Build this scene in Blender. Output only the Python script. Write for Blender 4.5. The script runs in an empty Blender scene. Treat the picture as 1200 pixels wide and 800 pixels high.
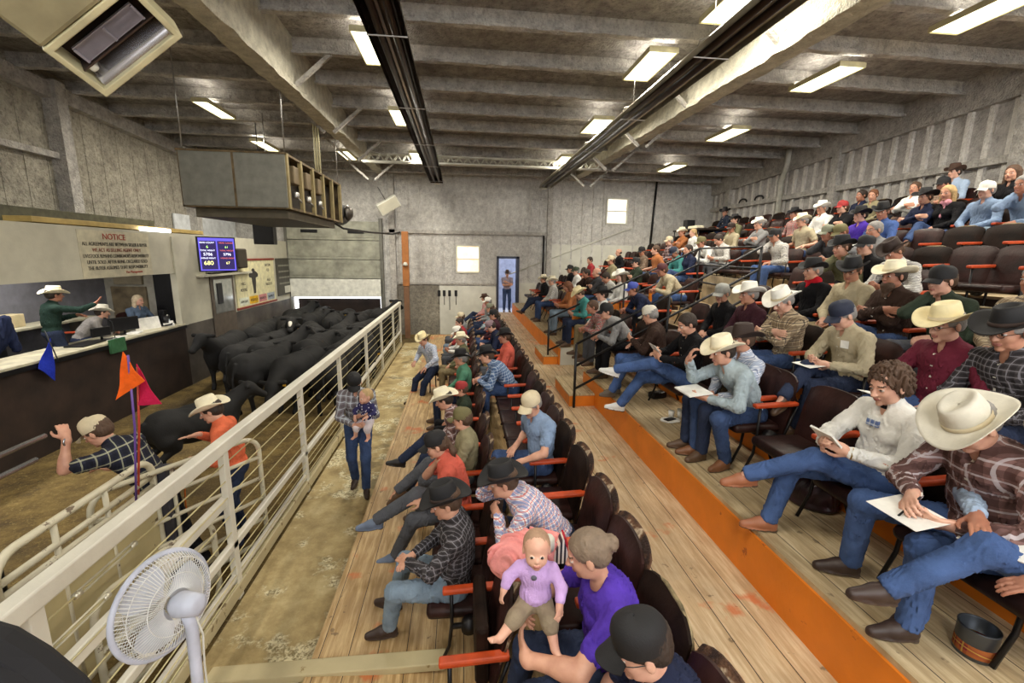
import bpy, bmesh, math, random
import numpy as np
from mathutils import Vector, Matrix, Euler
random.seed(7)
S = bpy.context.scene
COL = S.collection
PI = math.pi

# ------------------------------------------------------------------ camera
FPX, ROLL = 520.0, .015
CZ = 2.3
def _axes():
    d = np.array([540.-600, 298.-400, FPX]); d /= np.linalg.norm(d)
    h = np.array([1, ROLL, 0.])
    up = np.cross(h, d); up /= np.linalg.norm(up)
    if up[1] > 0: up = -up
    X = np.cross(d, up); X /= np.linalg.norm(X)
    if X[0] < 0: X = -X
    return np.array([X, d, up])
CM = _axes()
CAMPOS = np.array([0, 0, CZ])
def ray(px, py): return CM @ np.array([(px-600)/FPX, (py-400)/FPX, 1.])
def onz(px, py, z): r = ray(px, py); return CAMPOS + r*(z-CZ)/r[2]
def onx(px, py, x): r = ray(px, py); return CAMPOS + r*x/r[0]
def ony(px, py, y): r = ray(px, py); return CAMPOS + r*y/r[1]
cam = bpy.data.cameras.new('camera'); cam.lens = 36*FPX/1200; cam.sensor_width = 36; cam.clip_start = .05; cam.clip_end = 200
co = bpy.data.objects.new('camera', cam); COL.objects.link(co)
R3 = np.array([CM @ [1, 0, 0], CM @ [0, -1, 0], CM @ [0, 0, -1]]).T
m4 = Matrix([list(R3[i]) + [float(CAMPOS[i])] for i in range(3)] + [[0, 0, 0, 1]])
co.matrix_world = m4
S.camera = co

# ------------------------------------------------------------------ view, world, lights
S.view_settings.view_transform = 'Standard'; S.view_settings.look = 'None'
S.view_settings.gamma = 1; S.view_settings.use_curve_mapping = False
S.view_settings.exposure = 0.88
UPLIGHT = .10           # power share of an upward fill light added over each fixture
LAMP_W = 52.0          # power of each ceiling fixture
BACK_W = 60.0          # ceiling fixtures over the part of the hall behind the camera
w = bpy.data.worlds.new('daylight'); S.world = w; w.use_nodes = True
bg = w.node_tree.nodes['Background']; bg.inputs[0].default_value = (.93, .96, 1, 1); bg.inputs[1].default_value = 3.0
S.cycles.max_bounces = 6; S.cycles.diffuse_bounces = 4; S.cycles.glossy_bounces = 2
S.cycles.transmission_bounces = 3; S.cycles.caustics_reflective = False; S.cycles.caustics_refractive = False
try: S.cycles.sample_clamp_indirect = 4
except Exception: pass

# unseen fill light added behind the camera to brighten the hall from the front
FRONT_FILL_W = 760.0
_ld = bpy.data.lights.new('window_daylight', 'AREA'); _ld.shape = 'RECTANGLE'; _ld.size = 12.6; _ld.size_y = 3.0; _ld.energy = FRONT_FILL_W; _ld.color = (.90, .94, 1)
_lo = bpy.data.objects.new('window_daylight', _ld); _lo.location = (3.9, -4.75, 4.3); _lo.rotation_euler = (PI/2, 0, PI); COL.objects.link(_lo)
def proj(p):
    v = CM.T @ (np.array(p, float)-CAMPOS); return 600+FPX*v[0]/v[2], 400+FPX*v[1]/v[2]

# ------------------------------------------------------------------ node materials
MC = {}
def c4(c): return (c[0], c[1], c[2], 1)
def hexc(s):
    v = [int(s[i:i+2], 16)/255 for i in (0, 2, 4)]
    return tuple(x/12.92 if x <= .04045 else ((x+.055)/1.055)**2.4 for x in v)
def newmat(name):
    m = bpy.data.materials.new(name); m.use_nodes = True
    nt = m.node_tree; b = nt.nodes['Principled BSDF']
    return m, nt, b
def N(nt, t, **k):
    n = nt.nodes.new(t)
    for a, v in k.items(): setattr(n, a, v)
    return n
def noise(nt, scale, det=3, vec=None, rough=.55):
    n = N(nt, 'ShaderNodeTexNoise'); n.inputs['Scale'].default_value = scale; n.inputs['Detail'].default_value = det
    n.inputs['Roughness'].default_value = rough
    if vec is not None: nt.links.new(vec, n.inputs['Vector'])
    return n.outputs['Fac']
def ramp(nt, fac, stops):
    r = N(nt, 'ShaderNodeValToRGB'); e = r.color_ramp.elements
    while len(e) < len(stops): e.new(.5)
    for i, (p, c) in enumerate(stops): e[i].position = p; e[i].color = c4(c)
    nt.links.new(fac, r.inputs[0]); return r.outputs[0]
def mixc(nt, fac, a, b):
    m = N(nt, 'ShaderNodeMix', data_type='RGBA')
    for s, v in ((0, fac), (6, a), (7, b)):
        if isinstance(v, bpy.types.NodeSocket): nt.links.new(v, m.inputs[s])
        elif s == 0: m.inputs[0].default_value = v
        else: m.inputs[s].default_value = c4(v)
    return m.outputs[2]
def math_(nt, op, a, b=None, c=None):
    m = N(nt, 'ShaderNodeMath', operation=op)
    for i, v in enumerate((a, b, c)):
        if v is None: continue
        if isinstance(v, bpy.types.NodeSocket): nt.links.new(v, m.inputs[i])
        else: m.inputs[i].default_value = v
    return m.outputs[0]
def bump(nt, b, h, strength=.3, dist=.01):
    n = N(nt, 'ShaderNodeBump'); n.inputs['Strength'].default_value = strength; n.inputs['Distance'].default_value = dist
    nt.links.new(h, n.inputs['Height']); nt.links.new(n.outputs[0], b.inputs['Normal'])
def objvec(nt): return N(nt, 'ShaderNodeTexCoord').outputs['Object']
def mat(name, col, rough=.6, metal=0, var=.12, scale=6, bmp=0, bscale=40, spec=None, sheen=0):
    key = ('m', name)
    if key in MC: return MC[key]
    m, nt, b = newmat(name); v = objvec(nt)
    f = noise(nt, scale, 4, v)
    dk = tuple(x*(1-var*2) for x in col); lt = tuple(min(1, x*(1+var)) for x in col)
    nt.links.new(ramp(nt, f, [(.3, dk), (.7, lt)]), b.inputs['Base Color'])
    b.inputs['Roughness'].default_value = rough; b.inputs['Metallic'].default_value = metal
    if spec is not None: b.inputs['Specular IOR Level'].default_value = spec
    if bmp: bump(nt, b, noise(nt, bscale, 4, v), bmp, .01)
    MC[key] = m; return m
def cloth(col, rough=.85):
    key = ('c', tuple(round(x, 3) for x in col))
    if key in MC: return MC[key]
    m, nt, b = newmat('cloth'); v = objvec(nt)
    f = noise(nt, 9, 3, v)
    nt.links.new(ramp(nt, f, [(.3, tuple(x*.82 for x in col)), (.7, tuple(min(1, x*1.12) for x in col))]), b.inputs['Base Color'])
    b.inputs['Roughness'].default_value = rough; b.inputs['Specular IOR Level'].default_value = .2
    bump(nt, b, noise(nt, 20, 4, v), .6, .02); MC[key] = m; return m
def denim(col):
    key = ('d', tuple(round(x, 3) for x in col))
    if key in MC: return MC[key]
    m, nt, b = newmat('denim'); v = objvec(nt)
    f = noise(nt, 5, 4, v); g = noise(nt, 160, 2, v)
    c = ramp(nt, f, [(.32, tuple(x*.62 for x in col)), (.7, tuple(min(1, x*1.45+.01) for x in col))])
    c2 = mixc(nt, math_(nt, 'MULTIPLY', g, .35), c, tuple(min(1, x*1.7+.05) for x in col))
    nt.links.new(c2, b.inputs['Base Color']); b.inputs['Roughness'].default_value = .88; b.inputs['Specular IOR Level'].default_value = .15
    bump(nt, b, noise(nt, 22, 4, v), .4, .012); MC[key] = m; return m
def plaid(base, c1, c2, s=.045, w1=.45, w2=.12):
    key = ('p', base, c1, c2, s)
    if key in MC: return MC[key]
    m, nt, b = newmat('plaid'); v = objvec(nt)
    sx = N(nt, 'ShaderNodeSeparateXYZ'); nt.links.new(v, sx.inputs[0])
    wob = math_(nt, 'MULTIPLY', noise(nt, 6, 2, v), .004)
    a = math_(nt, 'ADD', math_(nt, 'ADD', math_(nt, 'MULTIPLY', sx.outputs[0], .75), sx.outputs[1]), wob)
    zz = math_(nt, 'ADD', math_(nt, 'ADD', sx.outputs[2], math_(nt, 'MULTIPLY', sx.outputs[0], .25)), wob)
    out = None
    col = base
    for src in (a, zz):
        fr = math_(nt, 'FRACT', math_(nt, 'DIVIDE', src, s))
        b1 = math_(nt, 'LESS_THAN', fr, w1)
        col = mixc(nt, math_(nt, 'MULTIPLY', b1, .5), col, c1)
    for src in (a, zz):
        fr = math_(nt, 'FRACT', math_(nt, 'ADD', math_(nt, 'DIVIDE', src, s), .3))
        b2 = math_(nt, 'LESS_THAN', fr, w2)
        col = mixc(nt, math_(nt, 'MULTIPLY', b2, .7), col, c2)
    nt.links.new(col, b.inputs['Base Color']); b.inputs['Roughness'].default_value = .85; b.inputs['Specular IOR Level'].default_value = .2
    bump(nt, b, noise(nt, 28, 4, v), .35, .012); MC[key] = m; return m
def emis(name, col, st):
    key = ('e', name)
    if key in MC: return MC[key]
    m = bpy.data.materials.new(name); m.use_nodes = True; nt = m.node_tree
    nt.nodes.clear(); e = N(nt, 'ShaderNodeEmission'); o = N(nt, 'ShaderNodeOutputMaterial')
    e.inputs[0].default_value = c4(col); e.inputs[1].default_value = st; nt.links.new(e.outputs[0], o.inputs[0])
    MC[key] = m; return m
def skin_mat(i):
    cols = [(.52, .27, .18), (.60, .34, .24), (.42, .20, .13), (.66, .40, .30), (.35, .17, .11)]
    key = ('s', i)
    if key in MC: return MC[key]
    m, nt, b = newmat('skin'); v = objvec(nt); c = cols[i]
    f = noise(nt, 14, 4, v)
    nt.links.new(ramp(nt, f, [(.3, (c[0]*.85, c[1]*.72, c[2]*.7)), (.7, (min(1, c[0]*1.08), c[1]*1.05, c[2]))]), b.inputs['Base Color'])
    b.inputs['Roughness'].default_value = .5
    try: b.inputs['Subsurface Weight'].default_value = .0
    except Exception: pass
    MC[key] = m; return m

# ------------------------------------------------------------------ object helpers
def tag(o, label=None, cat=None, group=None, kind=None):
    if label: o['label'] = label
    if cat: o['category'] = cat
    if group: o['group'] = group
    if kind: o['kind'] = kind
    return o
def link(o, parent=None):
    COL.objects.link(o)
    if parent is not None: o.parent = parent
    return o
def empty(name, loc=(0, 0, 0), rz=0):
    o = bpy.data.objects.new(name, None); o.location = loc; o.rotation_euler = (0, 0, rz); o.empty_display_size = .1
    return link(o)
class MB:
    """collects boxes, bars, tubes, lathes ... and links them as ONE mesh object"""
    def __init__(s): s.v = []; s.f = []; s.mi = []; s.cur = 0; s.sm = []
    def raw(s, vs, fs, smooth=False):
        o = len(s.v); s.v += [tuple(map(float, p)) for p in vs]
        for f in fs: s.f.append(tuple(i+o for i in f)); s.mi.append(s.cur); s.sm.append(smooth)
        return s
    def box(s, lo, hi, R=None, c=None, bev=0):
        lo = np.array(lo, float); hi = np.array(hi, float)
        b = min(bev, *(abs(hi-lo)*.45)) if bev else 0
        if not b:
            vs = [(x, y, z) for z in (lo[2], hi[2]) for y in (lo[1], hi[1]) for x in (lo[0], hi[0])]
            fs = [(0, 2, 3, 1), (4, 5, 7, 6), (0, 1, 5, 4), (2, 6, 7, 3), (0, 4, 6, 2), (1, 3, 7, 5)]
        else:
            bm = bmesh.new(); bmesh.ops.create_cube(bm, size=1)
            for v in bm.verts:
                for k in range(3): v.co[k] = lo[k] if v.co[k] < 0 else hi[k]
            bmesh.ops.bevel(bm, geom=bm.edges[:], offset=b, segments=2, profile=.5, affect='EDGES')
            bm.verts.index_update(); vs = [tuple(v.co) for v in bm.verts]; fs = [tuple(v.index for v in f.verts) for f in bm.faces]; bm.free()
        if R is not None:
            R = np.array(R); c = np.array(c if c is not None else (0, 0, 0), float)
            vs = [R @ np.array(p) + c for p in vs]
        return s.raw(vs, fs)
    def tube(s, pts, r, n=8, closed=False, caps=True, radii=None, flat=None):
        pts = [np.array(p, float) for p in pts]; m = len(pts)
        rings = []; prev = None
        for i, p in enumerate(pts):
            a = pts[(i-1) % m] if (i > 0 or closed) else p
            b = pts[(i+1) % m] if (i < m-1 or closed) else p
            t = b-a; t = t/(np.linalg.norm(t)+1e-9)
            if prev is None:
                u = np.array([0, 0, 1.]) if abs(t[2]) < .9 else np.array([1., 0, 0])
            else: u = prev
            u = u-t*np.dot(u, t); u /= np.linalg.norm(u)+1e-9; prev = u
            w_ = np.cross(t, u); rr = radii[i] if radii else r
            f2 = flat or 1
            rings.append([p+rr*(math.cos(2*PI*k/n)*u+math.sin(2*PI*k/n)*w_*f2) for k in range(n)])
        vs = [q for rg in rings for q in rg]; fs = []
        for i in range(m if closed else m-1):
            j = (i+1) % m
            for k in range(n): fs.append((i*n+k, i*n+(k+1) % n, j*n+(k+1) % n, j*n+k))
        if caps and not closed: fs += [tuple(range(n-1, -1, -1)), tuple((m-1)*n+k for k in range(n))]
        return s.raw(vs, fs, n > 5)
    def bar(s, a, b, w_, h_, up=(0, 0, 1), bev=0):
        a = np.array(a, float); b = np.array(b, float); t = b-a; L = np.linalg.norm(t); t /= L
        up = np.array(up, float); y = np.cross(up, t); y /= np.linalg.norm(y); z = np.cross(t, y)
        R = np.array([t, y, z]).T
        return s.box((0, -w_/2, -h_/2), (L, w_/2, h_/2), R, a, bev)
    def lathe(s, prof, n=24, c=(0, 0, 0), R=None, smooth=True):
        vs = []; fs = []; m = len(prof)
        for r, z in prof:
            for k in range(n):
                p = np.array([r*math.cos(2*PI*k/n), r*math.sin(2*PI*k/n), z])
                if R is not None: p = np.array(R) @ p
                vs.append(p+np.array(c, float))
        for i in range(m-1):
            for k in range(n): fs.append((i*n+k, i*n+(k+1) % n, (i+1)*n+(k+1) % n, (i+1)*n+k))
        fs += [tuple(range(n-1, -1, -1)), tuple((m-1)*n+k for k in range(n))]
        return s.raw(vs, fs, smooth)
    def prism(s, poly, a, b, axis='z'):
        """polygon (2-D) extruded between a and b along an axis"""
        def P(u, v, w_): return {'z': (u, v, w_), 'x': (w_, u, v), 'y': (u, w_, v)}[axis]
        n = len(poly); vs = [P(u, v, a) for u, v in poly]+[P(u, v, b) for u, v in poly]
        fs = [tuple(range(n-1, -1, -1)), tuple(range(n, 2*n))]+[(k, (k+1) % n, n+(k+1) % n, n+k) for k in range(n)]
        return s.raw(vs, fs)
    def grid(s, P, smooth=True, closeu=False):
        """P[i][j] points"""
        a = len(P); b = len(P[0]); vs = [q for r in P for q in r]; fs = []
        for i in range(a-1):
            for j in range(b if closeu else b-1):
                k = (j+1) % b; fs.append((i*b+j, i*b+k, (i+1)*b+k, (i+1)*b+j))
        return s.raw(vs, fs, smooth)
    def mesh(s, name, mats):
        me = bpy.data.meshes.new(name); me.from_pydata(s.v, [], s.f)
        for m in (mats if isinstance(mats, (list, tuple)) else [mats]): me.materials.append(m)
        me.polygons.foreach_set('material_index', s.mi); me.polygons.foreach_set('use_smooth', s.sm)
        bm = bmesh.new(); bm.from_mesh(me); bmesh.ops.recalc_face_normals(bm, faces=bm.faces); bm.to_mesh(me); bm.free()
        return me
    def build(s, name, mats, parent=None, loc=None, rot=None):
        o = bpy.data.objects.new(name, s.mesh(name, mats))
        if loc is not None: o.location = loc
        if rot is not None: o.rotation_euler = rot
        return link(o, parent)
def Rz(a): c, s_ = math.cos(a), math.sin(a); return np.array([[c, -s_, 0], [s_, c, 0], [0, 0, 1.]])
def Ry(a): c, s_ = math.cos(a), math.sin(a); return np.array([[c, 0, s_], [0, 1, 0], [-s_, 0, c]])
def Rx(a): c, s_ = math.cos(a), math.sin(a); return np.array([[1, 0, 0], [0, c, -s_], [0, s_, c]])
def copy_tree(o, parent=None):
    c = o.copy(); COL.objects.link(c); c.parent = parent
    for ch in list(o.children): copy_tree(ch, c)
    return c
# ================================================================== THE HALL
BX0, BX1, BY0, BY1 = -8.3, 10.4, -5.0, 18.0
def roofz(y): return 5.42+.052*(18-y)
def planks_mat(name, c0, c1, width=.2, axis=0, paint=None):
    m, nt, b = newmat(name); g = N(nt, 'ShaderNodeNewGeometry').outputs['Position']
    sx = N(nt, 'ShaderNodeSeparateXYZ'); nt.links.new(g, sx.inputs[0])
    u = sx.outputs[axis]; q = math_(nt, 'DIVIDE', u, width); fl = math_(nt, 'FLOOR', q); fr = math_(nt, 'FRACT', q)
    wn = N(nt, 'ShaderNodeTexWhiteNoise', noise_dimensions='1D'); nt.links.new(fl, wn.inputs['W'])
    mp = N(nt, 'ShaderNodeMapping'); nt.links.new(g, mp.inputs['Vector'])
    mp.inputs['Scale'].default_value = (14, 1.2, 1) if axis == 0 else (1.2, 14, 1)
    cm = N(nt, 'ShaderNodeCombineXYZ'); nt.links.new(math_(nt, 'MULTIPLY', wn.outputs[0], 9), cm.inputs[2])
    nt.links.new(cm.outputs[0], mp.inputs['Location'])
    gr = noise(nt, 2.2, 5, mp.outputs[0], .65)
    col = ramp(nt, gr, [(.2, tuple(x*.66 for x in c0)), (.45, c0), (.7, c1)])
    col = mixc(nt, math_(nt, 'MULTIPLY', wn.outputs[0], .25), col, tuple(x*.7 for x in c0))
    blot = noise(nt, 1.1, 5, g, .6)
    col = mixc(nt, ramp(nt, blot, [(.46, (0, 0, 0)), (.66, (.42, .42, .42))]), col, (.24, .16, .09))
    sp = noise(nt, 9, 3, g, .6)
    col = mixc(nt, ramp(nt, sp, [(.66, (0, 0, 0)), (.70, (.6, .6, .6))]), col, (.10, .06, .03))
    if paint:
        pn = noise(nt, 2.3, 5, g, .55)
        col = mixc(nt, ramp(nt, pn, [(.60, (0, 0, 0)), (.66, (.75, .75, .75))]), col, paint)
    gap = math_(nt, 'GREATER_THAN', math_(nt, 'ABSOLUTE', math_(nt, 'SUBTRACT', fr, .5)), .487)
    col = mixc(nt, gap, col, (.02, .012, .008))
    nt.links.new(col, b.inputs['Base Color']); b.inputs['Roughness'].default_value = .6
    bump(nt, b, math_(nt, 'SUBTRACT', math_(nt, 'MULTIPLY', gr, .3), gap), .5, .01); return m
def foam_mat(name, c0, c1, sc=5, dark=(.05, .045, .05), dk=.5, rough=.85):
    m, nt, b = newmat(name); g = N(nt, 'ShaderNodeNewGeometry').outputs['Position']
    a = noise(nt, sc, 6, g, .65); big = noise(nt, .7, 3, g)
    col = ramp(nt, a, [(.3, c0), (.68, c1)])
    col = mixc(nt, ramp(nt, big, [(.35, (0, 0, 0)), (.75, (dk, dk, dk))]), col, dark)
    col = mixc(nt, ramp(nt, noise(nt, 16, 5, g, .7), [(.50, (0, 0, 0)), (.68, (.55, .55, .55))]), col, dark)
    nt.links.new(col, b.inputs['Base Color']); b.inputs['Roughness'].default_value = rough
    h = math_(nt, 'ADD', noise(nt, 7, 5, g, .6), math_(nt, 'MULTIPLY', noise(nt, 28, 3, g), .5))
    bump(nt, b, h, .9, .06); return m
def paint_mat(name, col, chip=(.18, .10, .06), amt=.62, rough=.45, sc=7):
    m, nt, b = newmat(name); g = N(nt, 'ShaderNodeNewGeometry').outputs['Position']
    a = noise(nt, sc, 6, g, .7)
    c = ramp(nt, noise(nt, 3, 3, g), [(.3, tuple(x*.82 for x in col)), (.7, col)])
    c = mixc(nt, ramp(nt, a, [(amt, (0, 0, 0)), (amt+.03, (.9, .9, .9))]), c, chip)
    nt.links.new(c, b.inputs['Base Color']); b.inputs['Roughness'].default_value = rough
    bump(nt, b, noise(nt, 30, 3, g), .15, .01); return m
M_foam = foam_mat('sprayed_foam_wall', hexc('b8b5b2'), hexc('eceae4'), dk=.22, dark=(.30, .28, .26))
M_ceil = foam_mat('sprayed_foam_ceiling', hexc('8a8582'), hexc('c4bfb8'), dk=.4, dark=(.05, .045, .045))
M_purl = foam_mat('sprayed_purlin', hexc('a39f9a'), hexc('dcd8d0'), dk=.3, dark=(.18, .16, .15))
M_beam = foam_mat('sprayed_beam', hexc('aeaa9a'), hexc('e6e1ce'), 8, dk=.2, dark=(.2, .18, .13))
M_leftwall = foam_mat('sprayed_left_wall', hexc('968f82'), hexc('d0cab8'), dk=.35, dark=(.06, .055, .045))
M_aisle = planks_mat('aisle_planks', hexc('cdb088'), hexc('efdcb8'), .235, 0, hexc('cf6a34'))
M_tier = planks_mat('tier_planks', hexc('b9a27c'), hexc('e2d0aa'), .22, 0, None)
M_low = planks_mat('low_planks', hexc('ad8c5c'), hexc('dcc090'), .21, 0, hexc('c4642e'))
M_orange = paint_mat('orange_riser', hexc('e8821c'), hexc('a04a1c'), .66, .5, 5)
M_white = paint_mat('white_wall_paint', hexc('d9d8cc'), hexc('a09a88'), .70, .5, 4)
M_cream = paint_mat('cream_board', hexc('c9c5b2'), hexc('8c8878'), .74, .6, 3)
M_fence = paint_mat('white_fence_paint', hexc('e4e0d2'), hexc('8b6f52'), .68, .4, 11)
M_gate = paint_mat('cream_gate_paint', hexc('d2cbb2'), hexc('5a4634'), .62, .5, 9)
M_brownwall = mat('dark_plywood', hexc('30221b'), .75, var=.3, scale=2.5, bmp=.2, bscale=12)
M_black = mat('black_steel', (.012, .012, .014), .4, .3)
M_dark = mat('dark_void', (.012, .01, .01), .9)
M_steel = mat('bare_steel', (.45, .44, .42), .35, .8)
def sand_mat():
    m, nt, b = newmat('sand_and_straw'); g = N(nt, 'ShaderNodeNewGeometry').outputs['Position']
    a = noise(nt, 3, 6, g, .7); f = noise(nt, 34, 4, g, .7); big = noise(nt, .55, 3, g)
    c = ramp(nt, a, [(.3, hexc('3e3018')), (.52, hexc('6e5a30')), (.72, hexc('927c48'))])
    c = mixc(nt, ramp(nt, f, [(.56, (0, 0, 0)), (.7, (.6, .6, .6))]), c, hexc('b5a066'))
    c = mixc(nt, ramp(nt, big, [(.5, (0, 0, 0)), (.62, (.5, .5, .5))]), c, hexc('3a3020'))
    nt.links.new(c, b.inputs['Base Color']); b.inputs['Roughness'].default_value = .95
    bump(nt, b, math_(nt, 'ADD', a, math_(nt, 'MULTIPLY', f, .5)), .8, .05); return m
M_sand = sand_mat()
def alley_mat():
    m, nt, b = newmat('alley_dirt_on_boards'); g = N(nt, 'ShaderNodeNewGeometry').outputs['Position']
    a = noise(nt, 2.4, 6, g, .7); f = noise(nt, 30, 4, g, .7)
    c = ramp(nt, a, [(.3, hexc('8a7850')), (.5, hexc('b29e70')), (.7, hexc('d2c294'))])
    k = ramp(nt, noise(nt, 1.5, 6, g, .65), [(.53, (0, 0, 0)), (.58, (.85, .85, .85))])
    c = mixc(nt, k, c, ramp(nt, f, [(.42, hexc('857a58')), (.55, hexc('ece4c0'))]))
    k2 = ramp(nt, noise(nt, 1.1, 4, g, .6), [(.60, (0, 0, 0)), (.66, (.55, .55, .55))])
    c = mixc(nt, k2, c, hexc('46402c'))
    nt.links.new(c, b.inputs['Base Color']); b.inputs['Roughness'].default_value = .8
    bump(nt, b, math_(nt, 'ADD', a, math_(nt, 'MULTIPLY', f, .4)), .6, .03); return m
M_alley = alley_mat()
def struct(name, mb, m, label=None):
    o = mb.build(name, m); o['kind'] = 'structure'
    if label: o['label'] = label
    return o

# floors -----------------------------------------------------------
FZ = -.9
struct('floor', MB().box((BX0, BY0, FZ-.2), (BX1+.2, BY1+2.6, FZ)), M_sand)
struct('floor_alley', MB().box((-2.05, .6, FZ), (-1.1, 16.2, FZ+.012)), M_alley)
L1Z, L2Z = -.6, -.3
struct('floor_low_row', MB().box((-1.1, -.5, FZ), (.22, 16.2, L1Z)), M_low)
struct('floor_second_row', MB().box((.22, -.5, FZ), (1.08, 16.2, L2Z)), M_low)
struct('floor_aisle', MB().box((1.08, -4.9, FZ), (2.08, 18, 0)).box((2.08, 7.15, FZ), (2.9, 9.1, 0)), M_aisle)
XE, RP, RH = 2.08, .85, .3
def edge(i): return XE+RP*(i-1)
def tz(i): return .4+RH*(i-1)
for i in range(1, 10):
    x0, x1 = edge(i), (edge(i+1) if i < 9 else BX1)
    for (ya, yb) in ((-4.9, 7.15), (9.1, 17.9)):
        struct('floor_tier', MB().box((x0, ya, tz(i)-.04), (x1+.01, yb, tz(i))).box((x0+.03, ya, FZ), (x1, yb, tz(i)-.04)), M_tier)
        struct('trim_riser', MB().box((x0-.018, ya, (tz(i-1) if i > 1 else 0)), (x0+.03, yb, tz(i)-.035)), M_orange if i in (1, 2, 3) else M_brownwall)
    if i > 4: struct('floor_tier', MB().box((x0, 7.15, FZ), (x1+.01, 9.1, tz(i))), M_tier)
# stair steps inside the gap between the two blocks
st = MB(); n = 8; x = 2.9
for k in range(n):
    z = (k+1)*(tz(5)-.02)/n; st.box((x+k*.32, 7.15, FZ), (x+(k+1)*.32+.01, 9.1, z))
struct('floor_stair', st, M_tier)
struct('trim_stair_side', MB().box((2.1, 9.07, 0), (2.9, 9.12, .38)).box((2.9, 9.07, .2), (3.6, 9.12, .68)), M_white)
def sbox(x0, x1, y0, y1, z):
    t = MB().box((x0, y0, 0), (x1, y1, z-.03)).build('step_box', M_orange)
    MB().box((x0-.015, y0-.015, z-.03), (x1, y1+.01, z), bev=.006).build('tread', M_tier, t); return t
tag(sbox(1.66, 2.06, 6.45, 7.5, .2), 'low wooden step with orange end at the near handrail post', 'step')
tag(sbox(1.75, 2.06, 9.15, 10.3, .2), 'low wooden step with orange end at the far handrail post', 'step')
for rw, y_ in ((1, 9.32), (2, 9.32), (3, 9.32), (5, 6.95)):
    pn0 = MB().box((edge(rw)+.30, y_-.03, tz(rw)), (edge(rw)+.84, y_+.03, tz(rw)+.62), bev=.02).build('end_board', M_orange); tag(pn0, 'orange painted end board at the stair end of the %s raised row' % {1: 'first', 2: 'second', 3: 'third', 5: 'fifth'}[rw], 'board')
# ceiling ----------------------------------------------------------
c = MB(); c.raw([(BX0-.3, BY0-.2, roofz(BY0)), (BX1+.3, BY0-.2, roofz(BY0)), (BX1+.3, BY1+.2, roofz(BY1)), (BX0-.3, BY1+.2, roofz(BY1)),
                (BX0-.3, BY0-.2, roofz(BY0)+.2), (BX1+.3, BY0-.2, roofz(BY0)+.2), (BX1+.3, BY1+.2, roofz(BY1)+.2), (BX0-.3, BY1+.2, roofz(BY1)+.2)],
               [(0, 1, 2, 3), (4, 7, 6, 5), (0, 4, 5, 1), (1, 5, 6, 2), (2, 6, 7, 3), (3, 7, 4, 0)])
struct('ceiling', c, M_ceil)
def lumpy_bar(y, x0, x1, z, w_, h_, seed):
    rnd = random.Random(seed); n = int((x1-x0)/.18); P = []
    for i in range(n+1):
        xx = x0+(x1-x0)*i/n; j = lambda: rnd.uniform(-.014, .014)
        P.append([(xx, y+.02, z+h_), (xx, y+.02+j()*.5, z+.06+j()*.5), (xx, y-w_/2+j(), z+.045+j()), (xx, y-w_/2+j(), z+j()), (xx, y+w_/2+j(), z+j()*.7), (xx, y+w_/2+j(), z+.05+j()), (xx, y+.05+j()*.5, z+.06+j()), (xx, y+.05, z+h_)])
    return MB().grid(P, False)
yp = 17.3; k = 0
while yp > -4:
    struct('trim_purlin', lumpy_bar(yp, BX0, BX1, roofz(yp)-.27, .13, .3, k), M_purl); yp -= 1.22; k += 1
def rafter(x, zf, zn, w_=.32):
    """tapered, foam covered rafter: bottom zf at the back wall, zn near the camera"""
    rnd = random.Random(int(x*10)); P = []
    n = 110
    for i in range(n+1):
        y = BY1+.0-(BY1-BY0)*i/n; t = min(1, (18-y)/14); zb = zf+(zn-zf)*t; j = lambda a=.016: rnd.uniform(-a, a)
        zt = roofz(y)+.05
        P.append([(x-.11, y, zt), (x-.11+j(), y, (zt+zb)/2), (x-.11+j(), y, zb+.12+j()), (x-w_/2+j(), y, zb+.09+j()), (x-w_/2+j(), y, zb+.02+j()), (x-.02+j(), y, zb+j(.006)), (x+w_/2+j(), y, zb+.02+j()), (x+w_/2+j(), y, zb+.09+j()), (x+.11+j(), y, zb+.12+j()), (x+.11+j(), y, (zt+zb)/2), (x+.11, y, zt)])
    return MB().grid(P, False)
struct('trim_rafter', rafter(-2.95, 5.2, 4.92), M_beam)
struct('trim_rafter', rafter(4.45, 5.2, 5.0), M_beam)
# braces from the rafters to the purlins
for xb in (-2.95, 4.45):
    for yb in (17.3-1.22*k for k in range(1, 12, 2)):
        for s_ in (-1, 1):
            struct('trim_brace', MB().bar((xb+s_*.1, yb, roofz(yb)-.8), (xb+s_*.8, yb, roofz(yb)-.2), .065, .065), M_purl)
# lattice truss between the rafters
t = MB(); yt = 14.4; zt = roofz(yt)-.42
for z in (zt, zt-.2):
    for dy in (-.08, .08): t.tube([(-2.9, yt+dy, z), (4.4, yt+dy, z)], .024, 6)
for i in range(28):
    xa = -2.9+7.3*i/28
    for dy in (-.08, .08): t.tube([(xa, yt+dy, zt), (xa+.13, yt+dy, zt-.2), (xa+.26, yt+dy, zt)], .014, 5)
struct('trim_lattice_girder', t, M_white)
# walls ------------------------------------------------------------
def ribs_x(x, y0, y1, z0, z1, step, w_, d, mb, sgn=-1):
    y = y0
    while y < y1: mb.box((min(x, x+sgn*d), y, z0), (max(x, x+sgn*d), y+w_, z1)); y += step
def ribs_y(y, x0, x1, z0, z1, step, w_, d, mb):
    x = x0
    while x < x1: mb.box((x, y-d, z0), (x+w_, y, z1)); x += step
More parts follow.
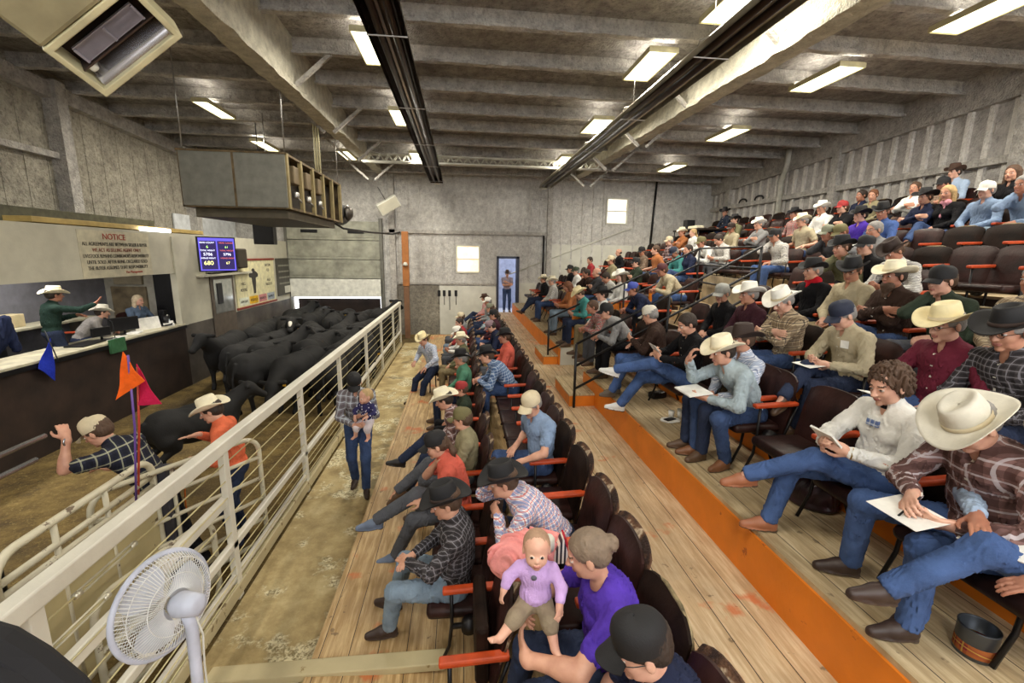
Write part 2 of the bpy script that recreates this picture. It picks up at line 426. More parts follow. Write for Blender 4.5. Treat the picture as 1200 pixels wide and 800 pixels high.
# right wall
RW = MB().box((BX1, BY0, FZ), (BX1+.2, BY1+.2, 7)); RW.cur = 1; ribs_x(BX1, BY0, BY1, 2.2, 6.6, .40, .10, .07, RW)
struct('wall_right', RW, [foam_mat('sprayed_right_wall', hexc('a5a09e'), hexc('d8d4d0'), dk=.2, dark=(.25, .24, .23)), foam_mat('sprayed_right_rib', hexc('d8d4ce'), hexc('f2eee8'), dk=.1, dark=(.4, .38, .35))])
z = lambda y: roofz(y)-.62
struct('trim_eave', MB().raw([(BX1-.16, BY0, z(BY0)), (BX1, BY0, z(BY0)), (BX1, BY1, z(BY1)), (BX1-.16, BY1, z(BY1)), (BX1-.22, BY0, z(BY0)+.62), (BX1, BY0, z(BY0)+.62), (BX1, BY1, z(BY1)+.62), (BX1-.22, BY1, z(BY1)+.62)],
       [(0, 3, 2, 1), (4, 5, 6, 7), (0, 1, 5, 4), (2, 3, 7, 6), (0, 4, 7, 3)]), M_purl)
struct('trim_girt', MB().box((BX1-.16, BY0, 4.16), (BX1, BY1, 4.30)), M_purl)
for y in (16.8, 11.8, 7.6, 3.4): struct('trim_wall_post', MB().box((BX1-.2, y-.12, 2.3), (BX1, y+.12, roofz(y)-.3)), M_purl)
# back wall with openings: window 1, window 2, door, big ring door
def pxz(px, py): p = ony(px, py, BY1); return p[0], p[2]
w1 = (*pxz(536, 318), *pxz(561, 289)); w2 = (*pxz(711, 261), *pxz(735, 234)); dr = (pxz(584, 367)[0], 0.0, pxz(605, 303)[0], pxz(595, 303)[1])
ringdoor = (-6.45, FZ, -3.15, .62)
holes = [w1, w2, dr, ringdoor]
xs = sorted({BX0, BX1, *[h[0] for h in holes], *[h[2] for h in holes]}); zs = sorted({FZ, 6.2, *[h[1] for h in holes], *[h[3] for h in holes]})
bw = MB()
for i in range(len(xs)-1):
    for j in range(len(zs)-1):
        cx, cz = (xs[i]+xs[i+1])/2, (zs[j]+zs[j+1])/2
        if not any(h[0] < cx < h[2] and h[1] < cz < h[3] for h in holes): bw.box((xs[i], BY1, zs[j]), (xs[i+1], BY1+.15, zs[j+1]))
def clearrib(x, za, zb):
    for h in holes:
        if h[0]-.1 < x < h[2]+.1 and not (zb < h[1] or za > h[3]): return False
    return True
x = -2.9
while x < BX1:
    if clearrib(x, 1.4, 5.4): bw.box((x, BY1-.045, 1.4), (x+.06, BY1, 5.5))
    x += .43
struct('wall_back', bw, M_foam)
for i, h in enumerate((w1, w2)):
    f = MB(); a, b_, c_, d_ = h; t_ = .06
    f.box((a-t_, BY1-.05, b_-t_), (a, BY1+.05, d_+t_)).box((c_, BY1-.05, b_-t_), (c_+t_, BY1+.05, d_+t_)).box((a, BY1-.05, b_-t_), (c_, BY1+.05, b_)).box((a, BY1-.05, d_), (c_, BY1+.05, d_+t_)).box((a, BY1-.03, (b_+d_)/2-.02), (c_, BY1+.03, (b_+d_)/2+.02))
    o = struct('window_%d' % (i+1), f, M_white, 'small square sash window glowing with daylight on the back wall')
    m, nt, b = newmat('pane_glow_%d' % i); g = N(nt, 'ShaderNodeNewGeometry').outputs['Position']
    b.inputs['Base Color'].default_value = (.9, .8, .6, 1) if i == 0 else (.9, .86, .74, 1); b.inputs['Roughness'].default_value = .8
    nt.links.new(ramp(nt, noise(nt, 2.5, 3, g), [(.4, (1, .62, .3)), (.6, (1, .86, .55))] if i == 0 else [(.4, (1, .85, .6)), (.6, (1, .95, .8))]), b.inputs['Emission Color']); b.inputs['Emission Strength'].default_value = .95  # daylight is put into the pane as its own emission
    MB().box((a, BY1+.03, b_), (c_, BY1+.05, d_)).build('pane', m, o)
# doorway frame and what shows beyond it
a, b_, c_, d_ = dr
M_blue = mat('dark_blue_door_paint', hexc('2b3046'), .4)
struct('door_1', MB().box((a-.09, BY1-.08, 0), (a, BY1+.16, d_+.09)).box((c_, BY1-.08, 0), (c_+.12, BY1+.16, d_+.09)).box((a-.09, BY1-.08, d_), (c_+.12, BY1+.16, d_+.09)), M_blue, 'dark blue door frame in the back wall')
struct('wall_beyond_door', MB().box((a-.6, BY1+1.6, -.2), (c_+.6, BY1+1.7, d_+.4)), mat('pale_blue_hall', hexc('7d86a4'), .6))
struct('floor_beyond_door', MB().box((a-.6, BY1, -.2), (c_+.6, BY1+1.6, -.005)), mat('grey_hall_floor', hexc('8b8f9c'), .6))
# wainscots and pipes on the back wall
struct('trim_wainscot', MB().box((-.85, BY1-.035, -.9), (a-.1, BY1, 1.06)), M_white)
struct('trim_wainscot', MB().box((c_+.13, BY1-.035, 0), (3.0, BY1, 1.2)), M_white)
struct('trim_wainscot', MB().box((3.55, BY1-.03, 0), (8.8, BY1, 2.75)), M_white)
struct('trim_column', MB().box((3.42, BY1-.14, 0), (3.62, BY1, 5.4)), M_purl)
struct('trim_column', MB().box((-2.72, BY1-.14, -.9), (-2.5, BY1, 5.4)), M_purl)
struct('trim_girt', MB().box((-2.9, BY1-.14, 3.08), (3.4, BY1, 3.21)).box((-2.6, BY1-.07, 1.12), (a-.15, BY1, 1.19)), M_purl)
struct('trim_pipe', MB().tube([(7.75, BY1-.06, 2.8), (7.85, BY1-.06, 5.4)], .045, 8), M_black)
struct('trim_pipe', MB().tube([(3.3, BY1-.06, 1.3), (3.3, BY1-.06, 3.1)], .035, 8), M_black)
struct('trim_sprinkler_pipe', MB().tube([(1.95, BY1-.05, 1.55), (6.9, BY1-.05, 3.45)], .022, 6), M_white)
struct('trim_weathered_boards', MB().box((-2.55, BY1-.03, -.9), (-.86, BY1, 1.1)), foam_mat('weathered_boards', hexc('8b8578'), hexc('b4ad9c'), 9, dk=.6))
# overhead door of the ring
od = MB(); xa, xb = -6.5, -3.1
for k in range(3):
    z0 = 1.33+k*.72; od.box((xa, BY1-.12, z0), (xb, BY1-.06, z0+.70), bev=.01)
    for q in range(2): od.box((xa+.15+q*1.7, BY1-.135, z0+.1), (xa+1.55+q*1.7, BY1-.12, z0+.6), bev=.006)
o = struct('door_2', od, mat('overhead_door_steel', hexc('a5a596'), .5, .2, var=.2, scale=3), 'raised sectional overhead door above the ring entrance')
for q in (0, 1): MB().box((xa+.55+q*1.7, BY1-.16, 3.02), (xa+1.15+q*1.7, BY1-.13, 3.14), bev=.012).build('vision_panel', M_black, o)
struct('trim_white_header', MB().box((xa, BY1-.16, .62), (xb+.05, BY1-.04, 1.3), bev=.01), mat('white_header', hexc('e6e6dc'), .5))
struct('trim_door_jamb', MB().box((xb, BY1-.16, FZ), (xb+.12, BY1, 3.6)).box((xa-.05, BY1-.16, FZ), (xa+.04, BY1, 3.5)), mat('galvanised_jamb', hexc('77766e'), .5, .4))
# chute beyond the ring door: dark panel added to stand for its dim inside
struct('wall_dim_backing', MB().box((-6.40, BY1+.4, FZ), (-3.24, BY1+.46, .50)), M_brownwall)
struct('wall_chute_side', MB().box((-7.6, BY1+.15, FZ), (-7.5, BY1+2.4, 1.5)).box((-3.0, BY1+.15, FZ), (-2.9, BY1+2.4, 1.5)), M_brownwall)
# left wall and rear wall of the hall
LWm = MB().box((BX0-.2, BY0, FZ), (BX0, BY1+.2, 7)); ribs_x(BX0, BY0, BY1, 2.7, 6, .5, .04, .012, LWm, 1)
struct('wall_left', LWm, M_leftwall)
for y in (2.2, 6.6, 10.75, 15.2): struct('trim_wall_post', MB().box((BX0, y-.13, 2.5), (BX0+.28, y+.13, roofz(y)-.2)), M_purl)
struct('trim_girt', MB().box((BX0, BY0, 4.1), (BX0+.16, 10.7, 4.22)), M_purl)
z2 = lambda y: roofz(y)-.55
struct('trim_eave', MB().raw([(BX0, BY0, z2(BY0)), (BX0+.2, BY0, z2(BY0)), (BX0+.2, BY1, z2(BY1)), (BX0, BY1, z2(BY1)), (BX0, BY0, z2(BY0)+.3), (BX0+.2, BY0, z2(BY0)+.3), (BX0+.2, BY1, z2(BY1)+.3), (BX0, BY1, z2(BY1)+.3)],
       [(0, 3, 2, 1), (4, 5, 6, 7), (0, 1, 5, 4), (2, 3, 7, 6), (1, 2, 6, 5)]), M_purl)
wf = MB().box((BX0-.2, BY0-.2, FZ), (BX1+.2, BY0, 2.75)).box((BX0-.2, BY0-.2, 5.85), (BX1+.2, BY0, 7))  # middle band left open, added for the front fill light
wf.box((BX0-.2, BY0-.2, 2.75), (-2.4, BY0, 5.85))
for k in range(2, 7): wf.box((BX0-.2+k*3.1, BY0-.2, 2.75), (BX0+.1+k*3.1, BY0, 5.85))
struct('wall_front', wf, M_foam)
# auction booth ------------------------------------------------------
BW = -6.5
struct('wall_ring', MB().box((BW-.08, -3, FZ), (BW, 11.2, .56)), M_brownwall, 'dark plywood ring wall below the auction counter')
struct('wall_ring_far', MB().box((BW-.08, 11.2, FZ), (BW, 17.9, .56)), mat('ring_wall_grey', hexc('5c5650'), .6, var=.3, scale=2))
M_ctop = mat('counter_top', hexc('c9c2a8'), .45, var=.2, scale=4)
struct('trim_counter', MB().box((BW-.62, -3, .56), (BW+.05, 11.15, .61), bev=.012), M_ctop)
struct('trim_counter_edge', MB().box((BW+.03, -3, .50), (BW+.065, 11.15, .57)), M_black)
struct('floor_booth', MB().box((BX0, -3, FZ), (BW-.09, 11.6, -.1)), mat('booth_floor', hexc('6a6258'), .7))
fas = MB().box((BW-.06, -3, 1.78), (BW, 11.2, 2.68)); struct('wall_booth_fascia', fas, M_cream, 'long cream painted fascia above the auction counter')
struct('ceiling_booth', MB().box((BX0, -3, 2.62), (BW-.06, 11.5, 2.68)), M_cream)
struct('trim_booth_roof_beam', MB().box((BX0, -3, 2.69), (BW-.5, 11.4, 2.95)), mat('old_green_beam', hexc('5d5c48'), .7, var=.25))
struct('trim_booth_plank', MB().box((BW-.55, 7.9, 2.70), (BW-.1, 12.6, 2.79), bev=.01), mat('raw_yellow_plank', hexc('b39a5c'), .7))
struct('wall_booth_inner', MB().box((BX0, -3, -.1), (BX0+.05, 11.4, 2.62)), mat('booth_grey_wall', hexc('74747c'), .7))
M_panel = mat('booth_end_panelling', hexc('786a52'), .6, var=.3, scale=4)
struct('wall_booth_end', MB().box((BX0, 11.4, -.1), (BW-.06, 11.5, 2.62)), mat('booth_end_paint', hexc('a09c90'), .6))
o = struct('door_3', MB().box((-8.1, 11.34, -.1), (-7.35, 11.4, 1.45), bev=.01), M_panel, 'brown panelled door at the end of the auction booth')
MB().box((-8.0, 11.32, 1.5), (-7.4, 11.4, 1.85), bev=.01).build('header_panel', mat('dusty_header', hexc('8f8570'), .7), o)
struct('door_4', MB().box((-7.15, 11.33, -.1), (-6.75, 11.4, 2.0)), M_black, 'black doorway leaf beside the end panelling')
struct('wall_ring_upper', MB().box((BW-.06, 11.2, .56), (BW, 17.9, 2.68)), M_cream)
struct('trim_booth_post', MB().box((BW-.1, 11.05, .56), (BW+.03, 11.3, 2.6)), M_cream)
struct('floor_booth_dais', MB().box((-7.75, 5.5, -.1), (-6.75, 9.0, .03)), mat('booth_floor', hexc('6a6258'), .7))
# lower bright plastic sheeting seen above the far ring wall
struct('trim_plastic_sheet', MB().box((BX0+.02, 14.3, 2.75), (BX0+.06, 17.9, 3.35)), mat('white_plastic_sheet', hexc('dfe3e6'), .35))
# ================================================================== SCULPTING ENGINE (signed distance + surface nets)
def nrm(v): v = np.array(v, float); return v/(np.linalg.norm(v)+1e-9)
def frame_xz(f, u):
    """columns x=f, y=left, z=up"""
    f = nrm(f); y = nrm(np.cross(u, f)); z = np.cross(f, y); return np.array([f, y, z]).T
class Sdf:
    def __init__(s): s.p = []
    def cone(s, a, b, r1, r2, k=.03, op='u', wr=0, fr=130):
        a = np.array(a, float); b = np.array(b, float); R = max(r1, r2)
        s.p.append(('c', np.minimum(a, b)-R, np.maximum(a, b)+R, k, op, (a, b, r1, r2, wr, fr))); return s
    def ell(s, c, r, R=None, k=.03, op='u', wr=0, fr=110):
        c = np.array(c, float); r = np.array(r, float)
        e = r if R is None else np.abs(np.array(R)) @ r
        s.p.append(('e', c-e, c+e, k, op, (c, r, R, wr, fr))); return s
    def sph(s, c, r, k=.03, op='u'): return s.ell(c, (r, r, r), None, k, op)
    def cut(s, lo, hi, p0, n):
        """inside the box lo..hi keep only the side of the plane through p0 that n points away from"""
        s.p.append(('h', np.array(lo, float), np.array(hi, float), 0, 'h', (np.array(p0, float), nrm(n)))); return s
    def field(s, h):
        u = [q for q in s.p if q[4] == 'u']
        lo = np.min([q[1] for q in u], 0)-3*h-.012; hi = np.max([q[2] for q in u], 0)+3*h+.012
        n = np.ceil((hi-lo)/h).astype(int)+1
        g = np.full(n, .3, np.float32)
        ax = [(lo[i]+h*np.arange(n[i])).astype(np.float32) for i in range(3)]
        for typ, a, b, k, op, q in s.p:
            m = k+2*h+.01
            i0 = np.clip(((a-m-lo)/h).astype(int), 0, n); i1 = np.clip(((b+m-lo)/h).astype(int)+2, 0, n)
            if np.any(i1 <= i0): continue
            sl = tuple(slice(i0[i], i1[i]) for i in range(3))
            X = ax[0][sl[0]][:, None, None]; Y = ax[1][sl[1]][None, :, None]; Z = ax[2][sl[2]][None, None, :]
            sub = g[sl]
            if typ == 'h':
                p0, nn = q; d = (X-p0[0])*nn[0]+(Y-p0[1])*nn[1]+(Z-p0[2])*nn[2]; g[sl] = np.maximum(sub, d); continue
            if typ == 'c':
                A, B, r1, r2, wr, fr = q; ba = B-A; L2 = float(ba @ ba)+1e-9
                t = np.clip(((X-A[0])*ba[0]+(Y-A[1])*ba[1]+(Z-A[2])*ba[2])/L2, 0, 1)
                d = np.sqrt((X-A[0]-t*ba[0])**2+(Y-A[1]-t*ba[1])**2+(Z-A[2]-t*ba[2])**2)-(r1+(r2-r1)*t)
            else:
                c, r, R, wr, fr = q
                x, y, z = X-c[0], Y-c[1], Z-c[2]
                if R is not None:
                    x, y, z = R[0][0]*x+R[1][0]*y+R[2][0]*z, R[0][1]*x+R[1][1]*y+R[2][1]*z, R[0][2]*x+R[1][2]*y+R[2][2]*z
                k0 = np.sqrt((x/r[0])**2+(y/r[1])**2+(z/r[2])**2); k1 = np.sqrt((x/r[0]**2)**2+(y/r[1]**2)**2+(z/r[2]**2)**2)+1e-6
                d = k0*(k0-1)/k1
            if wr: d = d+wr*np.sin(fr*.5*(Z+.5*np.sin(fr*.17*X)+.4*np.sin(fr*.21*Y)))*np.sin(fr*.28*(X+Y+.6*Z)+1.3)
            d = d.astype(np.float32)
            if op == 'u':
                if k > 0:
                    hh = np.maximum(k-np.abs(sub-d), 0)/k; g[sl] = np.minimum(sub, d)-hh*hh*k*.25
                else: g[sl] = np.minimum(sub, d)
            else:
                hh = np.maximum(k-np.abs(sub+d), 0)/max(k, 1e-6); g[sl] = np.maximum(sub, -d)+hh*hh*k*.25
        return g, lo
    def mesh(s, name, h, mats, region=None):
        g, lo = s.field(h); V, F = nets(g, lo, h)
        return npmesh(name, V, F, mats, region)
def nets(g, lo, h):
    sgn = g < 0
    c = np.zeros([x-1 for x in g.shape], np.int8)
    for i in (0, 1):
        for j in (0, 1):
            for k in (0, 1): c += sgn[i:i+c.shape[0], j:j+c.shape[1], k:k+c.shape[2]]
    act = (c > 0) & (c < 8); idx = np.argwhere(act)
    ids = np.full(act.shape, -1, np.int32); ids[act] = np.arange(len(idx))
    pos = np.zeros((len(idx), 3)); cnt = np.zeros(len(idx))
    cor = {o: g[idx[:, 0]+o[0], idx[:, 1]+o[1], idx[:, 2]+o[2]] for o in [(a, b, d) for a in (0, 1) for b in (0, 1) for d in (0, 1)]}
    for ax in range(3):
        for a in (0, 1):
            for b in (0, 1):
                o0 = [0, 0, 0]; oth = [q for q in range(3) if q != ax]; o0[oth[0]] = a; o0[oth[1]] = b
                o1 = list(o0); o1[ax] = 1
                v0, v1 = cor[tuple(o0)], cor[tuple(o1)]; m = (v0 < 0) != (v1 < 0)
                t = v0[m]/(v0[m]-v1[m]); p = np.tile(np.array(o0, float), (m.sum(), 1)); p[:, ax] = t
                pos[m] += p; cnt[m] += 1
    V = (idx+pos/cnt[:, None])*h+lo
    F = []
    for ax in range(3):
        sa = [slice(None)]*3; sb = [slice(None)]*3; sa[ax] = slice(0, -1); sb[ax] = slice(1, None)
        A = sgn[tuple(sa)]; B = sgn[tuple(sb)]; e = np.argwhere(A != B)
        o = [q for q in range(3) if q != ax]
        e = e[(e[:, o[0]] > 0) & (e[:, o[1]] > 0)]
        e = e[(e[:, o[0]] < act.shape[o[0]]) & (e[:, o[1]] < act.shape[o[1]])]
        def cell(da, db):
            q = e.copy(); q[:, o[0]] -= da; q[:, o[1]] -= db; return ids[q[:, 0], q[:, 1], q[:, 2]]
        quad = np.stack([cell(1, 1), cell(0, 1), cell(0, 0), cell(1, 0)], 1)
        inside_first = A[e[:, 0], e[:, 1], e[:, 2]]
        flip = inside_first if ax == 1 else ~inside_first
        quad[flip] = quad[flip][:, ::-1]
        F.append(quad)
    F = np.concatenate(F); F = F[(F >= 0).all(1)]
    return V, F
def npmesh(name, V, F, mats, region=None):
    me = bpy.data.meshes.new(name); me.vertices.add(len(V)); me.vertices.foreach_set('co', V.astype(np.float32).ravel())
    me.loops.add(F.size); me.loops.foreach_set('vertex_index', F.astype(np.int32).ravel())
    me.polygons.add(len(F)); me.polygons.foreach_set('loop_start', np.arange(0, F.size, 4, dtype=np.int32))
    try: me.polygons.foreach_set('loop_total', np.full(len(F), 4, np.int32))
    except Exception: pass
    me.polygons.foreach_set('use_smooth', np.ones(len(F), bool))
    for m in mats: me.materials.append(m)
    if region is not None: me.polygons.foreach_set('material_index', region(V[F].mean(1)).astype(np.int32))
    me.update(calc_edges=True); me.validate(); return me

# ================================================================== PEOPLE
def ik(a, t, l1, l2, pole):
    a = np.array(a, float); t = np.array(t, float); d = t-a; L = np.linalg.norm(d); L = max(.08, min(L, l1+l2-.004)); d = nrm(t-a)
    x = (l1*l1-l2*l2+L*L)/(2*L); h = math.sqrt(max(0, l1*l1-x*x)); pole = np.array(pole, float); pp = nrm(pole-d*np.dot(pole, d))
    return a+d*x+pp*h, a+d*L
ARMS = {   # wrist targets (left, right), palm facing, curl
    'lap': dict(w=((.25, .07, .62), (.25, -.07, .62)), n=((0, -.4, -1), (0, .4, -1)), curl=.5, pole=((-.3, 1, -.6), (-.3, -1, -.6))),
    'read': dict(w=((.31, .12, .70), (.33, -.08, .72)), n=((-.2, -1, .3), (-.2, 1, .3)), curl=.8, pole=((-.3, 1, -.8), (-.3, -1, -.8)), d=((.6, -.5, .1), (.6, .45, .1))),
    'cross': dict(w=((.22, -.10, .80), (.24, .10, .84)), n=((-1, 0, 0), (-1, 0, 0)), curl=.3, pole=((.2, 1, -.7), (.2, -1, -.7)), d=((0, -1, .1), (0, 1, 0))),
    'chin': dict(w=((.24, .04, .64), (.20, -.05, 1.03)), n=((0, -.4, -1), (-1, 0, .4)), curl=.8, pole=((-.3, 1, -.6), (.4, -.6, -1)), d=((1, -.3, -.1), (-.3, .2, 1))),
    'elbows': dict(w=((.52, .05, .66), (.52, -.05, .66)), n=((0, -1, 0), (0, 1, 0)), curl=.7, pole=((-.2, 1, -1), (-.2, -1, -1)), d=((.8, -.5, -.3), (.8, .5, -.3))),
    'rest': dict(w=((.20, .29, .66), (.18, -.29, .66)), n=((0, 0, -1), (0, 0, -1)), curl=.4, pole=((-1, .5, -.5), (-1, -.5, -.5))),
}
LEGS = {   # ankle targets, knee poles, foot directions
    'flat': dict(a=((.42, .14, .10), (.44, -.13, .10)), pole=((1, .2, 1), (1, -.2, 1)), f=((1, .25, 0), (1, -.2, 0))),
    'out': dict(a=((.72, .14, .11), (.62, -.16, .10)), pole=((.3, .2, 1), (.3, -.2, 1)), f=((1, .3, .5), (1, -.3, .15))),
    'four': dict(a=((.45, .13, .10), (.46, .10, .60)), pole=((1, .1, 1), (.4, -1, .25)), f=((1, .1, 0), (.35, .9, .25))),
    'over': dict(a=((.50, .03, .10), (.72, .12, .42)), pole=((1, .3, 1), (.5, -.1, 1)), f=((1, .1, 0), (.8, .2, -.5))),
    'tuck': dict(a=((.24, .13, .10), (.32, -.13, .10)), pole=((1, .2, 1), (1, -.2, 1)), f=((1, .2, .1), (1, -.2, 0))),
}
def human(P):
    """returns joint data for a pose"""
    J = {}; hz = P.get('hz', .50); lean = P.get('lean', 0.); curl = P.get('slump', .22); tw = P.get('twist', 0.); yaw = P.get('yaw', 0.)
    k = P.get('k', 1.0)
    H = np.array([P.get('hx', 0.), 0, hz])
    def up(l, side=P.get('side', 0.)): v = Rz(yaw) @ np.array([math.sin(l), -side, math.cos(l)]); return nrm(v)
    W = H+.19*up(lean); C = W+.17*up(lean+curl*.5); Nn = C+.145*up(lean+curl)
    J.update(H=H, W=W, C=C, N=Nn, upc=up(lean+curl*.6), upw=up(lean))
    Rc = frame_xz(Rz(yaw+tw) @ np.array([math.cos(lean+curl*.6), 0, -math.sin(lean+curl*.6)]), J['upc']); J['Rc'] = Rc
    Rw = frame_xz(Rz(yaw) @ np.array([math.cos(lean), 0, -math.sin(lean)]), J['upw']); J['Rw'] = Rw
    hp, hyaw, hroll = P.get('hp', .1), P.get('hyaw', 0.), P.get('hroll', 0.)
    J['Rh'] = Rz(yaw+tw+hyaw) @ Ry(hp) @ Rx(hroll)
    nk = nrm(J['Rh'] @ np.array([.12, 0, 1])*.5+up(lean+curl)*.6+np.array([0, 0, .3]))
    J['hc'] = Nn+nk*.125+J['Rh'] @ np.array([.028, 0, .035])
    sw = P.get('sw', .175)
    A = ARMS[P['arms']] if isinstance(P['arms'], str) else P['arms']
    L = LEGS[P['legs']] if isinstance(P['legs'], str) else P['legs']
    for i, s_ in enumerate((1, -1)):
        sh = Nn+Rc @ np.array([-.012, s_*sw, -.055+P.get('shr', 0)])
        base = Rz(yaw) if not P.get('absarms') else np.eye(3)
        wt = base @ np.array(A['w'][i]); wt = np.array([wt[0]+H[0], wt[1], wt[2]+(hz-.5 if not P.get('absarms') else 0)])
        e, wr = ik(sh, wt, P.get('ua', .285), P.get('fa', .255), base @ np.array(A['pole'][i]))
        dd = base @ np.array(A['d'][i]) if 'd' in A else wr-e
        J['arm%d' % i] = (sh, e, wr, nrm(dd), nrm(base @ np.array(A['n'][i])), A['curl'][i] if isinstance(A['curl'], tuple) else A['curl'])
        hj = H+Rz(yaw) @ np.array([0, s_*.088, 0])
        kn, an = ik(hj, Rz(P.get('lyaw', 0)) @ np.array(L['a'][i])+np.array([H[0]*1.0, 0, 0]), .43, .42, L['pole'][i])
        J['leg%d' % i] = (hj, kn, an, nrm(Rz(P.get('lyaw', 0)) @ np.array(L['f'][i])))
    return J
def add_head(s, hc, R, fem=False, k=1.0, baby=False):
    def p(x, y, z): return hc+R @ (np.array([x, y, z])*k)
    def e(x, y, z, a, b, c, kk=.02, op='u', RR=None): s.ell(p(x, y, z), np.array([a, b, c])*k, R if RR is None else R @ RR, kk, op)
    if baby:
        e(-.012, 0, .035, .098, .083, .085); e(.02, 0, -.03, .07, .066, .062); e(.045, .03, -.04, .026, .026, .024); e(.045, -.03, -.04, .026, .026, .024); e(.068, 0, -.075, .018, .02, .014)
    else:
        e(-.014, 0, .042, .100, .078, .080); e(.022, 0, -.028, .070, .060, .078); e(.05, .032, -.022, .026, .022, .026, .02); e(.05, -.032, -.022, .026, .022, .026, .02)
        e(.068, 0, -.094, .021, .022 if not fem else .017, .017); e(.02, .04, -.075, .04, .016, .02); e(.02, -.04, -.075, .04, .016, .02)
        e(.080, 0, .030, .014, .048, .009, .012)
    for y in (.031, -.031): e(.096, y, .010 if not baby else .0, .014, .018, .011, .012, 's')
    for y in (.031, -.031): e(.080 if not baby else .078, y, .009 if not baby else -.002, .0125, .0145, .0110, .003)
    if baby: s.cone(p(.080, 0, -.01), p(.092, 0, -.026), .006*k, .0095*k, .012)
    else:
        s.cone(p(.088, 0, .018), p(.112, 0, -.024), .007*k, .0125*k, .012); e(.098, .011, -.027, .010, .008, .007, .006); e(.098, -.011, -.027, .010, .008, .007, .006)
    e(.090, 0, -.052, .010, .022, .0055, .006); e(.088, 0, -.062, .010, .019, .006, .005)
    for y in (.080, -.080): e(-.008, y, -.002, .019, .008, .032, .008); 
def face_region(hc, R, k=1.0, ez=.009, ir=.0068, brow=True):
    def reg(c):
        q = ((c-hc) @ R)/k; m = np.zeros(len(c), int)
        for y in (.031, -.031):
            d = np.sqrt((q[:, 1]-y)**2/.0145**2+(q[:, 2]-ez)**2/.0075**2); sel = (q[:, 0] > .074) & (d < 1); m[sel] = 1
            d2 = np.sqrt((q[:, 1]-y)**2+(q[:, 2]-ez)**2); m[(q[:, 0] > .07) & (d2 < ir)] = 2
            b = brow & (np.abs(q[:, 1]-y) < .016) & (np.abs(q[:, 2]-.0335+6*(np.abs(q[:, 1])-.030)**2) < .0030) & (q[:, 0] > .06); m[b] = 4
        lp = (q[:, 0] > .078) & (np.abs(q[:, 1]) < .021) & (q[:, 2] < -.047) & (q[:, 2] > -.067); m[lp] = 3
        return m
    return reg
def add_hand(s, w_, d, n, side, curl, rmin=.0075, k=1.0):
    """side=+1 left hand; thumb on the side cross(n,d)*side"""
    d = nrm(d); n = nrm(n-d*np.dot(n, d)); t = np.cross(n, d)*side*-1
    def p(a, b, c): return w_+(d*a+t*b+n*c)*k
    R = np.array([d, t, n]).T
    s.cone(w_-d*.02, p(.02, 0, 0), .026*k, .027*k, .02)
    s.ell(p(.048, 0, 0), np.array([.046, .039, .0165])*k, R, .015)
    for j, (b, L) in enumerate(((.029, .92), (.010, 1.0), (-.010, .94), (-.028, .76))):
        a = curl*(.75+.1*j); q = p(.082, b, .002); ang = a*.55
        for si, (ll, r1, r2) in enumerate(((.040, .0095, .0088), (.026, .0088, .008), (.020, .008, .0068))):
            dv = d*math.cos(ang)+n*math.sin(ang)+t*(b*1.2); e_ = q+nrm(dv)*ll*L*k
            s.cone(q, e_, max(rmin, r1)*k, max(rmin, r2)*k, .004); q = e_; ang += a*.85
    q = p(.018, .030, .004); e1 = q+nrm(d*.65+t*.75+n*.25)*.042*k; e2 = e1+nrm(d*.85+t*.25+n*.5*curl)*.030*k; e3 = e2+nrm(d*.9-t*.1+n*.7*curl)*.022*k
    s.cone(q, e1, .0145*k, .0115*k, .01); s.cone(e1, e2, max(rmin, .0105)*k, max(rmin, .0095)*k, .004); s.cone(e2, e3, max(rmin, .0095)*k, max(rmin, .008)*k, .004)
M_eyew = mat('eye_white', (.62, .58, .54), .3); M_iris = mat('iris', (.03, .02, .015), .2); M_lip = mat('lips', (.42, .16, .13), .5); M_brow = mat('brow', (.07, .045, .03), .9)
VAR = {}
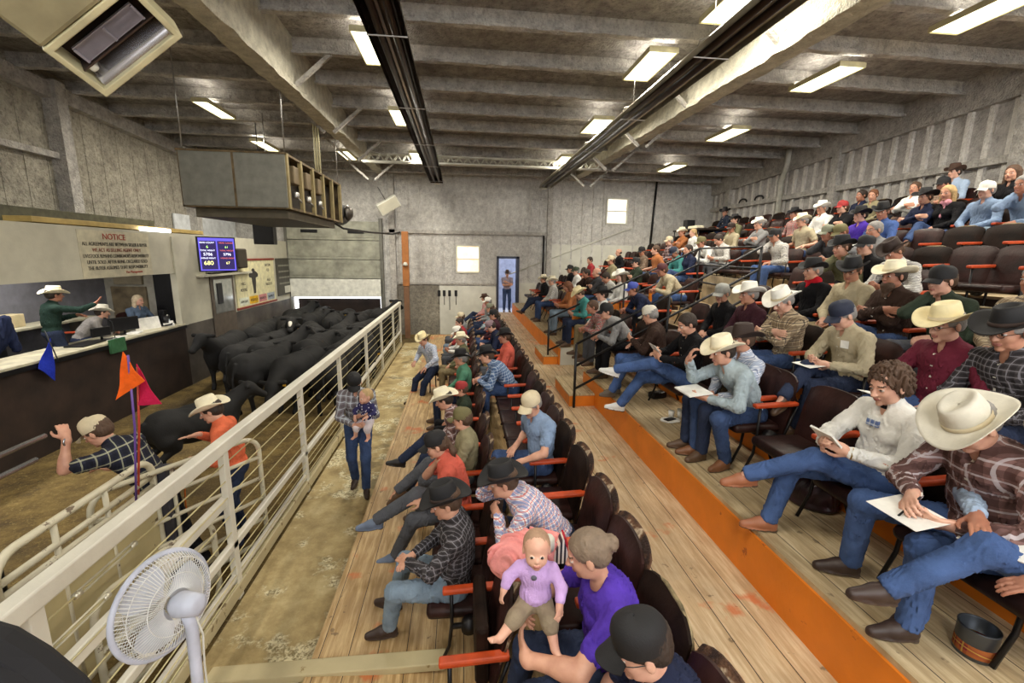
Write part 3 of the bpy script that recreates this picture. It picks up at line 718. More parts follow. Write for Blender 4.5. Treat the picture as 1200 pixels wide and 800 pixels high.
def variant(key, P, h=.0095, hc_=None):
    """meshes of one posed figure: body, shirt, trousers, two shoes"""
    if key in VAR: return VAR[key]
    J = human(P); fem = P.get('fem', False); fat = P.get('fat', 1.0); slv = P.get('sleeve', 'long'); nk = P.get('neck', .0)
    b = Sdf(); R = J['Rh']; hc = J['hc']; rm = .0075 if h < .008 else .0095
    add_head(b, hc, R, fem)
    b.cone(J['N']-J['upc']*.03, hc+R @ np.array([-.022, 0, -.075]), .060 if not fem else .048, .054 if not fem else .045, .03)
    b.ell(J['C']+J['upc']*.02, (.09, .135, .15), J['Rc'], .04); b.ell(J['W'], (.085, .12, .14), J['Rw'], .04); b.ell(J['H'], (.09, .135, .10), J['Rw'], .04)
    af = P.get('armr', 1.0)
    for i, s_ in enumerate((1, -1)):
        sh, e, w_, d, n, cu = J['arm%d' % i]
        b.cone(J['N']-J['upc']*.02, sh, .045, .046, .03); b.cone(sh, e, .046*af, .037*af, .02); b.cone(e, w_, .038*af, .0255*af, .02)
        b.ell(e+(w_-e)*.25, (.075, .040*af, .040*af), frame_xz(w_-e, (0.01, 0, 1)), .02)
        add_hand(b, w_, d, n, s_, cu, rm)
        hj, kn, an, f = J['leg%d' % i]
        b.cone(hj, kn, .062, .045, .03); b.cone(kn, an, .044, .03, .02); b.cone(an, an+f*.08-np.array([0, 0, .05]), .03, .028, .02)
    out = {'J': J, 'hc': hc, 'R': R}
    out['body'] = b.mesh('person_body', h, [skin_mat(0), M_eyew, M_iris, M_lip, M_brow], face_region(hc, R))
    hc2 = max(h, .0085) if hc_ is None else hc_
    wr = P.get('wr', .006)
    s = Sdf(); o = .012
    s.ell(J['C']+J['upc']*.012, (.125*fat, .178 if not fem else .158, .18), J['Rc'], .05, wr=wr)
    s.ell(J['W']+J['Rw'] @ np.array([.018*(fat-1)*6, 0, .01]), (.118*fat*1.02, .158*min(1.1, fat), .15), J['Rw'], .05, wr=wr)
    s.ell(J['H']+J['upw']*.05, (.122*fat, .165, .085), J['Rw'], .04, wr=wr)
    if fem:
        for y in (.07, -.07): s.ell(J['C']+J['Rc'] @ np.array([.085, y, -.01]), (.055, .06, .06), J['Rc'], .04)
    else: s.ell(J['C']+J['Rc'] @ np.array([.055, 0, .05]), (.07, .14, .08), J['Rc'], .04)
    s.cone(J['N']-J['upc']*.045+J['Rc'] @ np.array([0, .06, 0]), J['N']-J['upc']*.045-J['Rc'] @ np.array([0, .06, 0]), .07, .07, .05)
    if nk == 0: s.cone(J['N']-J['upc']*.03, J['N']+J['upc']*.016+(hc-J['N'])*.10, .074, .070, .02)     # collar
    for i, s_ in enumerate((1, -1)):
        sh, e, w_, d, n, cu = J['arm%d' % i]
        s.cone(J['N']-J['upc']*.04, sh, .06, .062, .05)
        if slv == 'long':
            s.cone(sh, e, .064, .052, .035, wr=wr); s.cone(e, w_-(w_-e)*.06, .053, .038, .03, wr=wr)
        else: s.cone(sh, sh+(e-sh)*.62, .064, .062, .035, wr=wr)
    if not nk and P.get('open', 1): s.ell(J['N']+J['Rc'] @ np.array([.082, 0, .012]), (.045, .030, .062), J['Rc'], .008, op='s')
    if nk: s.ell(J['N']+J['Rc'] @ np.array([.07, 0, .04]), (.085, .08, .06), J['Rc'], .015, op='s')
    def btn(c):
        q = (c-J['C']) @ J['Rc']; zz = (q[:, 2]+.5) % .085
        return ((np.abs(q[:, 1]) < .0062) & (q[:, 0] > .03) & (zz < .0115) & (q[:, 2] < .16) & (q[:, 2] > -.3)).astype(int)
    out['shirt'] = s.mesh('shirt', hc2, [cloth((.2, .2, .2)), mat('shirt_button', hexc('d8d4c8'), .4)], btn if (h < .008 and slv == 'long' and not fem) else None)
    t = Sdf(); t.ell(J['H']-J['upw']*.005, (.128*min(fat, 1.1), .172, .105), J['Rw'], .04)
    for i in (0, 1):
        hj, kn, an, f = J['leg%d' % i]; ca = an-nrm(an-kn)*.005
        t.cone(hj, kn, .094, .068, .045, wr=wr); t.cone(kn, ca, .067, .056, .03, wr=.006, fr=100)
        t.cut(ca-.1, ca+.1, ca+nrm(ca-kn)*.03, nrm(ca-kn))
    out['trousers'] = t.mesh('trousers', hc2, [denim((.03, .05, .12))])
    for i, nm in ((0, 'shoeL'), (1, 'shoeR')):
        hj, kn, an, f = J['leg%d' % i]; q = Sdf(); shin = nrm(kn-an)
        u0 = nrm(shin*.5+np.array([0, 0, 1.])) if abs(f[2]) > .05 or an[2] > .2 else np.array([0, 0, 1.])
        Rf = frame_xz(f, u0 if abs(np.dot(nrm(u0), f)) < .95 else np.array([0, .3, 1])); Rf = np.array(Rf); u = Rf[:, 2]
        q.cone(an+shin*.09, an-u*.01, .047, .042, .02); q.cone(an-f*.025-u*.055, an+f*.06-u*.045, .036, .037, .03); q.cone(an+f*.06-u*.045, an+f*.165-u*.068, .038, .027, .03)
        q.ell(an+f*.065-u*.085, (.125, .042, .014), Rf, .01); q.ell(an-f*.03-u*.09, (.034, .032, .018), Rf, .006)
        q.cut(an-.3, an+.3, an-u*.1, -u)
        lv = float(np.dot(an, u))-.083
        out[nm] = q.mesh('shoe', hc2, [mat('boot_leather', (.10, .055, .03), .5), mat('shoe_sole', hexc('57493a'), .8)], lambda c, u=u, lv=lv: ((c @ u) < lv).astype(int))
    VAR[key] = out; return out
# hair (head-local, shared meshes)
HAIR = {}
def hair_mesh(kind):
    if kind in HAIR: return HAIR[kind]
    s = Sdf(); wr = .003
    if kind == 'bald':
        s.ell((-.035, 0, -.005), (.085, .086, .045), None, .02, wr=wr, fr=260); s.cut((-.3, -.3, -.3), (.3, .3, .3), (-.0, 0, 0), (1, 0, .9))
    elif kind == 'curly':
        s.ell((-.030, 0, .052), (.112, .100, .096), None, .02, wr=.016, fr=170); s.ell((-.06, 0, -.015), (.078, .092, .075), None, .03, wr=.016, fr=150)
        s.ell((.085, 0, -.01), (.06, .065, .075), None, .02, op='s')
    else:
        s.ell((-.020, 0, .047), (.103, .086, .087), None, .02, wr=wr, fr=300); s.ell((-.055, 0, -.005), (.060, .078, .06), None, .03, wr=wr, fr=300)
        s.ell((.092, 0, -.005), (.056, .075, .072), None, .02, op='s')
        if kind == 'bun': s.ell((-.125, -.0, .035), (.038, .045, .042), None, .01, wr=.005, fr=260)
        if kind == 'long':
            for y in (.062, -.062): s.cone((-.03, y, .02), (-.015, y*1.35, -.19), .04, .034, .03, wr=.006, fr=200)
            s.cone((-.07, 0, .0), (-.08, 0, -.2), .06, .06, .04, wr=.006, fr=200)
        if kind == 'tail':
            s.cone((-.11, 0, .0), (-.13, .02, -.10), .026, .03, .02, wr=.004, fr=200); s.cone((-.13, .02, -.1), (-.09, .03, -.24), .028, .012, .02, wr=.004, fr=200)
    HAIR[kind] = s.mesh('hair', .0062, [mat('hair', (.05, .03, .02), .8)]); return HAIR[kind]
def hair_mat(c):
    return mat('hair_%s' % c, {'black': (.012, .01, .01), 'dark': (.03, .018, .012), 'brown': (.085, .045, .025), 'grey': (.26, .245, .23), 'blond': (.46, .31, .14), 'babyhair': (.36, .22, .14), 'ash': (.20, .145, .10), 'red': (.16, .06, .025), 'palebl': (.62, .50, .34)}[c], .7, var=.14, scale=18, bmp=.35, bscale=60)
HATM = {}
def cowboy(kind='w'):
    if kind in HATM: return HATM[kind]
    P = []; n = 48
    wide = {'w': 1.0, 'n': .86}[kind]
    def ring(rx, ry, z, crease=0, brim=0):
        row = []
        for i in range(n):
            t = 2*PI*i/n; c, s_ = math.cos(t), math.sin(t)
            x, y = rx*c, ry*s_; zz = z
            if crease: zz -= crease*(.35+.65*math.exp(-(y/.028)**2)); y *= 1-.14*max(0, c)
            if brim: zz += brim*(.062*abs(s_)**2.2-.022*abs(c)**3); y *= 1-.10*brim*abs(s_)
            row.append((x, y, zz))
        return row
    W = wide
    P = [ring(.004, .004, .118, .022), ring(.04, .026, .120, .024), ring(.068, .046, .126, .014), ring(.082, .058, .122, .004), ring(.090, .066, .110), ring(.098, .076, .07), ring(.103, .083, .03), ring(.107, .088, .004),
         ring(.122*W, .104*W, .000, 0, .12), ring(.152*W, .135*W, .000, 0, .45), ring(.182*W, .170*W, .002, 0, .85), ring(.196*W, .186*W, .005, 0, 1.0),
         ring(.196*W, .186*W, -.001, 0, 1.0), ring(.180*W, .168*W, -.005, 0, .85), ring(.150*W, .133*W, -.007, 0, .45), ring(.118*W, .10*W, -.008, 0, .1), ring(.100, .081, -.006), ring(.096, .076, .05), ring(.07, .05, .09), ring(.004, .004, .088)]
    mb = MB(); mb.grid(P, True, True)
    me = mb.mesh('cowboy_hat', mat('felt', (.6, .55, .42)))
    bd = MB(); bd.grid([[(x*1.02, y*1.02, z) for x, y, z in ring(.1065, .0875, .006)], ring(.1095, .0905, .008), ring(.1060, .0865, .030), [(x*.985, y*.985, z) for x, y, z in ring(.1060, .0865, .030)]], True, True)
    bm_ = bd.mesh('hat_band', mat('felt', (.6, .55, .42)))
    HATM[kind] = (me, bm_); return HATM[kind]
def capm():
    if 'cap' in HATM: return HATM['cap']
    n = 32; P = []
    for z, r in ((-.012, 1.0), (.02, 1.0), (.045, .97), (.07, .86), (.088, .66), (.098, .38), (.102, .05)):
        P.append([(.106*r*math.cos(2*PI*i/n)-.004, .089*r*math.sin(2*PI*i/n), z+.012*max(0, math.cos(2*PI*i/n))*(1 if z > .03 else 0)) for i in range(n)])
    c = MB().grid(P, True, True); c.lathe([(.0, .1), (.009, .102), (.007, .108), (0, .11)], 8)
    bl = MB(); top = []; bot = []
    for j in range(7):
        u = j/6; r1, r2 = [], []
        for i in range(13):
            a = (i/12-.5)*2; y = a*.078*(1-.0*u); x = .078+.022*(1-a*a)+u*.082*math.sqrt(max(.0, 1-a*a*.86)); z = -.006-.016*a*a*(.4+u)-.022*u
            r1.append((x, y, z+.002)); r2.append((x, y, z-.003))
        top.append(r1); bot.append(r2)
    bl.grid(top); bl.grid(bot); rim = [[t for t in top[-1]], [t for t in bot[-1]]]; bl.grid(rim)
    HATM['cap'] = (c.mesh('cap', mat('felt', (.6, .55, .42))), bl.mesh('bill', mat('felt', (.6, .55, .42)))); return HATM['cap']
HC = {'cream': hexc('efe6c9'), 'white': hexc('ece9df'), 'black': hexc('121114'), 'brown': hexc('4a3326'), 'dkbrown': hexc('33231d'), 'tan': hexc('cdbfa0'), 'olive': hexc('6b6440'), 'navy': hexc('20273c'), 'red': hexc('9a2a2a'),
      'maroon': hexc('4d2227'), 'camo': hexc('7d7f6c'), 'mauve': hexc('8b737a'), 'grey': hexc('9a9a94'), 'blue': hexc('3a4a9c'), 'green': hexc('35402e'), 'straw': hexc('eadcae'), 'silver': hexc('d8d3c4')}
def hatmat(c): return mat('hat_'+c, HC[c], .75, var=.07, scale=12, bmp=.15, bscale=120)
PROX = {}
def oslot(o, m, i=0):
    o.material_slots[i].link = 'OBJECT'; o.material_slots[i].material = m
def put(name, me, parent, m=None, M=None):
    o = bpy.data.objects.new(name, me); link(o, parent)
    if M is not None: o.matrix_local = M
    if m is not None: oslot(o, m)
    return o
def headM(v, off=(0, 0, 0), tilt=0, sc=1):
    R = v['R'] @ Ry(tilt); t = v['hc']+v['R'] @ np.array(off)
    return Matrix([list(map(float, R[i]*sc))+[float(t[i])] for i in range(3)]+[[0, 0, 0, 1]])
def person(v, loc, rz, skin=0, shirt=None, pants=None, shoe=None, hat=None, hair=None, sc=1.0, label='', group=None, wide=1.0, hatk='w', tilt=0, glasses=False, beard=None, parts=True):
    o = bpy.data.objects.new('person', v['body']); link(o); o.location = tuple(map(float, loc)); o.rotation_euler = (0, 0, rz); o.scale = (sc*wide, sc*wide, sc)
    oslot(o, skin_mat(skin)); tag(o, label, 'person', group)
    put('shirt', v['shirt'], o, shirt); put('trousers', v['trousers'], o, pants)
    sm = shoe or mat('boot_leather', (.10, .055, .03), .5)
    put('shoe', v['shoeL'], o, sm); put('shoe', v['shoeR'], o, sm)
    if hat:
        kind, c = hat
        if kind == 'cow':
            me, bd = cowboy(hatk); hh = put('cowboy_hat', me, o, hatmat(c), headM(v, (-.005, 0, .052), tilt))
            if parts: put('hat_band', bd, hh, hatmat('dkbrown' if c in ('brown', 'dkbrown', 'black') else 'tan'))
        else:
            cm_, bl = capm(); hh = put('cap', cm_, o, hatmat(c), headM(v, (-.008, 0, .045), tilt)); b2 = put('bill', bl, hh, hatmat(c))
    if hair: put('hair', hair_mesh(hair[0]), o, hair_mat(hair[1]), headM(v))
    if beard:
        if 'beard' not in HAIR:
            s = Sdf(); s.ell((.045, 0, -.085), (.052, .062, .06), None, .02, wr=.005, fr=240); s.cone((.06, 0, -.10), (.075, 0, -.19), .045, .022, .03, wr=.005, fr=220); s.ell((.09, 0, -.03), (.05, .05, .025), None, .01, op='s')
            HAIR['beard'] = s.mesh('beard', .006, [mat('hair', (.05, .03, .02), .8)])
        put('beard', HAIR['beard'], o, hair_mat(beard), headM(v))
    if glasses:
        if 'gl' not in HATM:
            g = MB()
            for y in (.032, -.032): g.tube([(.104, y+.021*math.cos(a), .008+.015*math.sin(a)) for a in [2*PI*i/14 for i in range(14)]], .0016, 5, closed=True)
            for y in (1, -1): g.tube([(.102, y*.052, .010), (.05, y*.076, .012), (-.015, y*.082, .006)], .0018, 5)
            g.tube([(.106, .011, .012), (.109, 0, .015), (.106, -.011, .012)], .0016, 5)
            HATM['gl'] = g.mesh('eyeglasses', mat('glasses_frame', (.02, .02, .022), .3, .5))
        put('eyeglasses', HATM['gl'], o, None, headM(v))
    return o
# ================================================================== CEILING LAMPS
M_tube = emis('lamp_diffuser', (1, .93, .60), 2.6)
M_lampbody = mat('lamp_housing', hexc('cfc79f'), .5)
def lamp(x, y, z, L=1.2, W=.32, rz=0, label=None, power=None, tiltx=0):
    r = empty('ceiling_light', (x, y, z), rz)
    if label: tag(r, label, 'ceiling light', 'fluorescent lights under the roof')
    h = MB(); h.box((-W/2, -L/2, 0), (W/2, L/2, .07)).box((-W/2-.015, -L/2-.01, -.02), (-W/2, L/2+.01, .06)).box((W/2, -L/2-.01, -.02), (W/2+.015, L/2+.01, .06)).box((-W/2, -L/2-.012, -.02), (W/2, -L/2, .06)).box((-W/2, L/2, -.02), (W/2, L/2+.012, .06))
    h.build('housing', M_lampbody, r)
    for s_ in (-1, 1): MB().box((s_*W*.25-W*.23, -L/2+.02, -.012), (s_*W*.25+W*.23, L/2-.02, .0), bev=.004).build('diffuser', M_tube, r)
    w_ = MB()
    for yy in (-L*.4, L*.4): w_.tube([(0, yy, .07), (0, yy, max(.12, roofz(y+yy)-z-.05))], .004, 4)
    w_.build('hanger', M_steel, r)
    ld = bpy.data.lights.new('lamp_glow', 'AREA'); ld.shape = 'RECTANGLE'; ld.size = W; ld.size_y = L; ld.energy = power or LAMP_W; ld.color = (1, .93, .80)
    lo = bpy.data.objects.new('lamp_glow', ld); lo.location = (0, 0, -.03); link(lo, r)
    l2 = ld.copy(); l2.energy = (power or LAMP_W)*UPLIGHT; l2.size = W*.8; lo = bpy.data.objects.new('lamp_glow', l2); lo.location = (0, 0, .1); lo.rotation_euler = (PI, 0, 0); link(lo, r)  # upward fill, added only to brighten the ceiling
    return r
LP = [(432, 57, 'first lit lamp seen beside the left tube heater, nearest of the three'), (468, 138, 'second of three lamps beside the left tube heater'), (488, 184, 'farthest of three lamps beside the left tube heater'),
      (407, 182, 'lamp partly hidden behind the left rafter'), (760, 78, 'nearest of three lamps between heater and rafter'), (699, 148, 'middle of three lamps between the tube heaters'), (662, 188, 'farthest of three lamps between the tube heaters'),
      (252, 129, 'lone yellow lamp above the grey furnace cabinet'), (311, 171, 'lamp just showing over the furnace cabinet'), (966, 93, 'large lamp above the middle of the stands'), (852, 158, 'lamp above the upper stands, second from the back'),
      (787, 197, 'lamp nearest the back wall above the stands'), (1160, 13, 'lamp at the top right over the stands'), (868, 0, 'lamp cut by the top edge beside the right rafter')]
for px, py, d in LP:
    zz = 5.35; p = None
    for _ in range(6): p = onz(px, py, zz); zz = roofz(p[1])-.40
    lamp(p[0], p[1], zz, 1.2, .46 if 640 < px < 800 or px > 800 else .3, 0, 'lit ceiling fixture, '+d, tiltx=0)
for i, (x, y) in enumerate([(-5.5, 3.2), (-5.5, -1.5), (-.6, 1.4), (-.6, -2.4), (2.6, -2.6), (7.2, 1.0), (7.2, -2.6), (9.2, 4.0)]):
    lamp(x, y, roofz(y)-.4, 1.2, .4, 0, 'fluorescent ceiling fixture behind the viewpoint', BACK_W)
# booth lamps (inside the auction booth)
for y in (5.2, 8.3):
    r = empty('booth_light', (-7.3, y, 2.54)); tag(r, 'white strip light on the ceiling of the auction booth', 'ceiling light', 'strip lights inside the auction booth')
    MB().box((-.08, -.6, 0), (.08, .6, .07), bev=.01).build('housing', M_white, r); MB().box((-.06, -.58, -.01), (.06, .58, 0)).build('diffuser', emis('booth_tube', (1, .97, .9), 5), r)
    ld = bpy.data.lights.new('lamp_glow', 'AREA'); ld.shape = 'RECTANGLE'; ld.size = .14; ld.size_y = 1.1; ld.energy = 26; ld.color = (1, .96, .9)
    lo = bpy.data.objects.new('lamp_glow', ld); lo.location = (0, 0, -.03); link(lo, r)
r = MB().box((-6.57, 10.2, 2.682), (-6.49, 11.1, 2.76), bev=.01).build('strip_light', emis('white_tube', (1, 1, 1), 4)); tag(r, 'short white strip light above the cream fascia near the score screen', 'lamp')
# tube heaters ------------------------------------------------------
M_refl = mat('heater_reflector', hexc('5a4a42'), .28, .9, var=.3, scale=3)
M_refl2 = mat('heater_reflector_bright', hexc('b8b09c'), .3, .7, var=.2, scale=3)
def tube_heater(x, y0, y1, z, m, label):
    r = empty('tube_heater', (x, y0, z)); tag(r, label, 'heater')
    L = y1-y0; P = []
    prof = [(-.22, -.10), (-.21, -.02), (-.13, .07), (-.05, .10), (.05, .10), (.13, .07), (.21, -.02), (.22, -.10)]
    n = 24
    rf = MB().grid([[(a, L*i/n, b) for a, b in prof] for i in range(n+1)], False); rf.grid([[(a*1.03, L*i/n, b+.008) for a, b in prof] for i in range(n+1)], False)
    rf.prism([(-.21, -.02), (-.13, .07), (.13, .07), (.21, -.02), (.22, -.1), (-.22, -.1)], L, L+.01, 'y')
    rf.build('reflector', m, r)
    for s_ in (-1, 1): MB().tube([(s_*.09, .05, -.03), (s_*.09, L-.1, -.03)], .045, 10).build('heater_tube', mat('heater_pipe', hexc('3a2c26'), .35, .7), r)
    MB().tube([(-.09, .05, -.03), (-.06, -.1, -.03), (.06, -.1, -.03), (.09, .05, -.03)], .045, 10).build('u_bend', mat('heater_pipe', hexc('3a2c26'), .35, .7), r)
    y = .6
    while y < L:
        MB().tube([(-.23, y, -.10), (.23, y, -.10), (.16, y, .10), (0, y, .13), (-.16, y, .10)], .01, 5, closed=True).tube([(0, y, .13), (0, y, max(.2, roofz(y0+y)-z-.05))], .004, 4).build('hanger', M_steel, r); y += 2.6
    MB().box((-.1, L, -.1), (.1, L+.35, .1), bev=.02).build('burner_box', M_white, r)
tube_heater(-.82, -2.6, 16.6, 4.85, M_refl, 'long dark gas tube heater hanging left of centre, running to the back wall')
tube_heater(3.12, -2.6, 17.0, 4.85, M_refl2, 'long pale gas tube heater hanging beside the right rafter')
# furnace cabinet -----------------------------------------------------
fx0, fx1 = ony(210, 210, 8.7)[0], ony(337, 210, 8.7)[0]; fz0, fz1 = ony(270, 243, 8.7)[2], ony(270, 176, 8.7)[2]; fy0, fy1 = 8.7, 12.4
r = empty('furnace_cabinet', ((fx0+fx1)/2, fy0, fz0)); tag(r, 'large hanging furnace cabinet with two grey front panels and open rusty side', 'furnace')
W = (fx1-fx0)/2; H = fz1-fz0; L = fy1-fy0
M_gp = mat('grey_furnace_panel', hexc('77776f'), .5, .2); M_rust = mat('rusty_cabinet', hexc('6c5a3e'), .6, .3, var=.35, scale=5)
MB().box((-W+.02, 0, .02), (-.015, .03, H-.02), bev=.01).build('front_panel', M_gp, r); MB().box((.015, 0, .02), (W-.02, .03, H-.02), bev=.01).build('front_panel', M_gp, r)
b = MB().box((-W, .02, H-.04), (W, L, H)).box((-W, .02, 0), (W, L, .04)).box((-W, .02, 0), (-W+.03, L, H)).box((-W, L-.03, 0), (W, L, H)).box((-W-.01, -.01, H-.03), (W+.01, .03, H)).box((-.02, .0, 0), (.02, .04, H))
b.build('casing', M_rust, r)
for i in range(6):
    y = .05+i*(L-.15)/5; MB().box((W-.06, y-.04, 0), (W+.01, y+.05, H), bev=.006).build('side_post', mat('tan_post', hexc('8f8058'), .6, .2), r)
MB().box((-W+.1, .3, .08), (W-.25, L-.2, H-.1), bev=.03).build('heat_exchanger', mat('dark_exchanger', hexc('332c26'), .6, .4), r)
for i, y in enumerate((.45, 1.15, 1.9)):
    MB().box((W-.22, y, .5), (W-.03, y+.35, .82), bev=.02).build('burner_box', mat('burner_brown', hexc('7a6a50'), .5, .3), r)
    MB().lathe([(.05, 0), (.06, .02), (.06, .1), (.03, .12)], 12, (W-.08, y+.15, .25)).tube([(W-.08, y+.15, .3), (W-.02, y+.25, .2), (W-.05, y+.5, .12)], .015, 6).build('gas_valve', M_steel, r)
# round blower at the far end
MB().tube([(W-.35, L+.0, .3), (W-.35, L+1.1, .3)], .3, 20).build('blower_housing', mat('blower_dark', hexc('3b3a3a'), .5, .3), r)
MB().lathe([(.02, 0), (.2, 0), (.22, .04), (.1, .16), (.02, .17)], 20, (W-.03, L+.55, .3), Ry(PI/2)).build('blower_motor', mat('motor', hexc('55504a'), .4, .6), r)
MB().box((-W+.1, .2, -.16), (W-.1, L-.4, 0), bev=.01).build('outlet_duct', mat('duct_brown', hexc('5a5344'), .6, .2), r)  # one dull brown-grey duct colour
for sx in (-W+.05, W-.05):
    for y in (.1, L-.1): MB().tube([(sx, y, H), (sx, y, roofz(fy0+y)-fz0-.1)], .012, 6).build('hanger_rod', M_steel, r)
# electrical conduits dropping from the left rafter
t = MB()
for k in range(3): t.tube([(-3.35+k*.05, 11.4, 3.9), (-3.35+k*.05, 11.4, roofz(11.4)-.1)], .02, 6)
o = t.build('conduit_bundle', M_lampbody); tag(o, 'three pale conduits dropping from the roof beside the left rafter', 'conduit')
cb = MB().tube([(-3.45, 12.0, 3.2), (-3.2, 13, 2.95), (-2.9, 15, 2.95), (-2.5, 17.3, 3.0), (-2.3, 17.8, 3.1)], .03, 6).build('hanging_cable', M_black); tag(cb, 'thick black cable looping from the furnace to the back wall post', 'cable')
# unit heater, upper left ---------------------------------------------
def panel3(pts, th, mb):
    a, b_, c_, d_ = [np.array(p, float) for p in pts]; n_ = nrm(np.cross(b_-a, d_-a))*th
    vs = [a, b_, c_, d_, a+n_, b_+n_, c_+n_, d_+n_]
    return mb.raw(vs, [(0, 3, 2, 1), (4, 5, 6, 7), (0, 1, 5, 4), (1, 2, 6, 5), (2, 3, 7, 6), (3, 0, 4, 7)])
c0 = CAMPOS+nrm(ray(128, 50))*3.3; pn_ = nrm(nrm(ray(128, 50))*-.8+np.array([.12, 0, -.45]))
def onpl(px, py): r_ = ray(px, py); return CAMPOS+r_*float(np.dot(c0-CAMPOS, pn_)/np.dot(r_, pn_))
A, B, C_ = onpl(50, 68), onpl(123, 106), onpl(206, 40); D = A+(C_-B)
ctr = (A+B+C_+D)/4
ex = nrm(C_-B); ey = nrm((A-B)-ex*np.dot(A-B, ex)); ez = np.cross(ex, ey)
if np.dot(ez, pn_) < 0: ez = -ez
Lx = float(np.linalg.norm(C_-B)); Ly = float(np.linalg.norm(A-B))
r = bpy.data.objects.new('unit_heater', None); link(r); Rm = np.array([ex, ey, -ez]).T   # local z points away from the open face
r.matrix_world = Matrix([list(map(float, Rm[i]))+[float(B[i])] for i in range(3)]+[[0, 0, 0, 1]])
tag(r, 'boxy ceiling heater with polished reflector and fine grille, upper left corner', 'heater')
M_pol = mat('polished_reflector', hexc('d5d4da'), .22, .85, var=.1)
MB().box((-.02, -.02, -.02), (Lx+.02, .01, .16), bev=.006).box((-.02, Ly-.01, -.02), (Lx+.02, Ly+.02, .16), bev=.006).box((-.02, 0, -.02), (.01, Ly, .16), bev=.006).box((Lx-.01, 0, -.02), (Lx+.02, Ly, .16), bev=.006).build('rim', M_lampbody, r)
MB().grid([[(.02+(Lx-.04)*i/8, .01+Ly*.34*j/6, .13-.12*math.sin(PI/2*(1-j/6))) for j in range(7)] for i in range(9)]).build('reflector', M_pol, r)
MB().box((.01, Ly*.40, .02), (Lx-.01, Ly*.43, .14)).build('divider', mat('heater_brown', hexc('4a3c36'), .5, .4), r)
g = MB()
for k in range(12): y = Ly*.46+k*Ly*.024; g.box((Lx*.12, y, .03), (Lx*.88, y+.011, .05))
for k in range(3): g.box((Lx*(.12+.37*k), Ly*.46, .02), (Lx*(.12+.37*k)+.012, Ly*.74, .035))
g.build('grille', mat('grille_grey', hexc('9c9aa6'), .4, .3), r)
MB().box((.01, Ly*.4, .12), (Lx-.01, Ly-.01, .16)).build('back_plate', mat('heater_dark', hexc('33292a'), .5, .5), r)
MB().box((Lx*.07, Ly*.28, .02), (Lx*.15, Ly*.42, .1), bev=.01).build('ceramic_block', M_white, r)
MB().box((-.02, Ly+.02, -.02), (Lx+.3, Ly+.5, .4), bev=.02).build('cabinet', mat('cream_enamel', hexc('a39c7c'), .45, .1), r)
for q in ((0, 0), (Lx, 0)): MB().tube([(q[0], .3, .15), (q[0], .3, 1.6)], .008, 5).build('hanger_rod', M_steel, r)
# pendant speakers ------------------------------------------------------
def spk(px, py, y, wh, label, m, rr=(0, 0, 0), rod=True):
    p = ony(px, py, y); w_, h_ = wh
    r = empty('loudspeaker', tuple(p)); r.rotation_euler = rr; tag(r, label, 'speaker')
    MB().box((-w_/2, 0, -h_/2), (w_/2, .25, h_/2), bev=.015).build('enclosure', m, r)
    MB().box((-w_/2+.03, -.012, -h_/2+.03), (w_/2-.03, .0, h_/2-.03), bev=.004).build('grille', M_black if rod else M_cream, r)
    MB().tube([(0, .12, h_/2), (0, .12, (roofz(y)-p[2]-.02) if y == 12.6 else h_/2+.5)], .012, 6).build('bracket', M_black, r)
spk(308, 272, 12.6, (.5, .62), 'square black loudspeaker hanging above the ring wall beneath the furnace', M_black)
o = spk(456, 241, 16.9, (.78, .42), 'white box loudspeaker tilted on the back wall above the ring fence end', M_white, (.3, -.55, .2), False)
r = empty('loudspeaker', (-6.8, 10.95, .61)); tag(r, 'slim black loudspeaker standing at the end of the auction counter', 'speaker')
MB().box((-.06, -.07, .02), (.06, .07, .34), bev=.015).build('enclosure', M_black, r); MB().box((-.07, -.09, 0), (.07, .09, .02), bev=.005).build('foot', M_black, r)
# drain pipe on the right wall
p0 = onx(912, 228, 10.15)
o = MB().tube([(10.2, p0[1], 3.0), (10.2, p0[1], 4.75), (10.15, p0[1]-.15, 4.95), (9.95, p0[1]-.5, 5.15), (9.9, p0[1]-.6, 5.6)], .075, 12).build('drain_pipe', mat('white_pvc', hexc('c9c7bc'), .4)); tag(o, 'fat white drain pipe running down the right wall behind the stands', 'pipe')
for i, (px, py) in enumerate(((871, 237), (890, 233))):
    p = onx(px, py, 10.3); o = MB().tube([(10.28, p[1]+.22*math.cos(a), p[2]+.11*math.sin(a)) for a in [2*PI*k/16 for k in range(16)]], .03, 6, closed=True).build('cable_coil', M_black); tag(o, 'small black coil hanging on the right wall girt, '+('farther of two' if i == 0 else 'nearer of two, beside the drain pipe'), 'coil')
# orange post with lamp at the fence end
r = empty('wooden_post', (-2.05, 17.2, FZ)); tag(r, 'orange-brown wooden post with a small insulator behind the ring fence end', 'post')
MB().box((-.12, -.08, 2.0), (.12, .08, 4.0), bev=.01).build('upper_board', mat('orange_wood', hexc('a86a34'), .6), r)
MB().box((-.1, -.06, 0), (.1, .06, 2.0), bev=.01).build('lower_board', mat('worn_wood', hexc('7d5a40'), .7), r)
MB().lathe([(.02, 0), (.1, .02), (.06, .12), (.03, .14)], 12, (0, -.14, 2.75)).build('insulator', M_white, r)
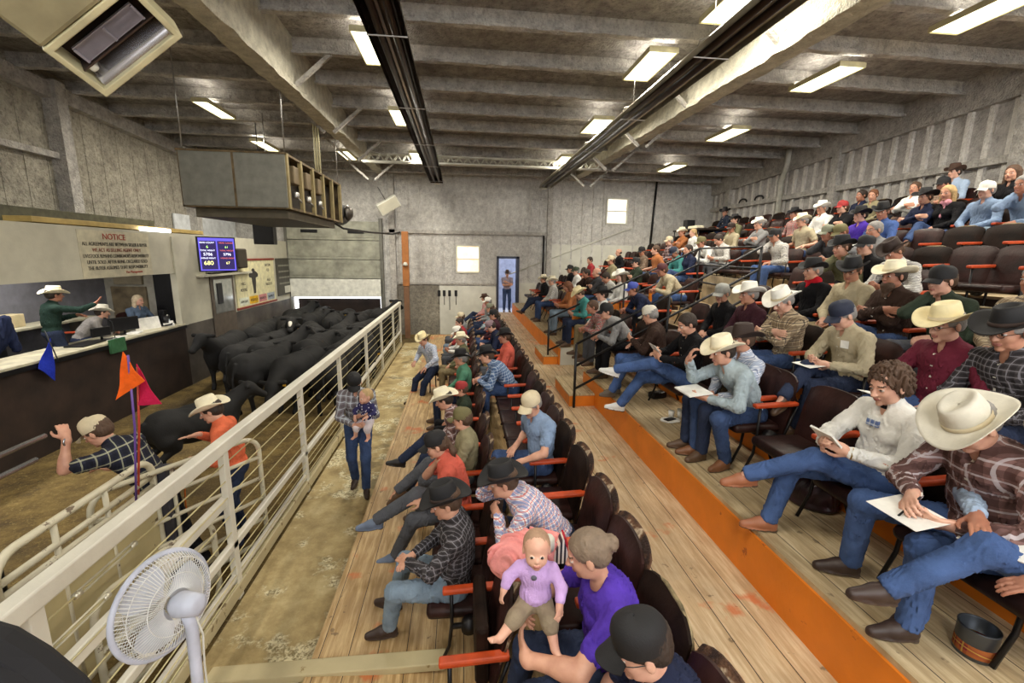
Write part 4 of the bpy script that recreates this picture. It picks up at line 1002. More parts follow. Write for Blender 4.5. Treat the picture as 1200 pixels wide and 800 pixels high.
# four black stock paddles hanging on the wainscot
for i, px in enumerate((514.5, 520.5, 526.8, 534.3)):
    a = ony(px, 340, 17.95); b_ = ony(px, 347, 17.95); c_ = ony(px, 357+(i == 2)*6, 17.95)
    r = empty('stock_paddle', (a[0], 17.949, a[2])); tag(r, 'black stock paddle hanging blade up on the white back wall, '+('leftmost', 'second from left', 'third from left', 'rightmost')[i]+' of four', 'paddle', 'stock paddles on the back wall')
    h1 = a[2]-b_[2]; h2 = a[2]-c_[2]
    MB().box((-.055, -.015, -h1), (.055, .015, 0), bev=.012).build('blade', M_black, r); MB().tube([(0, 0, -h1), (0, 0, -h2)], .013, 6).build('handle', mat('paddle_stick', hexc('55504a'), .5), r)

# ================================================================== RING FENCE
FX = -2.1; FT = .62
r = empty('ring_fence', (FX, 8, FZ)); tag(r, 'white welded pipe and cable fence along the sale ring', 'fence')
def wy(px, py, x=FX): return float(onx(px, py, x)[1])
def fb(a, b): return (a[0]-FX, a[1]-8, a[2]-FZ), (b[0]-FX, b[1]-8, b[2]-FZ)
Y0f, Y1f = .9, 15.6
posts = [wy(30, 690), wy(259, 516), wy(350, 444), wy(396, 409), wy(428, 386), wy(446, 371), wy(460, 362), 15.55]
print('POSTS', [round(q, 2) for q in posts])
def rail(z, y0, y1, w_, h_, nm='rail', m=None, x=0): a, b = fb((FX+x, y0, z), (FX+x, y1, z)); MB().bar(a, b, w_, h_, bev=.012).build(nm, m or M_fence, r)
rail(FT, Y0f, Y1f, .10, .11, 'top_rail'); rail(-.35, Y0f, Y1f, .055, .075, 'middle_rail')
rail(.10, 1.1, posts[1], .06, .09, 'middle_rail', None, -.02); rail(-.86+.06, 1.2, Y1f, .07, .13, 'kick_board', paint_mat('kick_board_paint', hexc('cbbf9a'), hexc('6e5a38'), .6, .6, 6)); rail(-.66, 1.2, posts[2], .05, .05, 'lower_rail')
for y in posts: a, b = fb((FX, y, FZ), (FX, y, FT-.03)); MB().bar(a, b, .055, .085, up=(0, 1, 0), bev=.006).build('post', M_fence, r)
cy = MB
for z in (.46, .30, .14, -.04, -.2, -.46, -.55, -.64, -.72):
    a, b = fb((FX+.02, 1.3, z), (FX+.02, Y1f, z)); MB().tube([a, b], .006, 5).build('cable', mat('cable_wire', hexc('c4b98c'), .4, .4), r)
for z, y in ((.46, 2.35), (.30, 2.1), (-.46, 2.5), (-.64, 2.3)):
    a, b = fb((FX+.02, y, z), (FX+.02, y+.42, z)); t = MB().tube([(a[0], a[1], a[2]-.016), (b[0], b[1], b[2]-.016)], .007, 5).tube([(a[0], a[1], a[2]+.016), (b[0], b[1], b[2]+.016)], .007, 5)
    for q in (a, b): t.lathe([(.0, -.02), (.018, -.02), (.018, .02), (0, .02)], 8, q, Rx(PI/2))
    t.build('turnbuckle', mat('zinc', hexc('d2cdb8'), .35, .5), r)
# solid sheet gate behind the near end of the fence
def tubegate(name, x0, y0, x1, y1, ztop, zbot, bars, label, sheet=None, r_=.028, uprights=(.33, .66), mm=None):
    rr = empty(name, (x0, y0, FZ)); tag(rr, label, 'gate'); d = np.array([x1-x0, y1-y0, 0]); L = np.linalg.norm(d); u = d/L; mm = mm or M_gate
    P = lambda t, z: (u[0]*t, u[1]*t, z-FZ)
    c = .16; arc = lambda tc, zc, a0, a1: [P(tc+c*math.cos(a), zc+c*math.sin(a)) for a in np.linspace(a0, a1, 6)]
    pts = arc(c, ztop-c, PI, PI/2)+arc(L-c, ztop-c, PI/2, 0)+arc(L-c, zbot+c, 0, -PI/2)+arc(c, zbot+c, -PI/2, -PI)
    MB().tube(pts, r_, 8, closed=True).build('frame', mm, rr)
    for z in bars: MB().tube([P(.0, z), P(L, z)], r_*.85, 8).build('bar', mm, rr)
    for q in uprights: MB().tube([P(L*q, zbot), P(L*q, ztop)], r_*.7, 8).build('upright', mm, rr)
    if sheet: MB().bar(P(.03, (sheet[0]+sheet[1])/2), P(L-.03, (sheet[0]+sheet[1])/2), .02, sheet[1]-sheet[0]).build('sheet', paint_mat('beige_sheet', hexc('c4b68a'), hexc('4a3826'), .64, .5, 4), rr)
    return rr
tubegate('holding_gate', -2.75, 2.62, -2.75, 4.0, .49, -.8, (.32, .23), 'beige sheet-clad gate with rounded tube top behind the near fence', (-.8, .17), uprights=(.3, .62))
g1 = onz(165, 590, .3)
tubegate('ring_gate', -2.98, 3.6, -2.18, 4.75, .36, -.85, (.12, -.12, -.36, -.6), 'worn white tube gate swung out in front of the man in coral', None, .024, (.42, .72))
tubegate('escape_gate', -2.5, 2.9, -2.25, 3.9, -.05, -.88, (-.25, -.45, -.65), 'low worn white tube panel between the two gates', None, .024, (.5,))
o = MB().bar((-2.72, 4.09, FZ), (-2.72, 4.09, .36), .12, .14, up=(0, 1, 0), bev=.01).build('gate_post', mat('dark_grey_post', hexc('32323c'), .5)); tag(o, 'dark grey square post at the end of the sheet gate', 'post')
o = MB().bar((-2.76, 2.5, FZ), (-2.76, 2.5, .44), .14, .16, up=(0, 1, 0), bev=.01).build('gate_post', mat('dark_grey_post', hexc('32323c'), .5)); tag(o, 'dark grey hinge post at the near left end of the sheet gate', 'post')
# chromed hand bars on the ring wall, left
for i, (a, b) in enumerate((((0, 548), (80, 494)), ((8, 556), (75, 520)))):
    pa, pb = onx(*a, -4.3), onx(*b, -4.3); pb = (-4.3, float(pb[1]), float(pa[2])); pa = (-4.3, float(pa[1]-.6), float(pa[2]))
hb = empty('squeeze_rail', (-3.82, 3.05, FZ)); tag(hb, 'two polished horizontal grab rails the capped man holds', 'rail')
zr = float(onx(40, 520, -4.0)[2])
for z in (.76, .60): MB().tube([(.35, -3.0, z-FZ), (.35, .86 if z > .7 else .75, z-FZ)], .022, 10).build('rail', mat('bright_steel', hexc('b9bac4'), .2, .9), hb)
for y in (-2.8, .3): MB().tube([(.35, y, 0), (.35, y, .76-FZ)], .03, 8).build('upright', M_black, hb)
# flags ------------------------------------------------------------
def flag(name, pole, tri, col, label, th=.006):
    rr = empty(name, tuple(map(float, pole[0]))); tag(rr, label, 'flag')
    o0 = np.array(pole[0], float); MB().tube([np.array(p)-o0 for p in pole], .009, 6).build('whip_pole', mat('fibreglass_whip_%s' % name, col[1], .4), rr)
    a, b, c = [np.array(t)-o0 for t in tri]; n_ = nrm(np.cross(b-a, c-a)); G1 = []; G2 = []
    for i in range(9):
        s_ = i/8; r1, r2 = [], []
        for j in range(7):
            q = j/6; p = a+(b-a)*s_+(c-b)*s_*q; p = p+n_*.018*math.sin(7*s_+4*q)*s_; r1.append(p+n_*th/2); r2.append(p-n_*th/2)
        G1.append(r1); G2.append(r2)
    MB().grid(G1).grid(G2).grid([[r_[0] for r_ in G1], [r_[0] for r_ in G2]]).grid([[r_[-1] for r_ in G1], [r_[-1] for r_ in G2]]).grid([G1[-1], G2[-1]]).build('pennant', cloth(col[0], .7), rr)
yq = 3.62
P = lambda px, py, y=yq: ony(px, py, y)
flag('orange_flag', [P(160, 610), P(158, 500), P(150, 416)], [P(144, 412), P(137, 468), P(168, 447)], (hexc('f2661c'), hexc('6a4a9a')), 'orange triangular pennant on a tall whip beside the leaning man')
flag('pink_flag', [P(162, 610, 3.8), P(163, 500, 3.8), P(161, 430, 3.8)], [P(160, 426, 3.8), P(163, 474, 3.8), P(188, 474, 3.8)], (hexc('c8204e'), hexc('b8402c')), 'crimson pink triangular pennant just behind the orange one')
flag('blue_flag', [(-6.42, float(onx(62, 440, -6.42)[1]), 1.05), (-6.3, float(onx(62, 440, -6.42)[1]), .55)], [onx(59, 396, -6.4), onx(44, 432, -6.4)+[0, 0, 0], onx(66, 446, -6.4)], (hexc('2338b8'), hexc('222222')), 'bright blue triangular flag hanging over the counter before the standing auctioneer')
o = MB().box((-6.44, wy(138, 400, -6.4)-.18, .40), (-6.40, wy(138, 400, -6.4)+.2, .66), bev=.005).build('green_cloth', cloth(hexc('3d6a48'))); tag(o, 'small green cloth draped over the counter edge above the orange flag', 'cloth')
# ================================================================== FAN
fc = ony(192, 706, 1.80)
r = empty('pedestal_fan', (float(fc[0])+.05, float(fc[1])-.06, FZ)); tag(r, 'white pedestal fan with round wire cage beside the ring fence', 'fan')
M_fan = mat('fan_plastic', hexc('c3c8d8'), .35); M_cage = mat('fan_cage_wire', hexc('e3e3e0'), .35)
fo = np.array([r.location[0], r.location[1], FZ]); hd = np.array(fc)-fo
ax = nrm([-.80, .28, -.12]); u1 = nrm(np.cross(ax, (0, 0, 1))); u2 = np.cross(u1, ax)
R_ = .205; ring = lambda rr, d, n=40: [hd+ax*d+rr*(math.cos(2*PI*i/n)*u1+math.sin(2*PI*i/n)*u2) for i in range(n)]
cg = MB(); cg.tube(ring(R_, 0), .012, 8, closed=True).build('cage_ring', M_fan, r)
cg = MB()
for i in range(84):
    a = 2*PI*i/84; e = math.cos(a)*u1+math.sin(a)*u2
    cg.tube([hd+ax*.085+e*.045, hd+ax*.075+e*.11, hd+ax*.05+e*.17, hd+e*R_], .0017, 4, caps=False)
    cg.tube([hd-ax*.075+e*.06, hd-ax*.07+e*.12, hd-ax*.045+e*.18, hd+e*R_], .0017, 4, caps=False)
for rr_, d in ((.11, .075), (.17, .05), (.12, -.07), (.18, -.045)): cg.tube(ring(rr_, d, 32), .002, 4, closed=True)
cg.lathe([(.0, .09), (.045, .088), (.05, .08), (0, .075)], 20, hd, np.array([u1, u2, ax]).T)
cg.build('wire_cage', M_cage, r)
for k in range(3):
    a0 = 2*PI*k/3; G = []
    for i in range(7):
        rr_ = .03+.15*i/6; row = []
        for j in range(5):
            a = a0+(j/4-.5)*1.35*(.75+.35*math.sin(PI*i/6)); row.append(hd+rr_*(math.cos(a)*u1+math.sin(a)*u2)+ax*(.018*(j/4-.5)))
        G.append(row)
    G2 = [[p+ax*.003 for p in rw] for rw in G]; MB().grid(G).grid(G2).build('blade', mat('fan_blade', hexc('cfd3dc'), .4), r)
MB().lathe([(.02, -.19), (.042, -.185), (.048, -.14), (.052, -.09), (.036, -.06)], 20, hd, np.array([u1, u2, ax]).T).build('motor_housing', M_fan, r)
pb = hd-ax*.12
MB().tube([pb-np.array([0, 0, .02]), pb-np.array([-.01, 0, .10]), (.06, 0, .75), (.06, 0, .05)], .02, 10, radii=[.03, .024, .018, .022]).build('stand_pole', M_fan, r)
MB().lathe([(.19, 0), (.19, .015), (.05, .04), (.03, .08)], 24, (.06, 0, 0)).build('stand_base', M_fan, r)
MB().tube([pb+(.02, 0, 0), pb+(.05, 0, -.15), pb+(.04, 0, -.3), (.1, 0, .4), (.09, 0, .1)], .004, 5).build('power_cord', M_white, r)
# plank crossing the alley, red can
a, b = onz(243, 789, -.62), onz(522, 776, -.58)
o = MB().bar((a[0], a[1], -.66), (b[0], b[1], -.55), .13, .06, bev=.008).build('plank', paint_mat('plank_whitewash', hexc('c2b48c'), hexc('8a7448'), .62, .6, 5)); tag(o, 'pale timber plank lying across the alley at the near end', 'plank')
for x in (-1.7, -1.25): pass
o = MB().lathe([(.0, 0), (.033, 0), (.034, .005), (.034, .115), (.028, .122), (0, .122)], 20).build('drink_can', mat('red_can', hexc('a02018'), .3, .4), None, (-1.98, 2.33, -.58)); tag(o, 'small red can tucked beside the fan pole at the fence foot', 'can')
o = MB().box((-2.07, 2.15, FZ), (-1.9, 2.5, -.58), bev=.01).build('curb_block', M_low); tag(o, 'wooden block at the foot of the fence beneath the red can', 'block')
# dark out-of-focus ledge, lower left, close to the viewpoint
q = [ray(-119, 703), ray(-24, 718), ray(21, 731), ray(61, 755), ray(103, 790), ray(141, 836), ray(151, 910), ray(-119, 910)]
P_ = [CAMPOS+nrm(d)*.75 for d in q]; n_ = nrm(ray(40, 800))
mb = MB(); vs = [p for p in P_]+[p+n_*.16 for p in P_]; k = len(P_)
mb.raw(vs, [tuple(range(k)), tuple(range(2*k-1, k-1, -1))]+[(i, i+k, (i+1) % k+k, (i+1) % k) for i in range(k)])
o = mb.build('padded_ledge', mat('black_padding', (.006, .006, .008), .9)); bv = o.modifiers.new('bevel', 'BEVEL'); bv.width = .03; bv.segments = 3; tag(o, 'dark rounded padded ledge blocking the lower left corner', 'ledge')
# ================================================================== STAIR HANDRAILS
def handrail(y, x0, x1, zb0, zb1, label, near):
    r = empty('handrail', (x0, y, zb0)); tag(r, label, 'handrail')
    dz = zb1-zb0; dx = x1-x0
    for h in (1.0, .66, .30): MB().tube([(0, 0, h), (dx, 0, dz+h)], .02, 8).build('rail', M_black, r)
    for t in (0, .5, 1): MB().tube([(dx*t, 0, dz*t-(.0 if t in (0, 1) else .1)), (dx*t, 0, dz*t+1.0)], .021, 8).build('post', M_black, r)
    return r
pn = ony(672, 388, 6.4); pe = ony(893, 289, 6.4)
print('RAIL', pn, pe)
handrail(6.4, 1.72, float(pe[0]), 0, float(pe[2])-1.0, 'black steel handrail climbing the near side of the stand stairs', True)
pn2 = ony(643, 384, 9.2); pe2 = ony(820, 291, 9.2); print('RAIL2', pn2, pe2)
handrail(9.2, float(pn2[0]), float(pe2[0]), 0, float(pe2[2])-1.0, 'black steel handrail climbing the far side of the stand stairs', False)
r = empty('guard_rail', (float(pe[0]), 6.4, 1.3)); tag(r, 'black guard rail across the head of the stand stairs', 'railing')
dxx = float(pe2[0]-pe[0]); zz = float(pe[2])-1.3; zz2 = float(pe2[2])-1.3
for f in (1, .72, .42): MB().tube([(0, 0, zz*f), (dxx, 2.8, zz2*f)], .018, 8).build('rail', M_black, r)
MB().bar((.06, .2, .35), (dxx+.04, 2.6, .35), .02, .62).build('infill_board', mat('tan_board', hexc('a8977a'), .7, var=.25, scale=3), r)
# ================================================================== SIGNS
M_ink = mat('sign_ink', (.045, .04, .035), .8); M_red = mat('sign_red', (.42, .05, .03), .8)
def text(s, loc, size, m, parent=None, face='x', align='CENTER', ext=.002, sx=1, name='lettering'):
    cu = bpy.data.curves.new(name, 'FONT'); cu.body = s; cu.size = size; cu.align_x = align; cu.align_y = 'CENTER'; cu.extrude = ext
    to = bpy.data.objects.new(name, cu); COL.objects.link(to); bpy.context.view_layer.update()
    me = bpy.data.meshes.new_from_object(to.evaluated_get(bpy.context.evaluated_depsgraph_get())); me.materials.clear(); me.materials.append(m)
    bpy.data.objects.remove(to); o = bpy.data.objects.new(name, me); link(o, parent); o.location = loc; o.scale = (sx, 1, 1)
    o.rotation_euler = (PI/2, 0, PI/2) if face == 'x' else (PI/2, 0, 0); return o
X = BW+.006
ya, yb = float(onx(97, 300, BW)[1]), float(onx(174, 300, BW)[1]); yc = (ya+yb)/2; wid = yb-ya
zt_, zb_ = float(onx(135, 273, BW)[2]), float(onx(135, 323, BW)[2])
nb = MB().box((BW+.001, ya-.06, zb_-.02), (BW+.004, yb+.06, zt_+.03)).build('notice_panel', mat('notice_cream', hexc('cbc4aa'), .7)); tag(nb, 'painted NOTICE about agreements between seller and buyer on the cream fascia', 'sign')
lines = ['ALL AGREEMENTS ARE BETWEEN SELLER & BUYER', 'WE ACT AS SELLING AGENT ONLY', "LIVESTOCK REMAINS CONSIGNOR'S RESPONSIBILITY", 'UNTIL SOLD. AFTER BEING DECLARED SOLD', 'THE BUYER ASSUMES THAT RESPONSIBILITY']
H_ = zt_-zb_
text('NOTICE', (X, yc-.05, zt_-.10*H_), .19*H_, M_red, nb, sx=1.3)
for i, l in enumerate(lines):
    t = text(l, (X, yc, zt_-(.27+.135*i)*H_), .115*H_, M_ink if i != 1 else mat('sign_ink_red', (.25, .06, .04), .8), nb)
text('The Management', (X, yc+.35, zt_-.93*H_), .085*H_, M_red, nb)
def fit(t, width):
    xs_ = [v.co.x for v in t.data.vertices]
    if xs_: t.scale = (width/(max(xs_)-min(xs_)+1e-6), 1, 1)
for t, f in zip(nb.children, (.34, .98, .74, 1.0, .92, .92, .28)): fit(t, wid*f)
# score screen ------------------------------------------------------
sy0, sy1 = float(onx(236, 300, BW+.12)[1]), float(onx(275, 300, BW+.12)[1]); sz0, sz1 = float(onx(255, 318, BW+.12)[2]), float(onx(255, 277, BW+.12)[2])
q_ = onx(255, 298, BW+.42); r = empty('score_screen', (BW+.42, float(q_[1]), float(q_[2]))); tag(r, 'blue framed sale screen showing head count and weights above the counter end', 'screen'); r.rotation_euler = (0, 0, -.85)
w_, h_ = .42, .43
MB().tube([(-.08, 0, 0), (-.17, .14, 0)], .03, 8).build('wall_arm', M_black, r)
MB().box((-.08, -w_, -h_), (0, w_, h_), bev=.01).build('bezel', M_black, r)
MB().box((0, -w_+.03, -h_+.03), (.004, w_-.03, h_-.03)).build('display', emis('screen_dark', (.035, .025, .09), .9), r)
bd = MB(); e = emis('screen_blue', (.20, .16, .95), .6)
for a in ((-w_+.03, -h_+.03, -w_+.06, h_-.03), (w_-.06, -h_+.03, w_-.03, h_-.03), (-.015, -h_+.03, .015, h_-.03), (-w_+.03, h_-.1, w_-.03, h_-.03), (-w_+.03, -h_+.03, w_-.03, -h_+.06)): bd.box((.004, a[0], a[1]), (.007, a[2], a[3]))
bd.build('screen_border', e, r)
cw, cy_, cr, cp = emis('txt_white', (.8, .8, 1), 1.3), emis('txt_yellow', (.95, .85, .3), 1.3), emis('txt_red', (.75, .15, .12), 1), emis('txt_green', (.5, .9, .2), 1.2)
for cx, cm, vals in ((-w_*.5, cw, (('HEAD COUNT', .09), ('6', .16), ('TOTAL WEIGHT', .09), ('5706', .17), ('AVERAGE WEIGHT', .09), ('680', .24))), (w_*.5, cr, (('HEAD COUNT', .08), ('61', .13), ('TOTAL WEIGHT', .08), ('5796', .15), ('AVERAGE WEIGHT', .08), ('67', .15)))):
    for k, ((s_, sz), zz) in enumerate(zip(vals, (.66, .42, .22, 0, -.22, -.5))):
        m_ = cm if k % 2 == 0 else (cp if k == 1 else (cw if k == 3 else cy_))
        t = text(s_, (.009, cx, zz*h_), sz*h_*1.35, m_, r, ext=.0005); 
        if k % 2 == 0: fit(t, w_*.75)
# dark speaker behind the screen
o = MB().box((BW+.02, sy1+.0, sz0+.05), (BW+.22, sy1+.55, sz1-.3), bev=.04).build('wall_speaker', mat('brown_speaker', hexc('3c352c'), .6)); tag(o, 'brown wedge loudspeaker fixed right beside the sale screen', 'speaker')
o = MB().box((BW, sy0-.1, sz0-.12), (BW+.16, sy1+.9, sz0-.06), bev=.01).build('wall_shelf', M_cream); tag(o, 'narrow cream shelf beneath the sale screen', 'shelf')
# cattle diagram sign -------------------------------------------------
gy0, gy1 = float(onx(275, 330, BW)[1]), float(onx(321, 330, BW)[1]); gz1 = float(onx(298, 305, BW)[2]); gz0 = .66
r = empty('butcher_sign', (BW+.01, gy0, gz0)); tag(r, 'large cream sign with a black steer silhouette and coloured blocks on the ring wall', 'sign')
L = gy1-gy0; H = gz1-gz0
MB().box((0, 0, 0), (.02, L, H)).build('board', mat('sign_cream', hexc('e6dfb4'), .6), r)
MB().box((.0, -.05, H), (.035, L+.05, H+.06)).box((0, -.05, -.06), (.035, L+.05, 0)).build('red_frame', mat('sign_frame_red', hexc('8a3326'), .6), r)
cy0 = L*.42; pz = H*.36
poly = [(.0, 0), (-.13, .02), (-.17, .4), (-.24, .75), (-.26, 1.0), (-.55, 1.06), (-.58, 1.22), (-.38, 1.36), (-.2, 1.42), (-.14, 1.55), (0, 1.6), (.14, 1.55), (.2, 1.42), (.38, 1.36), (.58, 1.22), (.55, 1.06), (.26, 1.0), (.24, .75), (.17, .4), (.13, .02)]
sc = H*.36
MB().prism([(cy0+a*sc*1.1, H*.25+b*sc) for a, b in poly], .02, .026, 'x').build('steer_silhouette', M_ink, r)
for k, (cc, tt) in enumerate((('dfe3cf', 'ARM HAY'), ('e8b51e', 'FEED'), ('cf8a8a', 'RANCH'), ('a9b4c0', 'SUPPLY'))):
    MB().box((.02, L*(.04+.235*k), .04), (.025, L*(.04+.235*k)+L*.21, H*.2)).build('advert_block', mat('advert_%d' % k, hexc(cc), .6), r); fit(text(tt, (.028, L*(.145+.235*k), H*.11), H*.08, M_ink, r), L*.17)
for s_, yy, zz in (('A.L.', .06, .86), ('DAY SON', .8, .88), ('CO', .8, .76), ('HILL', .14, .5), ('MOTORS', .14, .36), ('AGI', .8, .52), ('SALES CO', .8, .42)): fit(text(s_, (.022, L*yy+.02*L, H*zz), H*.09, M_ink, r), L*.02*len(s_)+.06)
# dark menu board
by0, by1 = float(onx(324, 330, BW)[1]), float(onx(349, 330, BW)[1]); bz1 = gz1+.05
r = empty('dark_board', (BW+.01, by0, .74)); tag(r, 'dark grey lettered board beside the ring door, next to the steer sign', 'sign')
L = by1-by0; H = bz1-.74
MB().box((0, 0, 0), (.02, L, H)).build('board', mat('board_charcoal', hexc('4a4740'), .5), r)
for k in range(4): MB().box((.02, L*.08, H*(.3+.16*k)), (.024, L*.92, H*(.3+.16*k)+H*.045)).build('pale_stripe', mat('stripe_grey', hexc('8b8a7e'), .6), r)
MB().box((.02, L*.3, H*.05), (.024, L*.85, H*.24)).build('white_card', M_white, r)
# door alcove with window between counter and sign
ay0, ay1 = float(onx(247, 350, BW)[1]), float(onx(274, 350, BW)[1])
r = empty('sentry_hatch', (BW+.005, ay0, -.6)); tag(r, 'narrow framed hatch door with a mirror pane beside the end of the counter', 'hatch')
MB().box((0, 0, 0), (.03, ay1-ay0, 2.35), bev=.008).build('door_panel', mat('hatch_brown', hexc('5e544a'), .6), r)
MB().box((.03, .12, 1.25), (.04, ay1-ay0-.12, 2.15)).build('mirror_pane', mat('hatch_glass', hexc('b9bcb8'), .12, .6), r)
MB().box((.04, .25, 1.5), (.06, .5, 2.05)).build('dark_notice', M_black, r)
MB().prism([(-.1, 2.35), (ay1-ay0+.1, 2.35), (ay1-ay0+.1, 2.6), (.25, 2.6)], 0, .16, 'x').build('sloping_hood', mat('grey_hood', hexc('9a9a9a'), .4), r)
MB().box((.03, .5, .35), (.045, .75, .6)).build('vent', M_black, r)
# ================================================================== BOOTH CONTENTS
def laptop(name, x, y, z, w_, h_, rz, label, m=M_black):
    r = empty(name, (x, y, z), rz); tag(r, label, 'monitor'); MB().box((-.02, -w_/2, .08), (.02, w_/2, .08+h_), bev=.012).build('screen_case', m, r)
    MB().box((-.1, -.12, 0), (.1, .12, .02), bev=.006).build('base', m, r); MB().tube([(0, 0, .01), (0, 0, .14)], .02, 8).build('neck', m, r)
py = lambda px, yy=400: min(10.9, float(onx(px, yy, -6.8)[1]))
laptop('computer_monitor', -6.78, py(143, 375), .61, .52, .27, -.5, 'black computer monitor on the counter facing the blonde clerk')
laptop('small_monitor', -6.72, py(112, 385), .61, .34, .17, -.25, 'small black monitor in front of the clerk in the white hat')
for i, (px, dx, s_, l) in enumerate(((170, -6.72, .24, 'upright white sheet propped before the blonde clerk'),)):
    o = MB().box((-.004, -.28, 0), (.004, .28, .26)).build('paper_stand', mat('paper', hexc('f1f0ea'), .6), None, (dx, py(px, 385), .61), (0, -.2, -.3)); tag(o, l, 'paper')
for i, (px, s_) in enumerate(((128, .16), (150, .2), (192, .13), (120, .12))):
    o = MB().box((-.1, -.14, 0), (.1, .14, .01+.02*(i % 3))).build('paper_stack', mat('paper', hexc('f1f0ea'), .6), None, (-6.66, py(px, 395), .611), (0, 0, .3*i)); tag(o, 'white paper stack lying on the counter '+('before the clerk in the white hat', 'between the two monitors and the blonde clerk', 'right of the propped white sheet', 'near the green cloth')[i], 'paper', 'paperwork on the auction counter')
r = empty('water_bottle', (-6.68, py(225, 370), .61)); tag(r, 'clear water bottle at the far end of the counter', 'bottle')
MB().lathe([(0, 0), (.035, 0), (.036, .12), (.03, .16), (.014, .2), (.013, .22), (0, .22)], 16).build('bottle_body', mat('clear_plastic', hexc('d8e2ec'), .1), r); MB().lathe([(0, .22), (.016, .22), (.016, .24), (0, .24)], 12).build('bottle_cap', M_white, r)
o = MB().lathe([(0, 0), (.04, 0), (.045, .1), (0, .1)], 16).build('cup', mat('paper', hexc('f1f0ea'), .6), None, (-6.62, py(218, 372), .61)); tag(o, 'white paper cup beside the water bottle', 'cup')
o = MB().box((-.12, -.2, 0), (.12, .2, .035), bev=.01).build('keyboard', M_black, None, (-6.7, py(203, 380), .61), (0, -.2, .4)); tag(o, 'dark keyboard or phone console near the far counter end', 'console')
o = MB().box((-.15, -.3, 0), (.15, .3, .03), bev=.01).build('mixer_console', M_black, None, (-6.72, py(95, 405), .61), (0, 0, .1)); tag(o, 'long black mixing console on the counter beside the standing auctioneer', 'console')
r = empty('gooseneck_microphone', (-6.68, py(126, 390), .61)); tag(r, 'thin black gooseneck microphone bending towards the clerk in the white hat', 'microphone')
MB().tube([(0, 0, 0), (0, 0, .2), (-.03, .03, .32), (-.12, .02, .38)], .007, 6).build('neck', M_black, r); MB().tube([(-.12, .02, .38), (-.16, .02, .39)], .014, 8).build('capsule', M_black, r)
o = MB().lathe([(0, 0), (.07, 0), (.075, .22), (0, .22)], 16).build('black_bin', M_black, None, (-6.72, py(217, 368), .61)); tag(o, 'round black desk bin at the far counter end', 'bin')
# shelf and office chair behind the auctioneers
r = empty('booth_shelf', (-8.0, 7.4, -.1)); tag(r, 'low pale counter with papers along the rear of the auction booth', 'shelf')
MB().box((-.2, -3.4, .95), (.28, 3, 1.0), bev=.008).build('shelf_top', mat('pale_shelf', hexc('b9b49c'), .6), r)
for y in (-3.3, -1.2, .9, 2.8): MB().box((-.18, y, 0), (.24, y+.05, .95)).build('shelf_side', mat('shelf_side', hexc('7e786a'), .6), r)
for k in range(9): pass
rnd = random.Random(3)
for k, c in enumerate(('c9c2a4', 'a39a88', 'dedac8', '8c9a98', 'b8b098', 'd0ccc0', '857f70', 'c8b890')):
    y = 4.4+k*.62; o = MB().box((-.12, -.2, 0), (.12, .2, .18+.05*(k % 3)), bev=.01).build('file_box', mat('file_%d' % k, hexc(c), .7), None, (-8.0, y, .9)); tag(o, '%s file box, %s along the rear booth shelf' % (('tan', 'grey brown', 'off-white', 'grey green', 'beige', 'pale grey', 'dark taupe', 'straw coloured')[k], ('first', 'second', 'third', 'fourth', 'fifth', 'sixth', 'seventh', 'last')[k]), 'box', 'file boxes on the rear booth shelf')
ch = empty('office_chair', (-7.2, float(onx(6, 400, -7.2)[1]), -.1)); tag(ch, 'office chair with a navy jacket over it at the left edge of the booth', 'chair')
MB().box((-.25, -.25, .42), (.25, .25, .52), bev=.04).build('seat', M_black, ch); MB().box((-.3, -.24, .55), (-.2, .24, 1.25), bev=.05).build('backrest', M_black, ch); MB().tube([(0, 0, .08), (0, 0, .42)], .03).build('column', M_black, ch)
b_ = MB()
for k in range(5): b_.tube([(0, 0, .1), (.28*math.cos(k*1.256), .28*math.sin(k*1.256), .05)], .02)
b_.build('star_base', M_black, ch)
s = Sdf(); s.ell((-.24, 0, 1.02), (.12, .30, .36), None, .03, wr=.012, fr=60); s.cone((-.2, .28, 1.25), (-.15, .32, .75), .07, .06, .04, wr=.01, fr=60); s.cone((-.2, -.28, 1.25), (-.15, -.3, .75), .07, .06, .04, wr=.01, fr=60)
o = bpy.data.objects.new('jacket', s.mesh('jacket', .014, [cloth(hexc('1c2440'))])); link(o); o.location = ch.location; tag(o, 'navy jacket draped over the office chair at the left edge', 'jacket')

